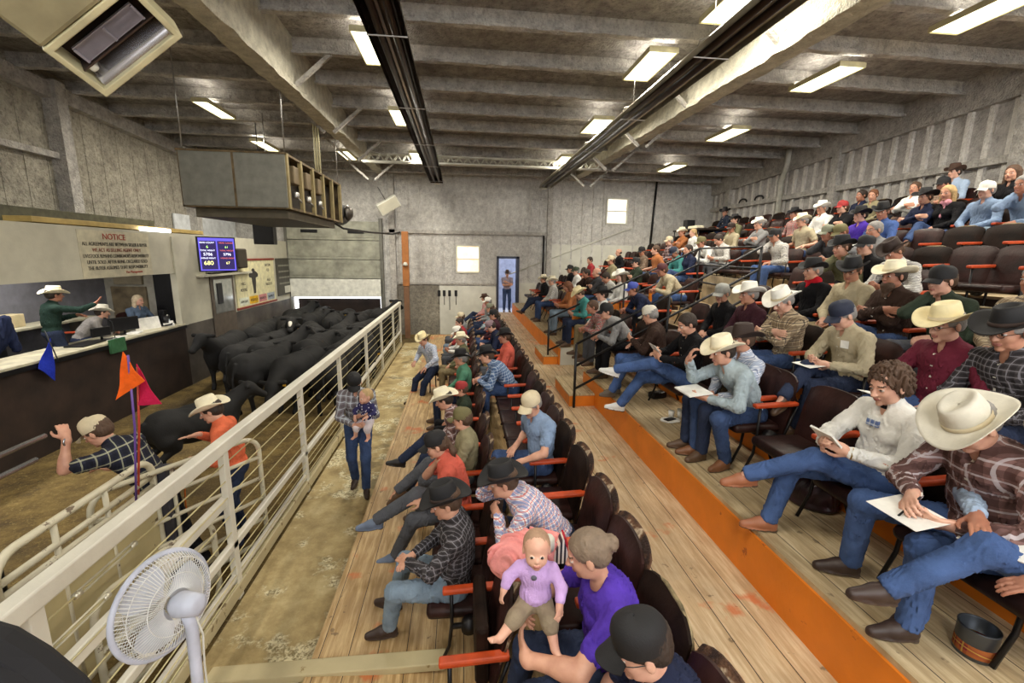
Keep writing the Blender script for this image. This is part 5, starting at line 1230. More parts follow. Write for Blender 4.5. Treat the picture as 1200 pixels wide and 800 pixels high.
# ================================================================== CATTLE
def cow(key, head='up', ny=0.):
    s = Sdf(); wr = .006
    s.ell((0, 0, .86), (.66, .31, .35), None, .1, wr=wr, fr=30); s.ell((.45, 0, .82), (.32, .27, .38), None, .12, wr=wr, fr=30); s.ell((-.5, 0, .93), (.32, .28, .31), None, .12); s.ell((.1, 0, .78), (.5, .33, .27), None, .1)
    for y in (1, -1):
        s.ell((-.52, y*.17, .82), (.22, .11, .30), None, .08); s.cone((.5, y*.17, .78), (.48, y*.16, .44), .13, .065, .06); s.cone((.48, y*.16, .44), (.49, y*.16, .12), .055, .04, .03); s.cone((.49, y*.16, .12), (.53, y*.16, .035), .045, .05, .02)
        s.cone((-.55, y*.18, .72), (-.46, y*.19, .58), .16, .10, .06); s.cone((-.46, y*.19, .58), (-.68, y*.17, .42), .09, .055, .04); s.cone((-.68, y*.17, .42), (-.62, y*.17, .12), .048, .038, .02); s.cone((-.62, y*.17, .12), (-.57, y*.17, .035), .045, .05, .02)
        s.ell((-.62, y*.14, 1.12), (.05, .04, .04), None, .05)
    s.cone((-.80, 0, 1.08), (-.88, .02, .8), .035, .022, .03); s.cone((-.88, .02, .8), (-.86, .03, .42), .02, .035, .03)
    hz, px = {'up': (1.28, .98), 'mid': (1.08, 1.06), 'low': (.72, 1.0)}[head]
    hb = np.array([px, math.sin(ny)*.3, hz]); s.cone((.55, 0, .95), hb, .23, .13, .12); s.ell((.66, 0, .85), (.16, .12, .26), None, .08)
    hd_ = nrm([math.cos(ny)*.8, math.sin(ny)*.8, -.55 if head != 'low' else -.9]); R = frame_xz(hd_, (0, 0, 1))
    s.ell(hb+hd_*.05, (.15, .115, .13), R, .05); s.cone(hb+hd_*.1, hb+hd_*.34, .105, .068, .05); s.ell(hb+hd_*.37, (.05, .07, .06), R, .03)
    for y in (1, -1): e_ = hb+R @ np.array([-.06, y*.17, .04]); s.cone(hb+R @ np.array([-.05, y*.09, .06]), e_+R @ np.array([-.02, y*.06, -.01]), .035, .045, .02); s.sph(hb+R @ np.array([.10, y*.10, .045]), .022, .008)
    return s.mesh('cow_'+key, .017, [mat('cow_hide', (.0035, .0033, .0036), .8, var=.35, scale=3, bmp=.35, bscale=45)]), hb, R
COWS = [cow('a', 'mid', .3), cow('b', 'up', -.3), cow('c', 'low', .2), cow('d', 'mid', -.7)]
def place_cow(x, y, rz, k, sc, label, group='black cattle crowded in the back of the ring', face=None, eartag=None):
    me, hb, R = COWS[k]; o = bpy.data.objects.new('cow', me); link(o); o.location = (x, y, FZ+.005); o.rotation_euler = (0, 0, rz); o.scale = (sc,)*3; tag(o, label, 'cow', group)
    if face:
        q = Sdf(); q.ell(hb+R @ np.array([.14, 0, .09]), (.16, .05, .035), R, .02); f = bpy.data.objects.new('face_blaze', q.mesh('face_blaze', .012, [mat('blaze_'+face, hexc({'white': 'dcd8cc', 'tan': 'a08a60'}[face]), .8)])); link(f, o)
    if eartag:
        p = hb+R @ np.array([-.04, eartag*.22, .02]); MB().box((-.01, -.03, -.04), (.01, .03, .04), R=np.eye(3), c=p, bev=.006).build('ear_tag', mat('yellow_tag', hexc('d8a83a'), .5), o)
    return o
rnd = random.Random(11); ci = 0
cl = {(0, 0): ('nearest', 'against the left ring wall')}
for ry in range(6):
    for rx in range(5):
        x = -5.72+rx*.74+rnd.uniform(-.08, .08)+(.0 if ry % 2 else .12); y = 9.2+ry*1.37+rnd.uniform(-.2, .2)+(4-rx)*.12
        if ry == 0 and rx in (0, 1): continue
        ang = PI/2+rnd.uniform(-.3, .3)+(PI if (rx+ry*3) % 7 == 3 else 0)
        face = 'white' if (ry, rx) == (3, 1) else ('tan' if (ry, rx) == (3, 2) else None)
        if face: ang = -PI/2+.5
        lab = 'black cow, %s rank from the front of the herd, %s file from the left wall' % (('first', 'second', 'third', 'fourth', 'fifth', 'last')[ry], ('first', 'second', 'third', 'fourth', 'fifth')[rx])
        if face == 'white': lab = 'black cow with a white blaze facing the crowd in the herd'
        if face == 'tan': lab = 'black cow with a tan poll in the middle of the herd'
        place_cow(x, y, ang, (rx*2+ry) % 4, rnd.uniform(.93, 1.06), lab, face=face, eartag=(1 if (rx+ry) % 3 == 0 else None))
place_cow(-3.95, 6.75, 1.0, 1, .80, 'lone black steer standing apart near the man in the coral shirt', None)
# ================================================================== THEATRE SEATS
M_leather = mat('worn_brown_leather', hexc('321d1a'), .42, var=.45, scale=4, bmp=.3, bscale=25, spec=.2)
M_leather2 = mat('dusty_brown_leather', hexc('21150f'), .6, var=.35, scale=5, bmp=.3, bscale=25, spec=.12)
def cowhide():
    m, nt, b = newmat('cowhide'); v = objvec(nt); a = noise(nt, 5, 4, v, .6); f = noise(nt, 60, 3, v)
    c = ramp(nt, a, [(.42, hexc('2f1d16')), (.52, hexc('6a4a34')), (.58, hexc('c7b398')), (.7, hexc('3c281e'))]); nt.links.new(c, b.inputs['Base Color']); b.inputs['Roughness'].default_value = .9
    bump(nt, b, f, .8, .02); return m
M_hide = cowhide(); M_armo = mat('armrest_orange_paint', hexc('c4481a'), .5, var=.2); M_iron = mat('cast_iron', (.014, .013, .014), .4, .5)
M_backside = mat('seat_back_pan', hexc('5c3b2c'), .5, .1, var=.3)
def backsheet(x0, th, w_, z0, z1, bulge=.03):
    G, G2 = [], []
    for j in range(9):
        v = j/8; r1, r2 = [], []
        for i in range(11):
            u = (i/10-.5)*2; wv = w_*(1-.07*max(0, (v-.55)/.45)**2.2); zt = z0+(z1-z0)*v-.05*(abs(u)**4)*v
            x = x0-.10*v+.035*u*u
            e = (1-u**6)*(1-(2*v-1)**8); y = u*wv/2
            r1.append((x+th/2*.3+th*.7*e+bulge*e*.3, y, zt)); r2.append((x-th/2*.3-th*.3*e, y, zt))
        G.append(r1); G2.append(r2)
    mb = MB().grid(G).grid(G2)
    mb.grid([G[0], G2[0]]).grid([G[-1], G2[-1]]).grid([[r[0] for r in G], [r[0] for r in G2]]).grid([[r[-1] for r in G], [r[-1] for r in G2]]); return mb
def seatmesh():
    G = []
    mb = MB().box((-.16, -.235, .37), (.28, .235, .455), bev=.035); me = mb.mesh('seat', M_leather); me.polygons.foreach_set('use_smooth', [True]*len(me.polygons)); return me
SEAT = dict(seat=seatmesh(), tip=MB().box((-.13, -.235, .40), (-.045, .235, .80), bev=.03).mesh('seat_tipped', M_leather2),
    back=backsheet(-.175, .055, .54, .36, .90).mesh('backrest', M_leather), hide=backsheet(-.222, .03, .555, .60, .925, .02).mesh('cowhide_cover', M_hide),
    rim=MB().tube([(-.26, -.24, .80), (-.265, -.20, .865), (-.275, -.08, .90), (-.275, .08, .90), (-.265, .20, .865), (-.26, .24, .80)], .012, 6).mesh('worn_piping', mat('worn_piping', hexc('8a7a58'), .7, var=.4, scale=14)),
    pan=backsheet(-.212, .012, .50, .34, .72, 0).mesh('back_pan', M_backside),
    arm=MB().bar((-.24, 0, .66), (.16, 0, .645), .062, .038, bev=.012).mesh('armrest', M_armo),
    leg=MB().tube([(.10, 0, .63), (.10, 0, .38), (.12, 0, .2), (.20, 0, .02)], .013, 6).tube([(-.24, 0, .63), (-.16, 0, .38), (-.14, 0, .2), (-.22, 0, .02)], .013, 6).tube([(-.14, 0, .36), (.1, 0, .36)], .02, 8).lathe([(0, -.035), (.055, -.035), (.06, 0), (.055, .035), (0, .035)], 14, (-.02, 0, .36), Rx(PI/2)).mesh('leg', M_iron))
def chair(x, y, z, rz, label, group, hide=False, tip=False, both=False, dusty=False, arms=True):
    r = empty('theater_seat', (x, y, z), rz); tag(r, label, 'chair', group)
    o = put('seat', SEAT['tip'] if tip else SEAT['seat'], r)
    o = put('backrest', SEAT['back'], r, M_leather2 if dusty else M_leather)
    if hide: put('cowhide_cover', SEAT['hide'], r)
    else: put('back_pan', SEAT['pan'], r)
    if dusty and not hide: put('worn_piping', SEAT['rim'], r)
    for s_ in ((1, -1) if both else (1,)):
        if arms: put('armrest', SEAT['arm'], r, None, Matrix.Translation((0, s_*.275, 0)))
        put('leg', SEAT['leg'], r, None, Matrix.Translation((0, s_*.275, 0)))
    return r
# ================================================================== POSES
PO = {
 'lap': dict(arms='lap', legs='flat', lean=-.12, hp=.05), 'read': dict(arms='read', legs='flat', lean=.02, hp=.55, slump=.35), 'cross': dict(arms='cross', legs='flat', lean=-.12, hp=.05),
 'crossf': dict(arms='cross', legs='four', lean=-.18, hp=.02, hyaw=.3), 'chin': dict(arms='chin', legs='flat', lean=.12, hp=.12, slump=.3), 'elb': dict(arms='elbows', legs='flat', lean=.52, hp=.15, slump=.35),
 'rest': dict(arms='rest', legs='out', lean=-.2, hp=.05), 'over': dict(arms='lap', legs='over', lean=-.15, hp=.1, hyaw=-.25), 'readf': dict(arms='read', legs='four', lean=-.1, hp=.5, slump=.35),
 'lapl': dict(arms='lap', legs='tuck', lean=-.06, hp=.2, hyaw=.45), 'fem': dict(arms='lap', legs='over', lean=-.12, hp=.1, fem=True, hyaw=.2), 'femr': dict(arms='read', legs='flat', lean=-.02, hp=.4, fem=True),
 'short': dict(arms='rest', legs='flat', lean=-.08, hp=.12, sleeve='short', hyaw=-.2), 'fat': dict(arms='lap', legs='flat', lean=-.15, hp=.1, fat=1.2),
}
# appearance shorthands
def SH(c):
    T = {'white': hexc('e2e1dc'), 'ltblue': hexc('9db4d2'), 'blue': hexc('3f5fa0'), 'navy': hexc('1c2440'), 'black': hexc('131216'), 'grey': hexc('8c8c8c'), 'dkgrey': hexc('3a3a3e'), 'tan': hexc('b5a888'), 'khaki': hexc('8f8664'),
         'green': hexc('4f8a6c'), 'teal': hexc('3b8f8c'), 'red': hexc('a3262e'), 'coral': hexc('d5563f'), 'burg': hexc('6a1830'), 'brown': hexc('3c2a22'), 'orange': hexc('b06a34'), 'purple': hexc('4a20b0'), 'dkgreen': hexc('2f3a2c'), 'denim': hexc('7b93b4'), 'plum': hexc('43202c'), 'olive': hexc('6b6a4a'), 'lilac': hexc('c8a4dc'), 'steel': hexc('9fb0b8')}
    if c in T:
        t = T[c]; g_ = sum(t)/3; return cloth(tuple(x*.86+g_*.14 for x in t))
    P = {'p_white': (hexc('dcdad4'), hexc('9a9690'), hexc('5a5a60'), .05), 'p_red': (hexc('b8a8a0'), hexc('a03038'), hexc('30202a'), .05), 'p_blue': (hexc('6d87ab'), hexc('3a5078'), hexc('c8d0d8'), .045), 'p_brown': (hexc('a08c78'), hexc('4a342c'), hexc('241c1c'), .06),
         'p_dark': (hexc('2a2c3c'), hexc('14161f'), hexc('a8a890'), .09), 'p_rwb': (hexc('e8e4e4'), hexc('35509c'), hexc('c8503c'), .042), 'p_ltblue': (hexc('e4e6ec'), hexc('8094b4'), hexc('50628c'), .045), 'p_maroon': (hexc('8c6c68'), hexc('38221f'), hexc('d0c8cc'), .085),
         'p_grey': (hexc('8d8f98'), hexc('4a4c5a'), hexc('c8c8d0'), .05), 'p_black': (hexc('4a4648'), hexc('1c1a1e'), hexc('8a8890'), .04), 'p_pink': (hexc('d8a8a0'), hexc('a86a64'), hexc('6a6a80'), .05), 'p_tan': (hexc('c4b294'), hexc('5a4636'), hexc('2a2230'), .07), 'p_green': (hexc('5a9a78'), hexc('3f7a60'), hexc('c8d0b0'), .06)}
    return plaid(*P[c])
JN = {'jean': denim(hexc('2c3f63')), 'djean': denim(hexc('1a253e')), 'ljean': denim(hexc('6f8090')), 'black': cloth(hexc('17171b')), 'khaki': cloth(hexc('85785a')), 'mid': denim(hexc('3a5280')), 'grey': cloth(hexc('54565c'))}
ROWX = {'L0': (-.62, L1Z), 'L1': (.02, L1Z), 'L2': (.80, L2Z)}
for i in range(1, 10): ROWX['R%d' % i] = (edge(i)+.60, tz(i))
SEATS = []      # (row, y, label of sitter)
def seated(px, row, pose, hat, hair, shirt, pants, label, skin=None, yawd=0, sc=1.0, key=None, chairit=True, **kw):
    """seats a person on a row; the distance along the row follows from the head's column in the photo"""
    V = variant(key or pose, PO[pose] if isinstance(pose, str) else pose, **({'h': kw.pop('h')} if 'h' in kw else {}))
    x, z = ROWX[row]; x += kw.pop('dx', 0); a = PI+math.radians(yawd); hh = Rz(a) @ (V['hc']*sc)
    y = kw.pop('y', None)
    if y is None:
        lo_, hi_ = (.5, 30.)
        for _ in range(50):
            md = (lo_+hi_)/2
            if proj((x+hh[0], md, z+hh[2]))[0] > px: lo_ = md
            else: hi_ = md
        y = lo_-hh[1]
    else: y = y-hh[1]
    g = 'buyers seated in the raised stands' if row[0] == 'R' else 'onlookers seated in the two low rows'
    i = len(SEATS); skin = (i*7) % 4 if skin is None else skin
    if sc == 1.0: sc = .98+.04*((i*37) % 5)/4
    o = person(V, (x, y, z), a, skin, SH(shirt), JN[pants], hat=hat, hair=hair, sc=sc, label=label, group=g, **kw)
    if chairit: SEATS.append((row, y+hh[1]*0, label, o))
    return o, V
C = lambda c: ('cow', c)
K = lambda c: ('cap', c)
sd, sg, sb = ('short', 'dark'), ('short', 'grey'), ('short', 'brown')
TAB = [
 # far block, first raised row (beyond the stairs), far to near
 (637, 'R1', 'rest', C('cream'), sd, 'black', 'djean', 'person in a black jacket and cream hat, farthest front-row seat by the back door'),
 (647, 'R1', 'lap', C('cream'), sg, 'p_white', 'jean', 'person in cream hat and pale plaid shirt, second from the back door, front raised row'),
 (665, 'R1', 'femr', None, ('long', 'red'), 'orange', 'ljean', 'red-haired person in orange-tan top between two cream hats, front raised row'),
 (679, 'R1', 'read', C('straw'), sb, 'teal', 'djean', 'person in wide straw hat and teal shirt, front raised row beyond the stairs'),
 (668, 'R2', 'rest', K('black'), sd, 'black', 'black', 'person in black cap and black jacket, farthest of the second raised row'),
 (675, 'R2', 'lap', K('green'), sg, 'white', 'khaki', 'person in green cap and white shirt, second raised row far end'),
 (687, 'R2', 'chin', None, sd, 'brown', 'djean', 'dark-haired person in brown shirt, second raised row, below the red shirt'),
 (699, 'R2', 'cross', None, ('bald', 'grey'), 'dkgrey', 'jean', 'balding person in slate shirt, second raised row beside the white plaid shirt'),
 (710, 'R2', 'read', None, sd, 'p_white', 'grey', 'dark-haired person in white plaid shirt holding a clipboard, second raised row'),
 (727, 'R2', 'fem', C('white'), ('long', 'brown'), 'white', 'ljean', 'long-haired person in white hat and white top, second raised row'),
 (741, 'R2', 'elb', K('blue'), sb, 'navy', 'black', 'person in blue cap and navy jacket, second raised row just above the orange seat end'),
 (691, 'R3', 'lapl', None, sd, 'red', 'black', 'dark-haired person in bright red shirt against the white back wainscot'),
 (716, 'R3', 'lap', K('tan'), sb, 'khaki', 'djean', 'person in tan cap and khaki shirt, third raised row far block'),
 (745, 'R3', 'cross', K('black'), sd, 'dkgreen', 'jean', 'person in black cap and dark green shirt, third raised row far block'),
 (776, 'R3', 'elb', K('maroon'), sb, 'tan', 'mid', 'person in maroon cap and light tan shirt leaning over his knees by the stairs'),
 (725, 'R4', 'rest', None, ('bald', 'dark'), 'black', 'ljean', 'bald person in black shirt sitting highest against the white back wainscot'),
 (752, 'R4', 'lapl', K('black'), sd, 'p_brown', 'djean', 'person in black cap and brown check shirt, fourth raised row far block'),
 (768, 'R4', 'short', None, sb, 'orange', 'jean', 'brown-haired person in rust shirt, fourth raised row far block'),
 (790, 'R4', 'read', K('navy'), sg, 'teal', 'ljean', 'person in navy cap and deep teal jacket, fourth raised row near the guard rail'),
 (806, 'R4', 'fem', None, sd, 'navy', 'jean', 'dark-haired person in navy fleece beside the guard rail'),
 (760, 'R5', 'chin', K('camo'), sb, 'dkgrey', 'djean', 'person in camouflage cap, top left of the far block near the dark wall pipe'),
 (784, 'R5', 'lap', K('tan'), sg, 'p_maroon', 'jean', 'person in tan cap and maroon check, fifth raised row far block'),
 (822, 'R5', 'elb', K('olive'), sb, 'white', 'grey', 'person in olive cap and white shirt behind the guard rail'),
 (842, 'R5', 'read', None, sd, 'p_white', 'grey', 'person in pale striped shirt reading behind the guard rail'),
 (799, 'R6', 'cross', C('cream'), ('short', 'red'), 'orange', 'khaki', 'person in cream hat and rust jacket below the sound desk'),
 (812, 'R6', 'rest', None, ('tail', 'blond'), 'white', 'jean', 'fair-haired person in puffy white jacket below the sound desk'),
 (857, 'R6', 'lapl', K('dkbrown'), sb, 'tan', 'khaki', 'person in dark cap and light tan shirt, above the guard rail'),
 (889, 'R6', 'cross', C('white'), sg, 'grey', 'djean', 'person in white hat and grey jacket above the handrail head'),
 (908, 'R5', 'chin', K('black'), sd, 'p_white', 'mid', 'person in black cap and white plaid shirt, hand to mouth, beside the orange seat end'),
 (861, 'R7', 'lap', C('black'), sd, 'olive', 'djean', 'person in black hat and cream vest below the sound desk legs'),
 (931, 'R7', 'rest', C('black'), sb, 'p_red', 'djean', 'person in black hat and check shirt next to the drain pipe foot'),
 (940, 'R6', 'short', C('cream'), sg, 'tan', 'mid', 'person in cream hat and short-sleeved tan shirt below the drain pipe'),
 (963, 'R7', 'lap', C('white'), sg, 'white', 'jean', 'person in white hat and white shirt, near the top by the drain pipe'),
 (987, 'R7', 'cross', K('red'), sb, 'black', 'black', 'person in red cap and black shirt, near the top row'),
 (1009, 'R8', 'rest', None, sd, 'navy', 'djean', 'dark-haired person in navy shirt on the top row beside the red cap'),
 (1023, 'R8', 'lapl', None, ('short', 'red'), 'khaki', 'djean', 'red-haired person in dark and khaki top, top row left of the wall brace'),
 (1072, 'R8', 'crossf', None, sb, 'white', 'black', 'brown-haired person in light shirt lounging under the wall brace'),
 (1118, 'R9', 'lap', C('brown'), sd, 'ltblue', 'jean', 'person in dark brown hat and light blue shirt, very top against the right wall'),
 (1105, 'R8', 'cross', K('black'), sd, 'p_brown', 'djean', 'person in black cap with green badge, top rows behind the blonde'),
 (1186, 'R8', 'fem', None, ('long', 'brown'), 'black', 'black', 'person with long brown hair in black top, top row near the right edge'),
 (985, 'R5', 'femr', K('olive'), ('short', 'red'), 'white', 'black', 'person in olive cap and white jacket with glasses, middle rows'),
 (1008, 'R6', 'lap', C('black'), sd, 'purple', 'djean', 'person in black hat with purple shirt under a pale jacket'),
 (1034, 'R6', 'lapl', C('black'), sb, 'blue', 'djean', 'person in black hat and plain blue shirt leaning away'),
 (1084, 'R7', 'cross', C('black'), sb, 'navy', 'black', 'person in wide black hat and navy shirt with arms crossed left of the blonde'),
 (1110, 'R7', 'fem', None, ('long', 'blond'), 'black', 'jean', 'blonde long-haired person in black jacket and pink scarf'),
 (1156, 'R7', 'lap', K('white'), sg, 'denim', 'jean', 'person in white-fronted cap and light denim shirt above the empty seats'),
 (1199, 'R7', 'chin', None, sg, 'denim', 'ljean', 'person in denim jacket cut by the right edge, hand to face'),
 # middle rows
 (986, 'R4', 'chin', C('black'), sb, 'olive', 'khaki', 'person in black hat and olive shirt, hand before the mouth'),
 (1024, 'R5', 'chin', None, ('short', 'grey'), 'grey', 'jean', 'grey-haired person in glasses and grey-blue jacket, middle rows'),
 (1014, 'R4', 'lap', K('black'), sg, 'black', 'djean', 'person in black cap and black jacket with tan collar, middle rows'),
 (1047, 'R4', 'read', C('dkbrown'), sb, 'p_white', 'jean', 'person in dark hat and white plaid shirt left of the empty seats'),
 (952, 'R3', 'lap', C('black'), ('short', 'grey'), 'black', 'djean', 'person in black hat, black coat and red neckerchief'),
 (998, 'R3', 'lapl', C('black'), sb, 'tan', 'khaki', 'person in black hat, glasses and pale tan shirt, third raised row'),
 (1103, 'R3', 'chin', K('black'), sb, 'dkgreen', 'grey', 'person in black cap with yellow badge and green-grey sweater'),
 (1215, 'R3', 'lap', None, sg, 'p_tan', 'grey', 'person in tan striped shirt at the right edge, third raised row'),
 (846, 'R2', 'lapl', K('grey'), sg, 'black', 'djean', 'person in grey cap and denim bib overalls, second raised row by the stairs'),
 (877, 'R2', 'lap', C('white'), sg, 'plum', 'djean', 'person in white hat and dark plum shirt, second raised row'),
 # first raised row, near block and stair corridor
 (717, 'R1', 'lap', C('black'), sd, 'white', 'khaki', 'person in black hat and white open shirt seated by the stair foot'),
 (731, 'R1', 'elb', None, sb, 'p_red', 'grey', 'brown-haired person in red plaid shirt bending forward by the stair foot'),
 (760, 'R1', 'elb', K('black'), sd, 'grey', 'black', 'person in black cap and grey shirt hunched between the handrails'),
 (870, 'R1', 'lap', C('dkbrown'), sb, 'p_ltblue', 'djean', 'person in dark brown hat and pale blue check shirt behind the grey-shirted man'),
 # low rows
 (570, 'L2', 'over', C('brown'), ('long', 'brown'), 'p_pink', 'djean', 'person in brown hat and pink plaid, farthest of the row by the aisle'),
 (581, 'L2', 'rest', K('white'), sg, 'grey', 'djean', 'grey-haired person in white cap, second farthest along the aisle row'),
 (587, 'L2', 'over', K('camo'), sb, 'steel', 'djean', 'person in camouflage cap and grey shirt along the aisle row'),
 (590, 'L2', 'lap', K('black'), sd, 'plum', 'jean', 'person in dark cap and plum check along the aisle row'),
 (592, 'L2', 'read', K('mauve'), sd, 'navy', 'grey', 'person in mauve cap with paper on the knee, aisle row'),
 (600, 'L2', 'lap', C('black'), sb, 'coral', 'grey', 'person in black hat and coral shirt holding a paper, aisle row'),
 (608, 'L2', 'elb', C('black'), sb, 'p_blue', 'jean', 'person in black hat and blue check shirt with hands at the chin, aisle row'),
 (534, 'L1', 'lap', K('tan'), sb, 'grey', 'grey', 'person in tan cap, farthest of the lowest row'),
 (532, 'L1', 'lapl', None, sd, 'red', 'ljean', 'dark-haired person in red top, lowest row far end'),
 (534.5, 'L1', 'femr', K('white'), ('tail', 'brown'), 'white', 'grey', 'person in white cap with tied brown hair, lowest row'),
 (536, 'L1', 'lap', C('cream'), sg, 'olive', 'khaki', 'person in cream hat with olive top, lowest row beside the green shirt'),
 (533, 'L1', 'lap', C('black'), ('short', 'grey'), 'green', 'djean', 'person in black hat and green shirt, lowest row'),
]
for row in TAB:
    px, rw, pose, hat, hair, shirt, pants, lab = row
    kw = {}
    if 'glasses' in lab: kw['glasses'] = True
    if px in (717,): kw['y'] = 8.15
    if px in (731,): kw['y'] = 7.55
    if px in (760,): kw['y'] = 6.75
    if rw == 'L1': kw['y'] = {534: 12.6, 532: 11.4, 534.5: 10.3, 536: 9.1, 533: 7.3}[px]
    if px == 590: kw['y'] = 10.6
    if px == 592: kw['y'] = 9.3
    if px in (600, 608): kw['y'] = {600: 7.75, 608: 6.75}[px]
    if px == 587: kw['y'] = 12.2
    if px == 581: kw['y'] = 13.6
    if px == 570: kw['y'] = 14.9
    if hat and hat[0] == 'cow' and hair and hair[0] == 'short': pass
    o, v = seated(px, rw, pose, hat, hair, shirt, pants, lab, parts=False, hatk='w' if 'wide' in lab or rw in ('R1', 'R2') else 'n', **kw)
    if 'red neckerchief' in lab:
        s = Sdf(); s.cone((0, .05, -.0), (0, -.05, -.0), .062, .062, .04); s.cone((.03, 0, -.01), (.085, 0, -.07), .05, .015, .03)
        put('neckerchief', s.mesh('neckerchief', .009, [cloth(hexc('b81828'))]), o, None, Matrix.Translation(tuple(map(float, v['J']['N']+np.array([.01, 0, .035])))))
    if 'pink scarf' in lab:
        s = Sdf(); s.cone((.06, .05, -.0), (.10, .02, -.2), .03, .025, .04); s.cone((.02, -.05, .02), (.06, .05, .02), .05, .05, .04)
        put('scarf', s.mesh('scarf', .01, [cloth(hexc('c88a96'))]), o, None, Matrix.Translation(tuple(map(float, v['J']['N']))))
# ================================================================== CLOSER FIGURES
M_paper = mat('paper', hexc('f1f0ea'), .6)
def W(o, p): return np.array(o.matrix_basis @ Vector(tuple(map(float, p))))
def paper_at(o, V, i, size=(.15, .21), lab='', name='paper', off=(.05, 0, .0), nrm_=None, th=.003, m=None, tilt=None, swap=False):
    """a sheet held in hand i (0 left, 1 right) of a figure"""
    sh, e, w_, d, n, cu = V['J']['arm%d' % i]
    c = W(o, w_+d*.085+np.array(n)*.02+np.array(off)); a = o.rotation_euler[2]
    q = MB().box((-size[0]/2, -size[1]/2, -th/2), (size[0]/2, size[1]/2, th/2)).build(name, m or M_paper, None, tuple(map(float, c)), (tilt or (0, -.5, 0)))
    q.rotation_euler = Euler(((tilt or (0, -.5, 0))[0], (tilt or (0, -.5, 0))[1], a)); tag(q, lab, 'phone' if 'phone' in name else 'paper'); return q
H8 = 'h'
def hero(px, row, P, hat, hair, shirt, pants, label, key, **kw):
    P.setdefault('wr', .0085); PO[key] = P; return seated(px, row, key, hat, hair, shirt, pants, label, key=key, h=.0068, **kw)
def AR(w_, n, curl, pole, d=None):
    r = dict(w=w_, n=n, curl=curl, pole=pole)
    if d: r['d'] = d
    return r
def LG(a, pole, f): return dict(a=a, pole=pole, f=f)
boot_t = mat('tan_boot', hexc('7d5236'), .5); boot_d = mat('dark_boot', hexc('3a2b26'), .5); boot_g = mat('grey_boot', hexc('6b5f52'), .6); sneaker = mat('white_sneaker', hexc('dcdcd8'), .5); shoe_b = mat('black_shoe', hexc('1c1a1c'), .5)
# grey shirted man with the white hat and a tablet of paper
o, V = hero(846, 'R1', dict(lean=.36, slump=.38, hp=.18, arms=AR(((.47, .08, .66), (.60, -.10, .98)), ((-.2, -.6, .6), (-.7, .4, .1)), (.5, .9), ((-.2, 1, -.7), (-.1, -.5, -1)), ((.8, -.5, .1), (-.1, .2, 1))), legs=LG(((.30, .16, .10), (.42, -.15, .10)), ((1, .2, 1), (1, -.3, 1)), ((1, .3, 0), (1, -.2, 0)))),
            C('cream'), sd, 'steel', 'jean', 'person in cream hat and grey-blue shirt leaning forward with a pad, front raised row', 'hero_grey', skin=1, shoe=boot_t, tilt=.08)
paper_at(o, V, 0, (.22, .29), 'white writing pad held on the knee of the grey-shirted hat wearer', 'writing_pad', (.02, -.07, .02), tilt=(0, .12, 0), th=.012)
# man with crossed legs and white trainers
o, V = hero(829, 'R1', dict(lean=-.28, slump=.4, hx=.10, hp=.42, arms=AR(((.36, .12, .78), (.26, -.14, .80)), ((-.6, -.6, .3), (0, .5, -.8)), (.6, .5), ((-.2, 1, -.7), (-.2, -1, -.7)), ((.3, -.6, .7), (.8, .5, .1))), legs=LG(((.74, -.20, .58), (.62, -.30, .12)), ((.4, 0, 1), (.5, -.1, 1)), ((.85, -.2, .25), (.9, -.2, .1)))),
            None, sd, 'black', 'mid', 'dark-haired person in black shirt, legs crossed in white sneakers, front raised row', 'hero_sneak', skin=1, shoe=sneaker, y=4.75)
paper_at(o, V, 0, (.13, .17), 'small white booklet held up by the person in white sneakers', 'booklet', (.03, 0, .03), tilt=(0, -.9, .3))
# brown jacket, white cap, seen from behind
o, V = hero(787, 'R1', dict(lean=-.18, slump=.45, hx=.06, hp=.35, twist=-.5, hyaw=-.3, arms=AR(((.30, -.05, .80), (.22, -.2, .72)), ((-.6, -.6, .3), (0, .5, -.8)), (.6, .5), ((-.2, 1, -.7), (-.2, -1, -.7))), legs=LG(((.60, .10, .12), (.46, -.10, .10)), ((.4, .1, 1), (.5, -.1, 1)), ((1, .2, .1), (1, -.1, 0)))),
            K('silver'), sg, 'brown', 'mid', 'person in pale cap and dark brown jacket turned towards the stairs, jeans and boots', 'hero_brownj', skin=1, shoe=boot_g, y=5.75)
# woman in white sweater with notepad
o, V = hero(1040, 'R1', dict(fem=True, fat=1.12, lean=-.22, slump=.45, hx=.02, hp=.28, hyaw=.1, arms=AR(((.34, .10, .76), (.37, -.06, .76)), ((-.3, -1, .1), (-.2, 1, .2)), (.8, .8), ((-.2, 1, -.8), (-.2, -1, -.8)), ((.7, -.5, .35), (.6, .5, .45))), legs=LG(((.66, -.32, .42), (.50, -.27, .10)), ((.5, -.1, 1), (.5, -.3, 1)), ((.9, -.25, -.1), (.95, -.3, 0)))),
            None, ('curly', 'brown'), 'white', 'mid', 'person with curly brown hair in white sweatshirt writing in a notebook, legs crossed', 'hero_sweater', skin=3, shoe=mat('tan_loafer', hexc('a3684a'), .5))
paper_at(o, V, 0, (.12, .17), 'spiral notebook held by the person in the white sweatshirt', 'notebook', (.02, -.03, .03), tilt=(0, -.8, .2), th=.012)
s = Sdf(); s.ell((.0, 0, -.005), (.066, .068, .035), None, .02); put('dark_collar', s.mesh('dark_collar', .009, [cloth(hexc('14161f'))]), o, None, Matrix.Translation(tuple(map(float, V['J']['N']+np.array([0, 0, .02])))))
pm = MB().box((-.012, -.04, -.022), (.004, .04, .022), bev=.003).build('chest_print', plaid(hexc('8fa0c0'), hexc('3a5090'), hexc('e0e0d8'), .03), o, tuple(map(float, V['J']['C']+V['J']['Rc'] @ np.array([.150, 0, .06])))); pm.rotation_euler = (0, -.1, 0)
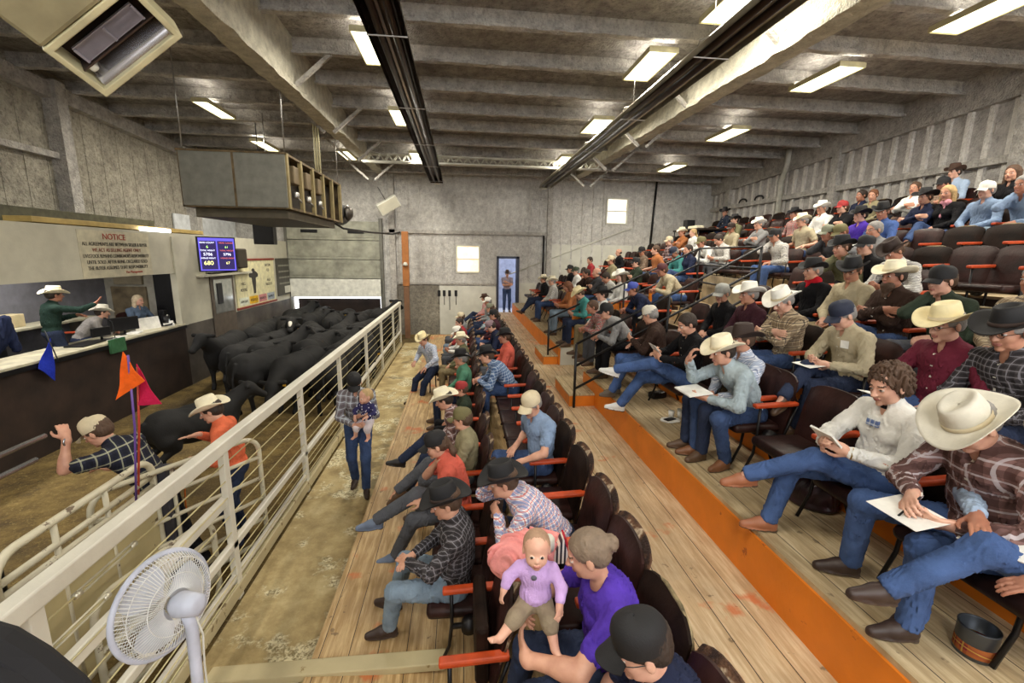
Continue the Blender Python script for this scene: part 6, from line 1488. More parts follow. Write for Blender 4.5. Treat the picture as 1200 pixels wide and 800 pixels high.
w_ = V['J']['arm0'][2]; dd_ = nrm(w_-V['J']['arm0'][1]); p1 = nrm(np.cross(dd_, (0, 0, 1))); p2 = np.cross(p1, dd_)
MB().tube([w_-dd_*.012+.034*(math.cos(a)*p1+math.sin(a)*p2) for a in [2*PI*k_/16 for k_ in range(16)]], .006, 6, closed=True).build('wristwatch', mat('gold_watch', hexc('b89a5a'), .3, .8), o)
# plaid man under the big white hat
o, V = hero(1138, 'R1', dict(fat=1.18, lean=-.02, slump=.55, hx=.0, hp=.72, arms=AR(((.36, .13, .66), (.42, -.03, .74)), ((-.3, -.7, .5), (-.2, .6, -.6)), (.6, .9), ((-.2, 1, -.6), (-.2, -1, -.6)), ((.9, -.4, .1), (.8, .5, -.1))), legs=LG(((.34, .02, .10), (.32, -.38, .10)), ((1, .1, 1), (1, -.5, 1)), ((1, .1, 0), (1, -.4, 0)))),
            C('silver'), sg, 'p_maroon', 'mid', 'heavy person in big white hat, bowed head and brown plaid shirt, writing', 'hero_bighat', skin=3, shoe=boot_d, tilt=.0)
q = paper_at(o, V, 0, (.20, .26), 'white catalogue sheet on the knee of the heavy plaid-shirted hat wearer', 'sale_catalogue', (.05, -.07, -.01), tilt=(0, .15, .5))
sh, e, w_, d, n, cu = V['J']['arm1']; a = W(o, w_+d*.10+n*.03); o2 = MB().tube([a+np.array([.03, 0, .06]), a+np.array([-.05, .02, -.05])], .005, 6).build('pen', M_black); tag(o2, 'black pen in the hand of the heavy plaid-shirted hat wearer', 'pen')
# man at the lower right edge with boot on knee
o, V = hero(1230, 'R1', dict(lean=-.26, slump=.4, hx=.0, hp=.2, arms=AR(((.30, .16, .62), (.30, -.12, .74)), ((0, -.3, -1), (0, .3, -1)), (.3, .3), ((-.2, 1, -.6), (-.2, -1, -.6))), legs=LG(((.66, -.14, .38), (.44, -.20, .10)), ((.3, .1, 1), (.6, -.2, 1)), ((.85, -.1, .1), (.95, -.2, .0)))),
            C('tan'), sg, 'ltblue', 'mid', 'person in light blue shirt at the lower right edge, boot resting on the other knee', 'hero_edge', skin=2, shoe=boot_d, y=1.50)
q = MB().box((-.07, -.12, -.003), (.07, .12, .003)).build('sale_catalogue', M_paper, None, tuple(map(float, W(o, (.30, -.02, .685)))), (.15, .5, PI+.3)); tag(q, 'white catalogue lying on the raised thigh at the lower right edge', 'paper')
# second raised row, near
o, V = hero(917, 'R2', dict(lean=-.10, slump=.35, hp=.45, hyaw=.1, arms='cross', legs='flat'), C('white'), sg, 'p_tan', 'jean', 'person in white hat and brown-cream plaid shirt, arms folded, second raised row', 'hero_r2a', skin=3)
o, V = hero(987, 'R2', dict(lean=-.02, slump=.35, hp=.45, arms='read', legs='over'), K('navy'), sg, 'tan', 'djean', 'person in navy cap and tan sweater with a white badge, writing, second raised row', 'hero_r2b', skin=3)
paper_at(o, V, 0, (.16, .22), 'white sheet on the knee of the navy-capped person in the tan sweater', 'sale_sheet', (.05, -.04, -.03), tilt=(0, .1, .2))
MB().box((-.002, -.035, -.035), (.002, .035, .035)).build('badge', M_paper, o, tuple(map(float, V['J']['C']+V['J']['Rc'] @ np.array([.125, .075, .05]))), (0, .1, .25))
o, V = hero(1108, 'R2', dict(fat=1.15, lean=-.08, slump=.3, hp=.22, arms=AR(((.26, .18, .62), (.34, -.10, .66)), ((0, -.3, -1), (0, .5, -1)), (.4, .4), ((-.2, 1, -.6), (-.2, -1, -.6))), legs='flat'), C('straw'), sg, 'burg', 'mid', 'person in straw hat, glasses and burgundy shirt with papers on the lap', 'hero_burg', skin=3, glasses=True)
paper_at(o, V, 1, (.17, .22), 'white sheet in the hand of the burgundy-shirted person, farther one', 'sale_sheet', (.05, -.02, .0), tilt=(0, -.15, .2))
paper_at(o, V, 0, (.17, .22), 'white sheet on the lap of the burgundy-shirted person, nearer one', 'sale_sheet', (.03, .0, .0), tilt=(.2, -.4, .2))
o, V = hero(1182, 'R2', dict(lean=-.1, slump=.35, hp=.25, arms='lap', legs='flat'), C('black'), sg, 'p_black', 'djean', 'person in studded black hat, glasses and dark check shirt at the right edge', 'hero_blk', skin=0, glasses=True)
# third row bearded man
o, V = hero(1047, 'R3', dict(lean=-.05, slump=.3, hp=.05, arms='cross', legs='four'), C('cream'), sd, 'brown', 'jean', 'person with long brown beard, cream hat and dark brown sweater, arms folded', 'hero_beard', skin=2, beard='brown')
# purple shirt woman
o, V = hero(690, 'L2', dict(fem=True, fat=1.12, lean=.02, slump=.3, hp=.35, hyaw=-.25, sleeve='short', neck=.05, armr=1.25, arms=AR(((.47, .13, .72), (.42, -.17, .74)), ((-.8, -.5, .1), (-.8, .5, .1)), (.5, .5), ((-.3, 1, -.5), (-.2, -1, -.6)), ((.2, -.9, .3), (.2, .9, .2))), legs=LG(((.62, .10, .10), (.50, -.13, .10)), ((.7, .1, 1), (.7, -.1, 1)), ((1, .1, .0), (1, -.1, 0)))),
            None, ('bun', 'ash'), 'purple', 'djean', 'person in purple short-sleeved top with hair in a bun, holding a baby', 'hero_purple', skin=1, shoe=shoe_b, y=1.90, dx=-.03)
PURP, PV = o, V
# plaid shirt black hat, chin on fist
o, V = hero(592, 'L2', dict(lean=.62, slump=.38, hp=.20, arms=AR(((.50, .10, .78), (.50, -.04, .98)), ((-.6, -.5, -.3), (-.8, .3, .3)), (1.0, 1.1), ((.1, 1, -1), (.4, -.8, -1)), ((.3, -.8, .3), (-.2, .2, 1))), legs=LG(((.44, .15, .10), (.38, -.15, .10)), ((1, .2, 1), (1, -.2, 1)), ((1, .2, 0), (1, -.2, 0)))),
            C('black'), sb, 'p_rwb', 'djean', 'person in big black hat and red, white and blue check shirt leaning on his fists', 'hero_check', skin=1, shoe=boot_d, y=2.98, dx=-.06)
# light blue shirt cap
o, V = hero(618, 'L2', dict(fat=1.1, lean=-.05, slump=.35, hp=.35, twist=.5, hyaw=.2, sleeve='short', arms=AR(((.26, .28, .66), (.24, -.14, .64)), ((0, -.2, -1), (0, .3, -1)), (.3, .3), ((-.4, 1, -.5), (-.3, -1, -.6))), legs='flat'),
            K('tan'), sg, 'denim', 'jean', 'person in tan cap and pale blue short-sleeved shirt, aisle row', 'hero_bluecap', skin=1, shoe=boot_d, y=4.15)
# bottom man with phone
o, V = hero(752, 'L2', dict(fat=1.1, lean=.06, slump=.35, hp=.35, hyaw=-.1, sleeve='short', arms=AR(((.34, .10, .60), (.36, -.10, .58)), ((-.5, -.7, .4), (-.5, .4, .7)), (.6, .5), ((-.3, 1, -.7), (-.2, -1, -.7)), ((.7, -.2, .6), (.8, .3, .4))), legs='flat'),
            K('black'), ('short', 'dark'), 'navy', 'djean', 'person in black cap, glasses and navy shirt looking at a phone, bottom edge', 'hero_phone', skin=3, glasses=True, y=1.36, dx=.06)
sh, e, w_, d, n, cu = V['J']['arm0']
r = empty('mobile_phone', tuple(map(float, W(o, w_+d*.11+n*.03))), 0); r.rotation_euler = (0, -.9, o.rotation_euler[2]); tag(r, 'black mobile phone held by the person at the bottom edge', 'phone')
MB().box((-.07, -.036, -.004), (.07, .036, .004), bev=.003).build('phone_case', M_black, r); MB().box((-.06, -.031, .004), (.06, .031, .0048)).build('phone_screen', emis('phone_glow', (.25, .4, .6), .8), r)
# slouching man, black hat, dark shirt (lowest row)
o, V = hero(524, 'L1', dict(lean=-.18, slump=.35, hx=.16, hp=.25, hyaw=.1, arms=AR(((.33, .02, .70), (.30, -.06, .70)), ((-.3, -.4, -.8), (0, .5, -.8)), (.4, .4), ((-.2, 1, -.6), (-.3, -1, -.6))), legs=LG(((.50, -.06, .10), (.50, -.34, .10)), ((1, .2, .8), (1, -.4, 1)), ((1, .1, 0), (1, -.3, 0)))),
            C('black'), sb, 'p_black', 'ljean', 'person slouching in big black hat, charcoal shirt and faded jeans, lowest row', 'hero_slouch', skin=1, shoe=boot_d, y=2.95, dx=.07)
# coral top woman with black cap
o, V = hero(520, 'L1', dict(fem=True, lean=.10, slump=.35, hx=.05, hp=.3, hyaw=.1, sleeve='short', arms=AR(((.34, .10, .62), (.20, -.03, .95)), ((0, -.4, -1), (-.8, .3, .2)), (.4, .9), ((-.3, 1, -.6), (.5, -.7, -1)), ((1, -.3, -.1), (-.2, .2, 1))), legs=LG(((.60, .05, .06), (.76, .06, .44)), ((.6, .2, 1), (.5, .2, 1)), ((1, .1, 0), (.95, .3, .1)))),
            K('black'), ('tail', 'brown'), 'coral', 'grey', 'person in black cap with braid and coral top, sneaker crossed over the knee', 'hero_coral', skin=1, shoe=mat('grey_sneaker', hexc('6a7890'), .6), y=3.95)
# olive capped person between
o, V = hero(523, 'L1', dict(PO['over']), K('olive'), sb, 'khaki', 'grey', 'person in olive cap half hidden behind the coral top, dark trousers, lowest row', 'hero_olive', skin=1, y=4.6)
# white hat plaid
o, V = hero(515, 'L1', dict(lean=.05, slump=.4, hx=.04, hp=.35, hyaw=-.1, arms='lap', legs=LG(((.62, .10, .08), (.74, -.06, .34)), ((.6, .2, 1), (.5, .0, 1)), ((1, .2, 0), (1, .1, .2)))),
            C('cream'), sd, 'p_maroon', 'djean', 'person in cream hat and brown plaid shirt, lowest row, knee crossed', 'hero_l1w', skin=1, shoe=shoe_b, y=5.3)
# red capped child and small people
o, V = seated(524, 'L1', 'lap', K('red'), sb, 'dkgreen', 'black', 'small person in red cap in the lowest row between hats', y=6.15, sc=.86)
o, V = seated(520, 'L1', 'lapl', None, ('short', 'blond'), 'red', 'jean', 'fair-haired child in red beside the green-shirted hat wearer', y=8.0, sc=.78)
# man turned on the front, pale shirt
o, V = hero(498, 'L0', dict(lean=.12, slump=.35, hx=.0, hp=.35, twist=.35, arms=AR(((.30, .30, .60), (.30, -.22, .62)), ((0, -.2, -1), (0, .2, -1)), (.4, .4), ((-.4, 1, -.4), (-.4, -1, -.4))), legs=LG(((.40, .24, -.18), (.42, -.14, -.18)), ((1, .5, 1), (1, -.2, 1)), ((1, .4, 0), (1, -.2, 0)))),
            C('straw'), sb, 'p_ltblue', 'djean', 'person in straw hat and pale striped shirt sitting forward near the fence', 'hero_front', skin=1, y=9.3, hatk='n', yawd=30, chairit=False)
r = empty('folding_stool', (o.location[0], o.location[1], L1Z), o.rotation_euler[2]); tag(r, 'low dark stool under the person in the pale striped shirt', 'stool')
MB().box((-.18, -.2, .36), (.2, .2, .42), bev=.02).build('seat', M_leather2, r)
for a in ((-.15, -.16), (-.15, .16), (.15, -.16), (.15, .16)): MB().tube([(a[0], a[1], 0), (a[0]*.9, a[1]*.9, .37)], .014, 6).build('leg', M_iron, r)

# ---- standing figures ----------------------------------------------
def standing(key, P, loc, rz, **kw):
    P.setdefault('hz', .93); V = variant(key, P, .0068); return person(V, loc, rz, **kw), V
SL = dict(a=((.02, .11, .10), (.02, -.11, .10)), pole=((1, .1, 0), (1, -.1, 0)), f=((1, .15, 0), (1, -.15, 0)))
def stand(a=((.02, .11, .10), (.02, -.11, .10))): return dict(a=a, pole=((1, .1, 0), (1, -.1, 0)), f=((1, .15, 0), (1, -.15, 0)))
# walking woman with a baby in the alley
p = onz(424, 572, FZ+.012)
hd = -PI/2+.1
MOM, MV = standing('mom', dict(fem=True, lean=.03, slump=.2, hp=.55, arms=AR(((.26, .02, .72), (.30, -.02, .62)), ((-.5, -.8, .3), (-.3, .8, .4)), (.5, .5), ((-.3, 1, -.8), (-.3, -1, -.8)), ((.4, .9, .1), (.5, .8, .1))), legs=stand(((.16, .08, .10), (-.10, -.09, .12)))),
   (p[0], p[1], FZ+.012), hd, skin=1, shirt=plaid(hexc('8a8a90'), hexc('5a4a4c'), hexc('c8d0d8'), .08), pants=JN['jean'], shoe=boot_d, hat=K('black'), hair=('tail', 'brown'), sc=.99, label='person in black cap and plaid flannel walking the alley with a baby in arms')
# man in coral shirt
p = onz(268, 452, .9); 
o, V = standing('coralman', dict(lean=.08, slump=.2, hp=.35, arms=AR(((.30, .30, .75), (.34, -.10, .86)), ((0, -.3, -1), (0, .3, -1)), (.8, .15), ((-.6, 1, -.8), (-.5, -1, -.8)), ((.6, .1, -.8), (.9, .2, .0))), legs=SL),
   (-2.42, 4.72, FZ), PI+.2, skin=1, shirt=cloth(hexc('e0704c')), pants=JN['djean'], shoe=boot_d, hat=C('cream'), hair=sd, label='standing person in coral shirt and cream hat with outstretched hand inside the ring', sc=1.0)
c = W(o, V['J']['arm0'][2]+np.array([.05, 0, -.06])); q = MB().tube([c, c+np.array([-.03, 0, -.35]), c+np.array([-.05, .02, -.7])], .008, 6).build('sorting_stick', mat('orange_stick', hexc('c8641c'), .5)); tag(q, 'thin orange sorting stick hanging from the hand of the coral-shirted person', 'stick')
# leaning man in dark plaid with beige cap
o, V = standing('leanman', dict(hz=.93, lean=.42, slump=.35, hp=.5, hyaw=.1, sleeve='short', arms=AR(((.50, .16, 1.06), (.50, -.20, .62)), ((.6, -.6, -.2), (0, .3, -1)), (1.3, .4), ((.2, .3, -1), (0, -1, -.5)), ((.3, -.2, .9), (1, 0, 0))), legs=stand(((.0, .15, .10), (-.25, -.12, .12))), absarms=False),
   (-2.86, 4.18, FZ), PI, skin=1, shirt=SH('p_dark'), pants=JN['black'], shoe=boot_d, hat=K('khaki') if 'khaki' in HC else K('tan'), hair=sb, label='person in beige cap and dark plaid shirt bent over, gripping the steel rail', sc=1.07)
w_ = V['J']['arm0'][2]; MB().tube([w_+np.array([0, .036*math.cos(a), .036*math.sin(a)])-V['J']['arm0'][3]*.03 for a in [2*PI*k/14 for k in range(14)]], .007, 6, closed=True).build('wristwatch', mat('bright_steel', hexc('b9bac4'), .2, .9), o)
# auctioneers
o, V = standing('auctioneer', dict(lean=.02, slump=.2, hp=.05, arms=AR(((.36, .05, .78), (.52, -.22, .98)), ((0, -.6, -.8), (.2, .3, .9)), (.7, .15), ((-.4, 1, -.8), (-.3, -1, -.6)), ((.5, -.8, .1), (.7, .0, .7))), legs=SL),
   (-7.15, float(onx(58, 370, -7.15)[1]), -.1), 1.0, skin=2, shirt=cloth(hexc('22362f')), pants=JN['djean'], hat=C('cream'), hair=sd, label='standing auctioneer person in cream hat and dark green jacket raising one hand', sc=1.0, wide=1.06)
o, V = standing('clerk1', dict(PO['elb'], hz=.50, hyaw=0), (-7.38, float(onx(104, 380, -7.15)[1]), .03), .7, skin=1, shirt=cloth(hexc('8f8a86')), pants=JN['djean'], hat=C('silver'), hair=sd, label='seated person in white hat and grey shirt leaning to the desk beside the auctioneer', sc=1.0)
chair(-7.38, float(o.location[1]), .03, .7, 'dark desk seat under the white-hatted clerk in the booth', None)
o, V = standing('clerk2', dict(PO['femr'], hz=.50, hp=.1), (-7.2, float(onx(166, 370, -7.1)[1]), .03), -.2, skin=3, shirt=cloth(hexc('5a6a80')), pants=JN['djean'], hat=None, hair=('long', 'palebl'), label='seated blonde person in blue-grey cardigan behind the counter', sc=1.0)
chair(-7.2, float(o.location[1]), .03, -.2, 'dark desk seat under the blonde clerk in the booth', None)
# man in the doorway
o, V = standing('doorman', dict(lean=0, slump=.2, hp=.1, sleeve='short', arms=AR(((.30, -.02, 1.25-.43), (.28, .06, 1.15-.43)), ((-.6, -.3, 0), (-.6, .3, 0)), (.7, .7), ((-.2, 1, -.8), (-.2, -1, -.8))), legs=SL),
   ((dr[0]+dr[2])/2, 18.15, 0), -PI/2, skin=1, shirt=cloth(hexc('9a8f9c')), pants=JN['jean'], hat=C('brown'), hair=sd, label='person in brown hat and pale shirt standing in the blue doorway', sc=.98)
# man at the sound desk on the top platform
dk = onx(838, 262, 8.9)
r = empty('sound_desk', (8.55, float(dk[1]), tz(8))); tag(r, 'dark table with equipment at the top back of the stands', 'table')
MB().box((-.75, -.9, .72), (.35, .9, .78), bev=.01).build('table_top', mat('dark_table', hexc('2a2019'), .6), r)
for a in ((-.7, -.85), (-.7, .85), (.3, -.85), (.3, .85)): MB().tube([(a[0], a[1], 0), (a[0], a[1], .73)], .02, 6).build('leg', M_black, r)
o = MB().box((-.2, -.15, 0), (.1, .15, .36), bev=.01).build('equipment_case', M_black, None, (8.3, float(dk[1])+.6, tz(8)+.78)); tag(o, 'black equipment case on the dark table in the top back corner', 'case')
o = MB().box((-.15, -.3, 0), (.15, .3, .12), bev=.03).build('cloth_bundle', cloth(hexc('e4dcc0')), None, (8.2, float(dk[1])-.0, tz(8)+.78)); tag(o, 'cream bundle lying on the dark table in the top back corner', 'bundle')
o, V = standing('deskman', dict(PO['lapl'], hz=.50), (8.95, float(dk[1])-.55, tz(8)+.18), PI, skin=1, shirt=cloth(hexc('1c2230')), pants=JN['djean'], hat=C('black'), hair=sd, label='person in black hat seated at the dark table in the top back corner', sc=1.0)
chair(8.95, float(dk[1])-.55, tz(8)+.18, PI, 'brown seat under the person at the dark back table', None)
# ---- babies ----------------------------------------------------------
def baby(key, P):
    s = Sdf(); J = P; k = .88; R = P['Rh']; hc = np.array(P['hc'], float)
    add_head(s, hc, R, k=k, baby=True); s.cone(hc-R @ np.array([.015, 0, .05]), P['chest']+np.array([0, 0, .05]), .035, .04, .02)
    s.ell(P['chest'], (.055, .075, .08), None, .03); s.ell(P['belly'], (.06, .07, .08), None, .03)
    for i, s_ in enumerate((1, -1)):
        sh, el, wr = [np.array(q, float) for q in P['arm'][i]]; s.cone(sh, el, .026, .023, .015); s.cone(el, wr, .023, .017, .012)
        add_hand(s, wr, nrm(wr-el), np.array((0, -s_*.5, -.8)), s_, .6, .0055, .5)
        hj, kn, an, f = [np.array(q, float) for q in P['leg'][i]]; s.cone(hj, kn, .042, .036, .02); s.cone(kn, an, .035, .022, .015); s.cone(an-nrm(f)*.01, an+nrm(f)*.055, .018, .016, .012)
        for t in range(5): s.sph(an+nrm(f)*.068+np.cross(nrm(f), (0, 0, 1))*(t-2)*.008, .0065, .004)
    b = s.mesh('baby_body', .0048, [skin_mat(3), M_eyew, M_iris, M_lip, mat('brow_fair', (.25, .15, .09), .9)], face_region(hc, R, k, -.002, .0092, False))
    t = Sdf(); t.ell(P['chest'], (.075, .095, .095), None, .03, wr=.003); t.ell(P['belly'], (.078, .09, .085), None, .03, wr=.003)
    for i in (0, 1): sh, el, wr = [np.array(q, float) for q in P['arm'][i]]; t.cone(sh, el, .035, .032, .02); t.cone(el, wr-(wr-el)*P.get('cuff', .35), .031, .028, .015)
    t.cone(P['chest']+np.array([0, 0, .05]), hc-R @ np.array([.015, 0, .085]), .045, .042, .02)
    p = Sdf(); p.ell(P['belly']-np.array([0, 0, .04]), (.072, .085, .06), None, .03)
    for i in (0, 1): hj, kn, an, f = [np.array(q, float) for q in P['leg'][i]]; p.cone(hj, kn, .052, .046, .03); p.cone(kn, kn+(an-kn)*P.get('leg_len', .25), .045, .040, .02)
    return b, t.mesh('baby_shirt', .006, [cloth((.5, .3, .5))]), p.mesh('baby_trousers', .006, [cloth((.3, .3, .3))]), hc, R, k
def build_baby(P, M, shirt, pants, label, hairc='ash'):
    b, t, p, hc, R, k = baby('b', P); o = bpy.data.objects.new('person', b); link(o); o.matrix_world = M; tag(o, label, 'person')
    put('shirt', t, o, shirt); put('trousers', p, o, pants)
    h = Sdf(); h.ell((-.016, 0, .036), (.0985, .0845, .087), None, .02, wr=.0008, fr=400); h.ell((-.05, 0, -.01), (.060, .076, .05), None, .03); h.ell((.088, 0, .0), (.085, .09, .092), None, .01, op='s')
    put('hair', h.mesh('baby_hair', .0055, [mat('hair', (.05, .03, .02), .8)]), o, hair_mat(hairc), Matrix([list(map(float, R[i]*k))+[float(hc[i])] for i in range(3)]+[[0, 0, 0, 1]]))
    return o
# baby faces the camera; local frame: +X faces the viewer
Pb = dict(Rh=Ry(-.12) @ Rz(.05), hc=(.02, 0, .40), chest=np.array([0, 0, .245]), belly=np.array([.01, 0, .13]), cuff=.35,
          arm=[((0, .09, .28), (.05, .14, .20), (.11, .13, .14)), ((0, -.09, .28), (.03, -.15, .23), (.06, -.17, .18))],
          leg=[((.03, .05, .07), (.13, .08, .06), (.20, .11, -.04), (.5, .3, -.1)), ((.03, -.05, .07), (.13, -.10, .07), (.20, -.18, .0), (.6, -.6, .4))])
bc = onx(628, 665, .30); by = 1.95
by = 1.92; B0 = ony(628, 672, by)
vec = CAMPOS-B0; rz = math.atan2(vec[1], vec[0])
Mb = Matrix.Translation((float(B0[0]), float(B0[1]), float(B0[2])-.215)) @ Matrix.Rotation(rz, 4, 'Z') @ Matrix.Scale(.90, 4)
MBY = build_baby(Pb, Mb, cloth(hexc('c3a2d8')), cloth(hexc('8a7c68')), 'baby in lilac top and khaki trousers on the lap of the purple-clad person', 'babyhair')
MB().lathe([(0, 0), (.016, 0), (.016, .002), (0, .002)], 16).build('chest_print', mat('print_grey', hexc('6a6a78'), .8), MBY, (.079, -.01, .275), (0, PI/2, 0))
# alley baby in navy with white dots
m, nt, b = newmat('dotted_navy'); v = objvec(nt); vo = N(nt, 'ShaderNodeTexVoronoi'); vo.inputs['Scale'].default_value = 30; nt.links.new(v, vo.inputs['Vector'])
nt.links.new(mixc(nt, math_(nt, 'LESS_THAN', vo.outputs['Distance'], .28), hexc('232050'), (.7, .7, .75)), b.inputs['Base Color']); b.inputs['Roughness'].default_value = .85
Pm = dict(Pb, Rh=Rz(-.5) @ Ry(.1), arm=[((0, .09, .28), (.06, .14, .21), (.12, .08, .18)), ((0, -.09, .28), (.06, -.14, .21), (.12, -.10, .16))], leg=[((.03, .05, .07), (.13, .08, .02), (.13, .09, -.1), (.7, .1, -.2)), ((.03, -.05, .07), (.13, -.08, .02), (.13, -.1, -.1), (.7, -.1, -.2))])
mw = MOM.matrix_basis; c = mw @ Vector((.23, .15, 1.0))
Mm = Matrix.Translation(c) @ Matrix.Rotation(hd-.5, 4, 'Z')
build_baby(Pm, Mm, m, cloth(hexc('cfc4c8')), 'fair-haired baby in dotted navy top carried through the alley', 'blond')
# ---- baby things on the seat beside ------------------------------------
q = ony(650, 628, 2.38); s = Sdf(); s.ell((0, 0, 0), (.17, .13, .10), None, .03, wr=.02, fr=60); s.ell((-.10, .02, -.06), (.12, .12, .10), None, .05, wr=.02, fr=55); s.cone((.02, .05, .02), (.17, .06, .03), .07, .05, .05, wr=.015, fr=60)
q = ony(607, 640, 2.3); o = bpy.data.objects.new('baby_blanket', s.mesh('baby_blanket', .009, [cloth(hexc('eb9a98'))])); link(o); o.location = tuple(map(float, q+[.05, 0, -.04])); tag(o, 'pink crumpled blanket behind the baby on the seat', 'blanket')
q = ony(655, 640, 2.3); r = empty('striped_bag', tuple(map(float, q-[0, 0, .09]))); tag(r, 'small striped triangular cloth pouch standing on the orange armrest', 'bag')
m, nt, b = newmat('stripes_cloth'); v = objvec(nt); sx = N(nt, 'ShaderNodeSeparateXYZ'); nt.links.new(v, sx.inputs[0]); fr_ = math_(nt, 'FRACT', math_(nt, 'MULTIPLY', sx.outputs[0], 42)); nt.links.new(mixc(nt, math_(nt, 'LESS_THAN', fr_, .5), hexc('e9e6dc'), hexc('2c2c38')), b.inputs['Base Color'])
MB().prism([(-.07, 0), (.07, 0), (.035, .16), (.02, .17)], -.035, .035, 'y').build('pouch', m, r); MB().prism([(.07, 0), (.08, 0), (.03, .175), (.018, .17)], -.037, .037, 'y').build('red_trim', cloth(hexc('b02838')), r)
q = ony(643, 640, 2.25); o = MB().lathe([(0, 0), (.03, .0), (.034, .02), (.034, .07), (.02, .09), (0, .09)], 16).build('feeding_cup', M_white, None, tuple(map(float, q-[0, 0, .02]))); tag(o, 'small white cup between the blanket and the striped pouch', 'cup')
# ---- floor clutter --------------------------------------------------------
q = onz(945, 585, .4)
s = Sdf(); s.ell((0, 0, .12), (.14, .19, .14), None, .03, wr=.006, fr=60); s.ell((0, 0, .03), (.14, .19, .05), None, .03); s.cut((-.4, -.4, -.2), (.4, .4, .3), (0, 0, 0), (0, 0, -1))
r = bpy.data.objects.new('handbag', s.mesh('handbag', .009, [mat('plum_leather', hexc('2e1620'), .35, var=.3)])); link(r); r.location = (float(q[0])-.02, float(q[1])-.06, .4); r.rotation_euler = (0, 0, .5); tag(r, 'dark plum leather handbag on the boards beneath the white-sweatshirt person', 'bag')
for y in (-.06, .06): MB().tube([(y, -.1, .2), (y, -.07, .33), (y, .07, .33), (y, .1, .2)], .009, 6).build('handle', mat('plum_strap', hexc('241018'), .4), r)
s2 = Sdf(); s2.ell((0, 0, 0), (.05, .06, .03), None, .02, wr=.012, fr=120); put('tissue', s2.mesh('tissue', .007, [cloth(hexc('e8e8e4'))]), r, None, Matrix.Translation((.0, -.03, .265)))
q = onz(788, 492, .4); r = empty('coffee_cup', (float(q[0])+.12, float(q[1])+.05, .4)); tag(r, 'white disposable coffee cup on the boards in front of the grey-shirted person', 'cup')
MB().lathe([(0, 0), (.03, 0), (.04, .1), (0, .1)], 18).build('cup_body', M_paper, r); MB().lathe([(0, .1), (.043, .1), (.042, .112), (0, .112)], 18).build('cup_lid', M_white, r)
o = MB().lathe([(0, 0), (.028, 0), (.036, .085), (0, .085)], 18).build('paper_cup', M_paper, None, (float(q[0])+.02, float(q[1])+.08, .4)); tag(o, 'second white cup lying close left of the lidded coffee cup', 'cup')
s = Sdf(); s.ell((0, 0, .012), (.12, .09, .016), None, .01, wr=.006, fr=90); o = bpy.data.objects.new('napkin', s.mesh('napkin', .006, [M_paper])); link(o); o.location = (float(q[0])-.04, float(q[1])-.03, .4); tag(o, 'crumpled white napkin under the black phone on the boards', 'napkin')
o = MB().box((-.07, -.035, 0), (.07, .035, .01), bev=.004).build('mobile_phone', M_black, None, (float(q[0])-.06, float(q[1])-.05, .428), (0, 0, .4)); tag(o, 'black phone lying on a white napkin on the raised boards', 'phone')
q = onz(766, 466, .4); o = MB().box((-.12, -.07, 0), (.12, .07, .09), bev=.03).build('camera_bag', M_black, None, (float(q[0])+.05, float(q[1]), .4), (0, 0, .3)); tag(o, 'small black case on the boards behind the white sneaker', 'case')
q = onz(1134, 765, .4); r = empty('metal_can', (float(q[0])+.03, float(q[1]), .4)); tag(r, 'open empty coffee tin on the boards at the lower right', 'can')
MB().raw([], []).lathe([(.075, 0), (.078, .004), (.078, .15), (.080, .156), (.076, .158), (.073, .152), (.073, .01), (0, .008)], 28).build('tin_body', mat('tin', hexc('5c6066'), .35, .7), r)
MB().lathe([(.0785, .02), (.0790, .022), (.0790, .075), (.0785, .077)], 28).build('label_band', plaid(hexc('7a2430'), hexc('b06a30'), hexc('c8a850'), .05), r)
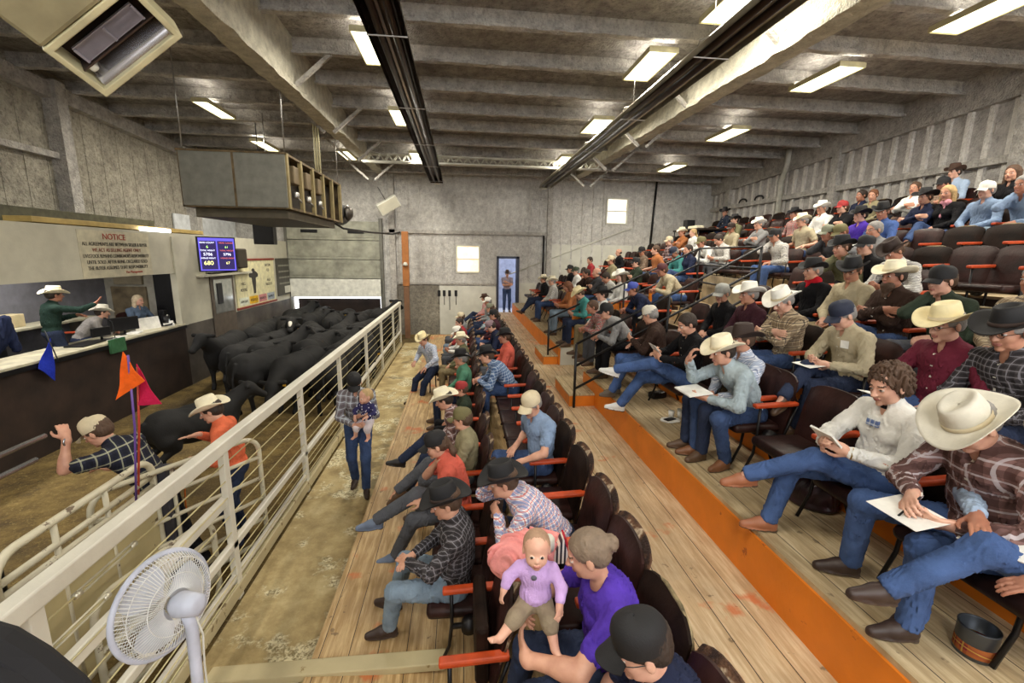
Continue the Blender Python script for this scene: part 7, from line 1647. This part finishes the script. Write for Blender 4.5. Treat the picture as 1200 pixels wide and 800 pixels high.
# ---- the empty front chair on the lowest row near the camera ---------------
# ================================================================== SEATS under and between the sitters
DESC = {}
rowname = {'L1': 'the lowest row', 'L2': 'the aisle row', **{'R%d' % i: '%s raised row' % ('first', 'second', 'third', 'fourth', 'fifth', 'sixth', 'seventh', 'eighth', 'top')[i-1] for i in range(1, 10)}}
ext = {'L1': [(2.15, 14.2)], 'L2': [(.75, 15.6)], 'R1': [(.9, 6.7), (9.5, 16.9)], 'R2': [(1.3, 6.8), (9.5, 16.9)], 'R3': [(1.6, 6.8), (9.5, 16.9)]}
import re
def short(lab):
    return re.sub(r'^(heavy |small |standing |seated )?', '', lab)
used = set()
for row in ROWX:
    if row == 'L0': continue
    x, z = ROWX[row]; occ = sorted([(y, lab) for r_, y, lab, o in SEATS if r_ == row])
    G = 'theatre seats in the low rows' if row[0] == 'L' else 'theatre seats in the raised stands'
    ys = [y for y, _ in occ]
    for y, lab in occ:
        wds = short(lab).replace(',', '').split()[:9]
        while wds[-1] in ('in', 'and', 'with', 'of', 'the', 'by', 'on', 'a', 'left', 'beside', 'his', 'at', 'from', 'against', 'over', 'to', 'two', 'between', 'under', 'near', 'front', 'raised', 'second', 'third', 'fourth', 'fifth', 'lowest', 'below', 'behind', 'farthest', 'very', 'or', 'white,', 'far', 'row'): wds = wds[:-1]
        l = 'brown leather seat under the '+' '.join(wds)
        if l in used: l += ', '+rowname[row]
        used.add(l)
        near = abs(y) < 7
        chair(x, y, z, PI, l[:140], G, hide=(row == 'L2' and (int(y*7) % 3 != 1)) or row == 'L1', dusty=(int(y*13) % 3 == 0), both=False)
    for a, b_ in ext.get(row, [(4.2 if row in ('R4', 'R5') else 5.0, 16.8)]):
        pts = [a-.29]+[y for y in ys if a < y < b_]+[b_+.29]
        for k in range(len(pts)-1):
            gap = pts[k+1]-pts[k]; n = int(round(gap/.56))-1
            if n < 1 or gap < .98: continue
            for j in range(n):
                y = pts[k]+gap*(j+1)/(n+1)
                if row in ('R4', 'R5', 'R6', 'R7', 'R8', 'R9') and 7.0 < y < 9.4 and row in ('R4',): continue
                if row[0] == 'R' and 6.85 < y < 9.4 and row in ('R1', 'R2', 'R3', 'R4'): continue
                q = min(occ, key=lambda t: abs(t[0]-y)) if occ else None
                side = 'nearer' if q and y < q[0] else 'farther'
                nth = int(round(abs(y-q[0])/.56)) if q else j
                num = ('first', 'first', 'second', 'third', 'fourth', 'fifth', 'sixth', 'seventh', 'eighth', 'ninth', 'tenth', 'eleventh', 'twelfth')[min(nth, 12)]
                wd = [t for t in re.split(r'[ ,]+', short(q[1])) if t not in ('person', 'in', 'a', 'with', 'and')][:4] if q else ['wall']
                l = 'empty seat, %s row, %s one %s than the %s' % (rowname[row].replace(' row', '').replace('the ', ''), num, side, ' '.join(wd))
                if l in used: l += ' sitter'
                used.add(l); chair(x, y, z, PI, l, G, hide=row[0] == 'L', tip=(row == 'L1' and y < 2.6), dusty=(int(y*13) % 2 == 0))
print('people', len([o for o in bpy.data.objects if o.name.startswith('person')]), 'objects', len(bpy.data.objects))
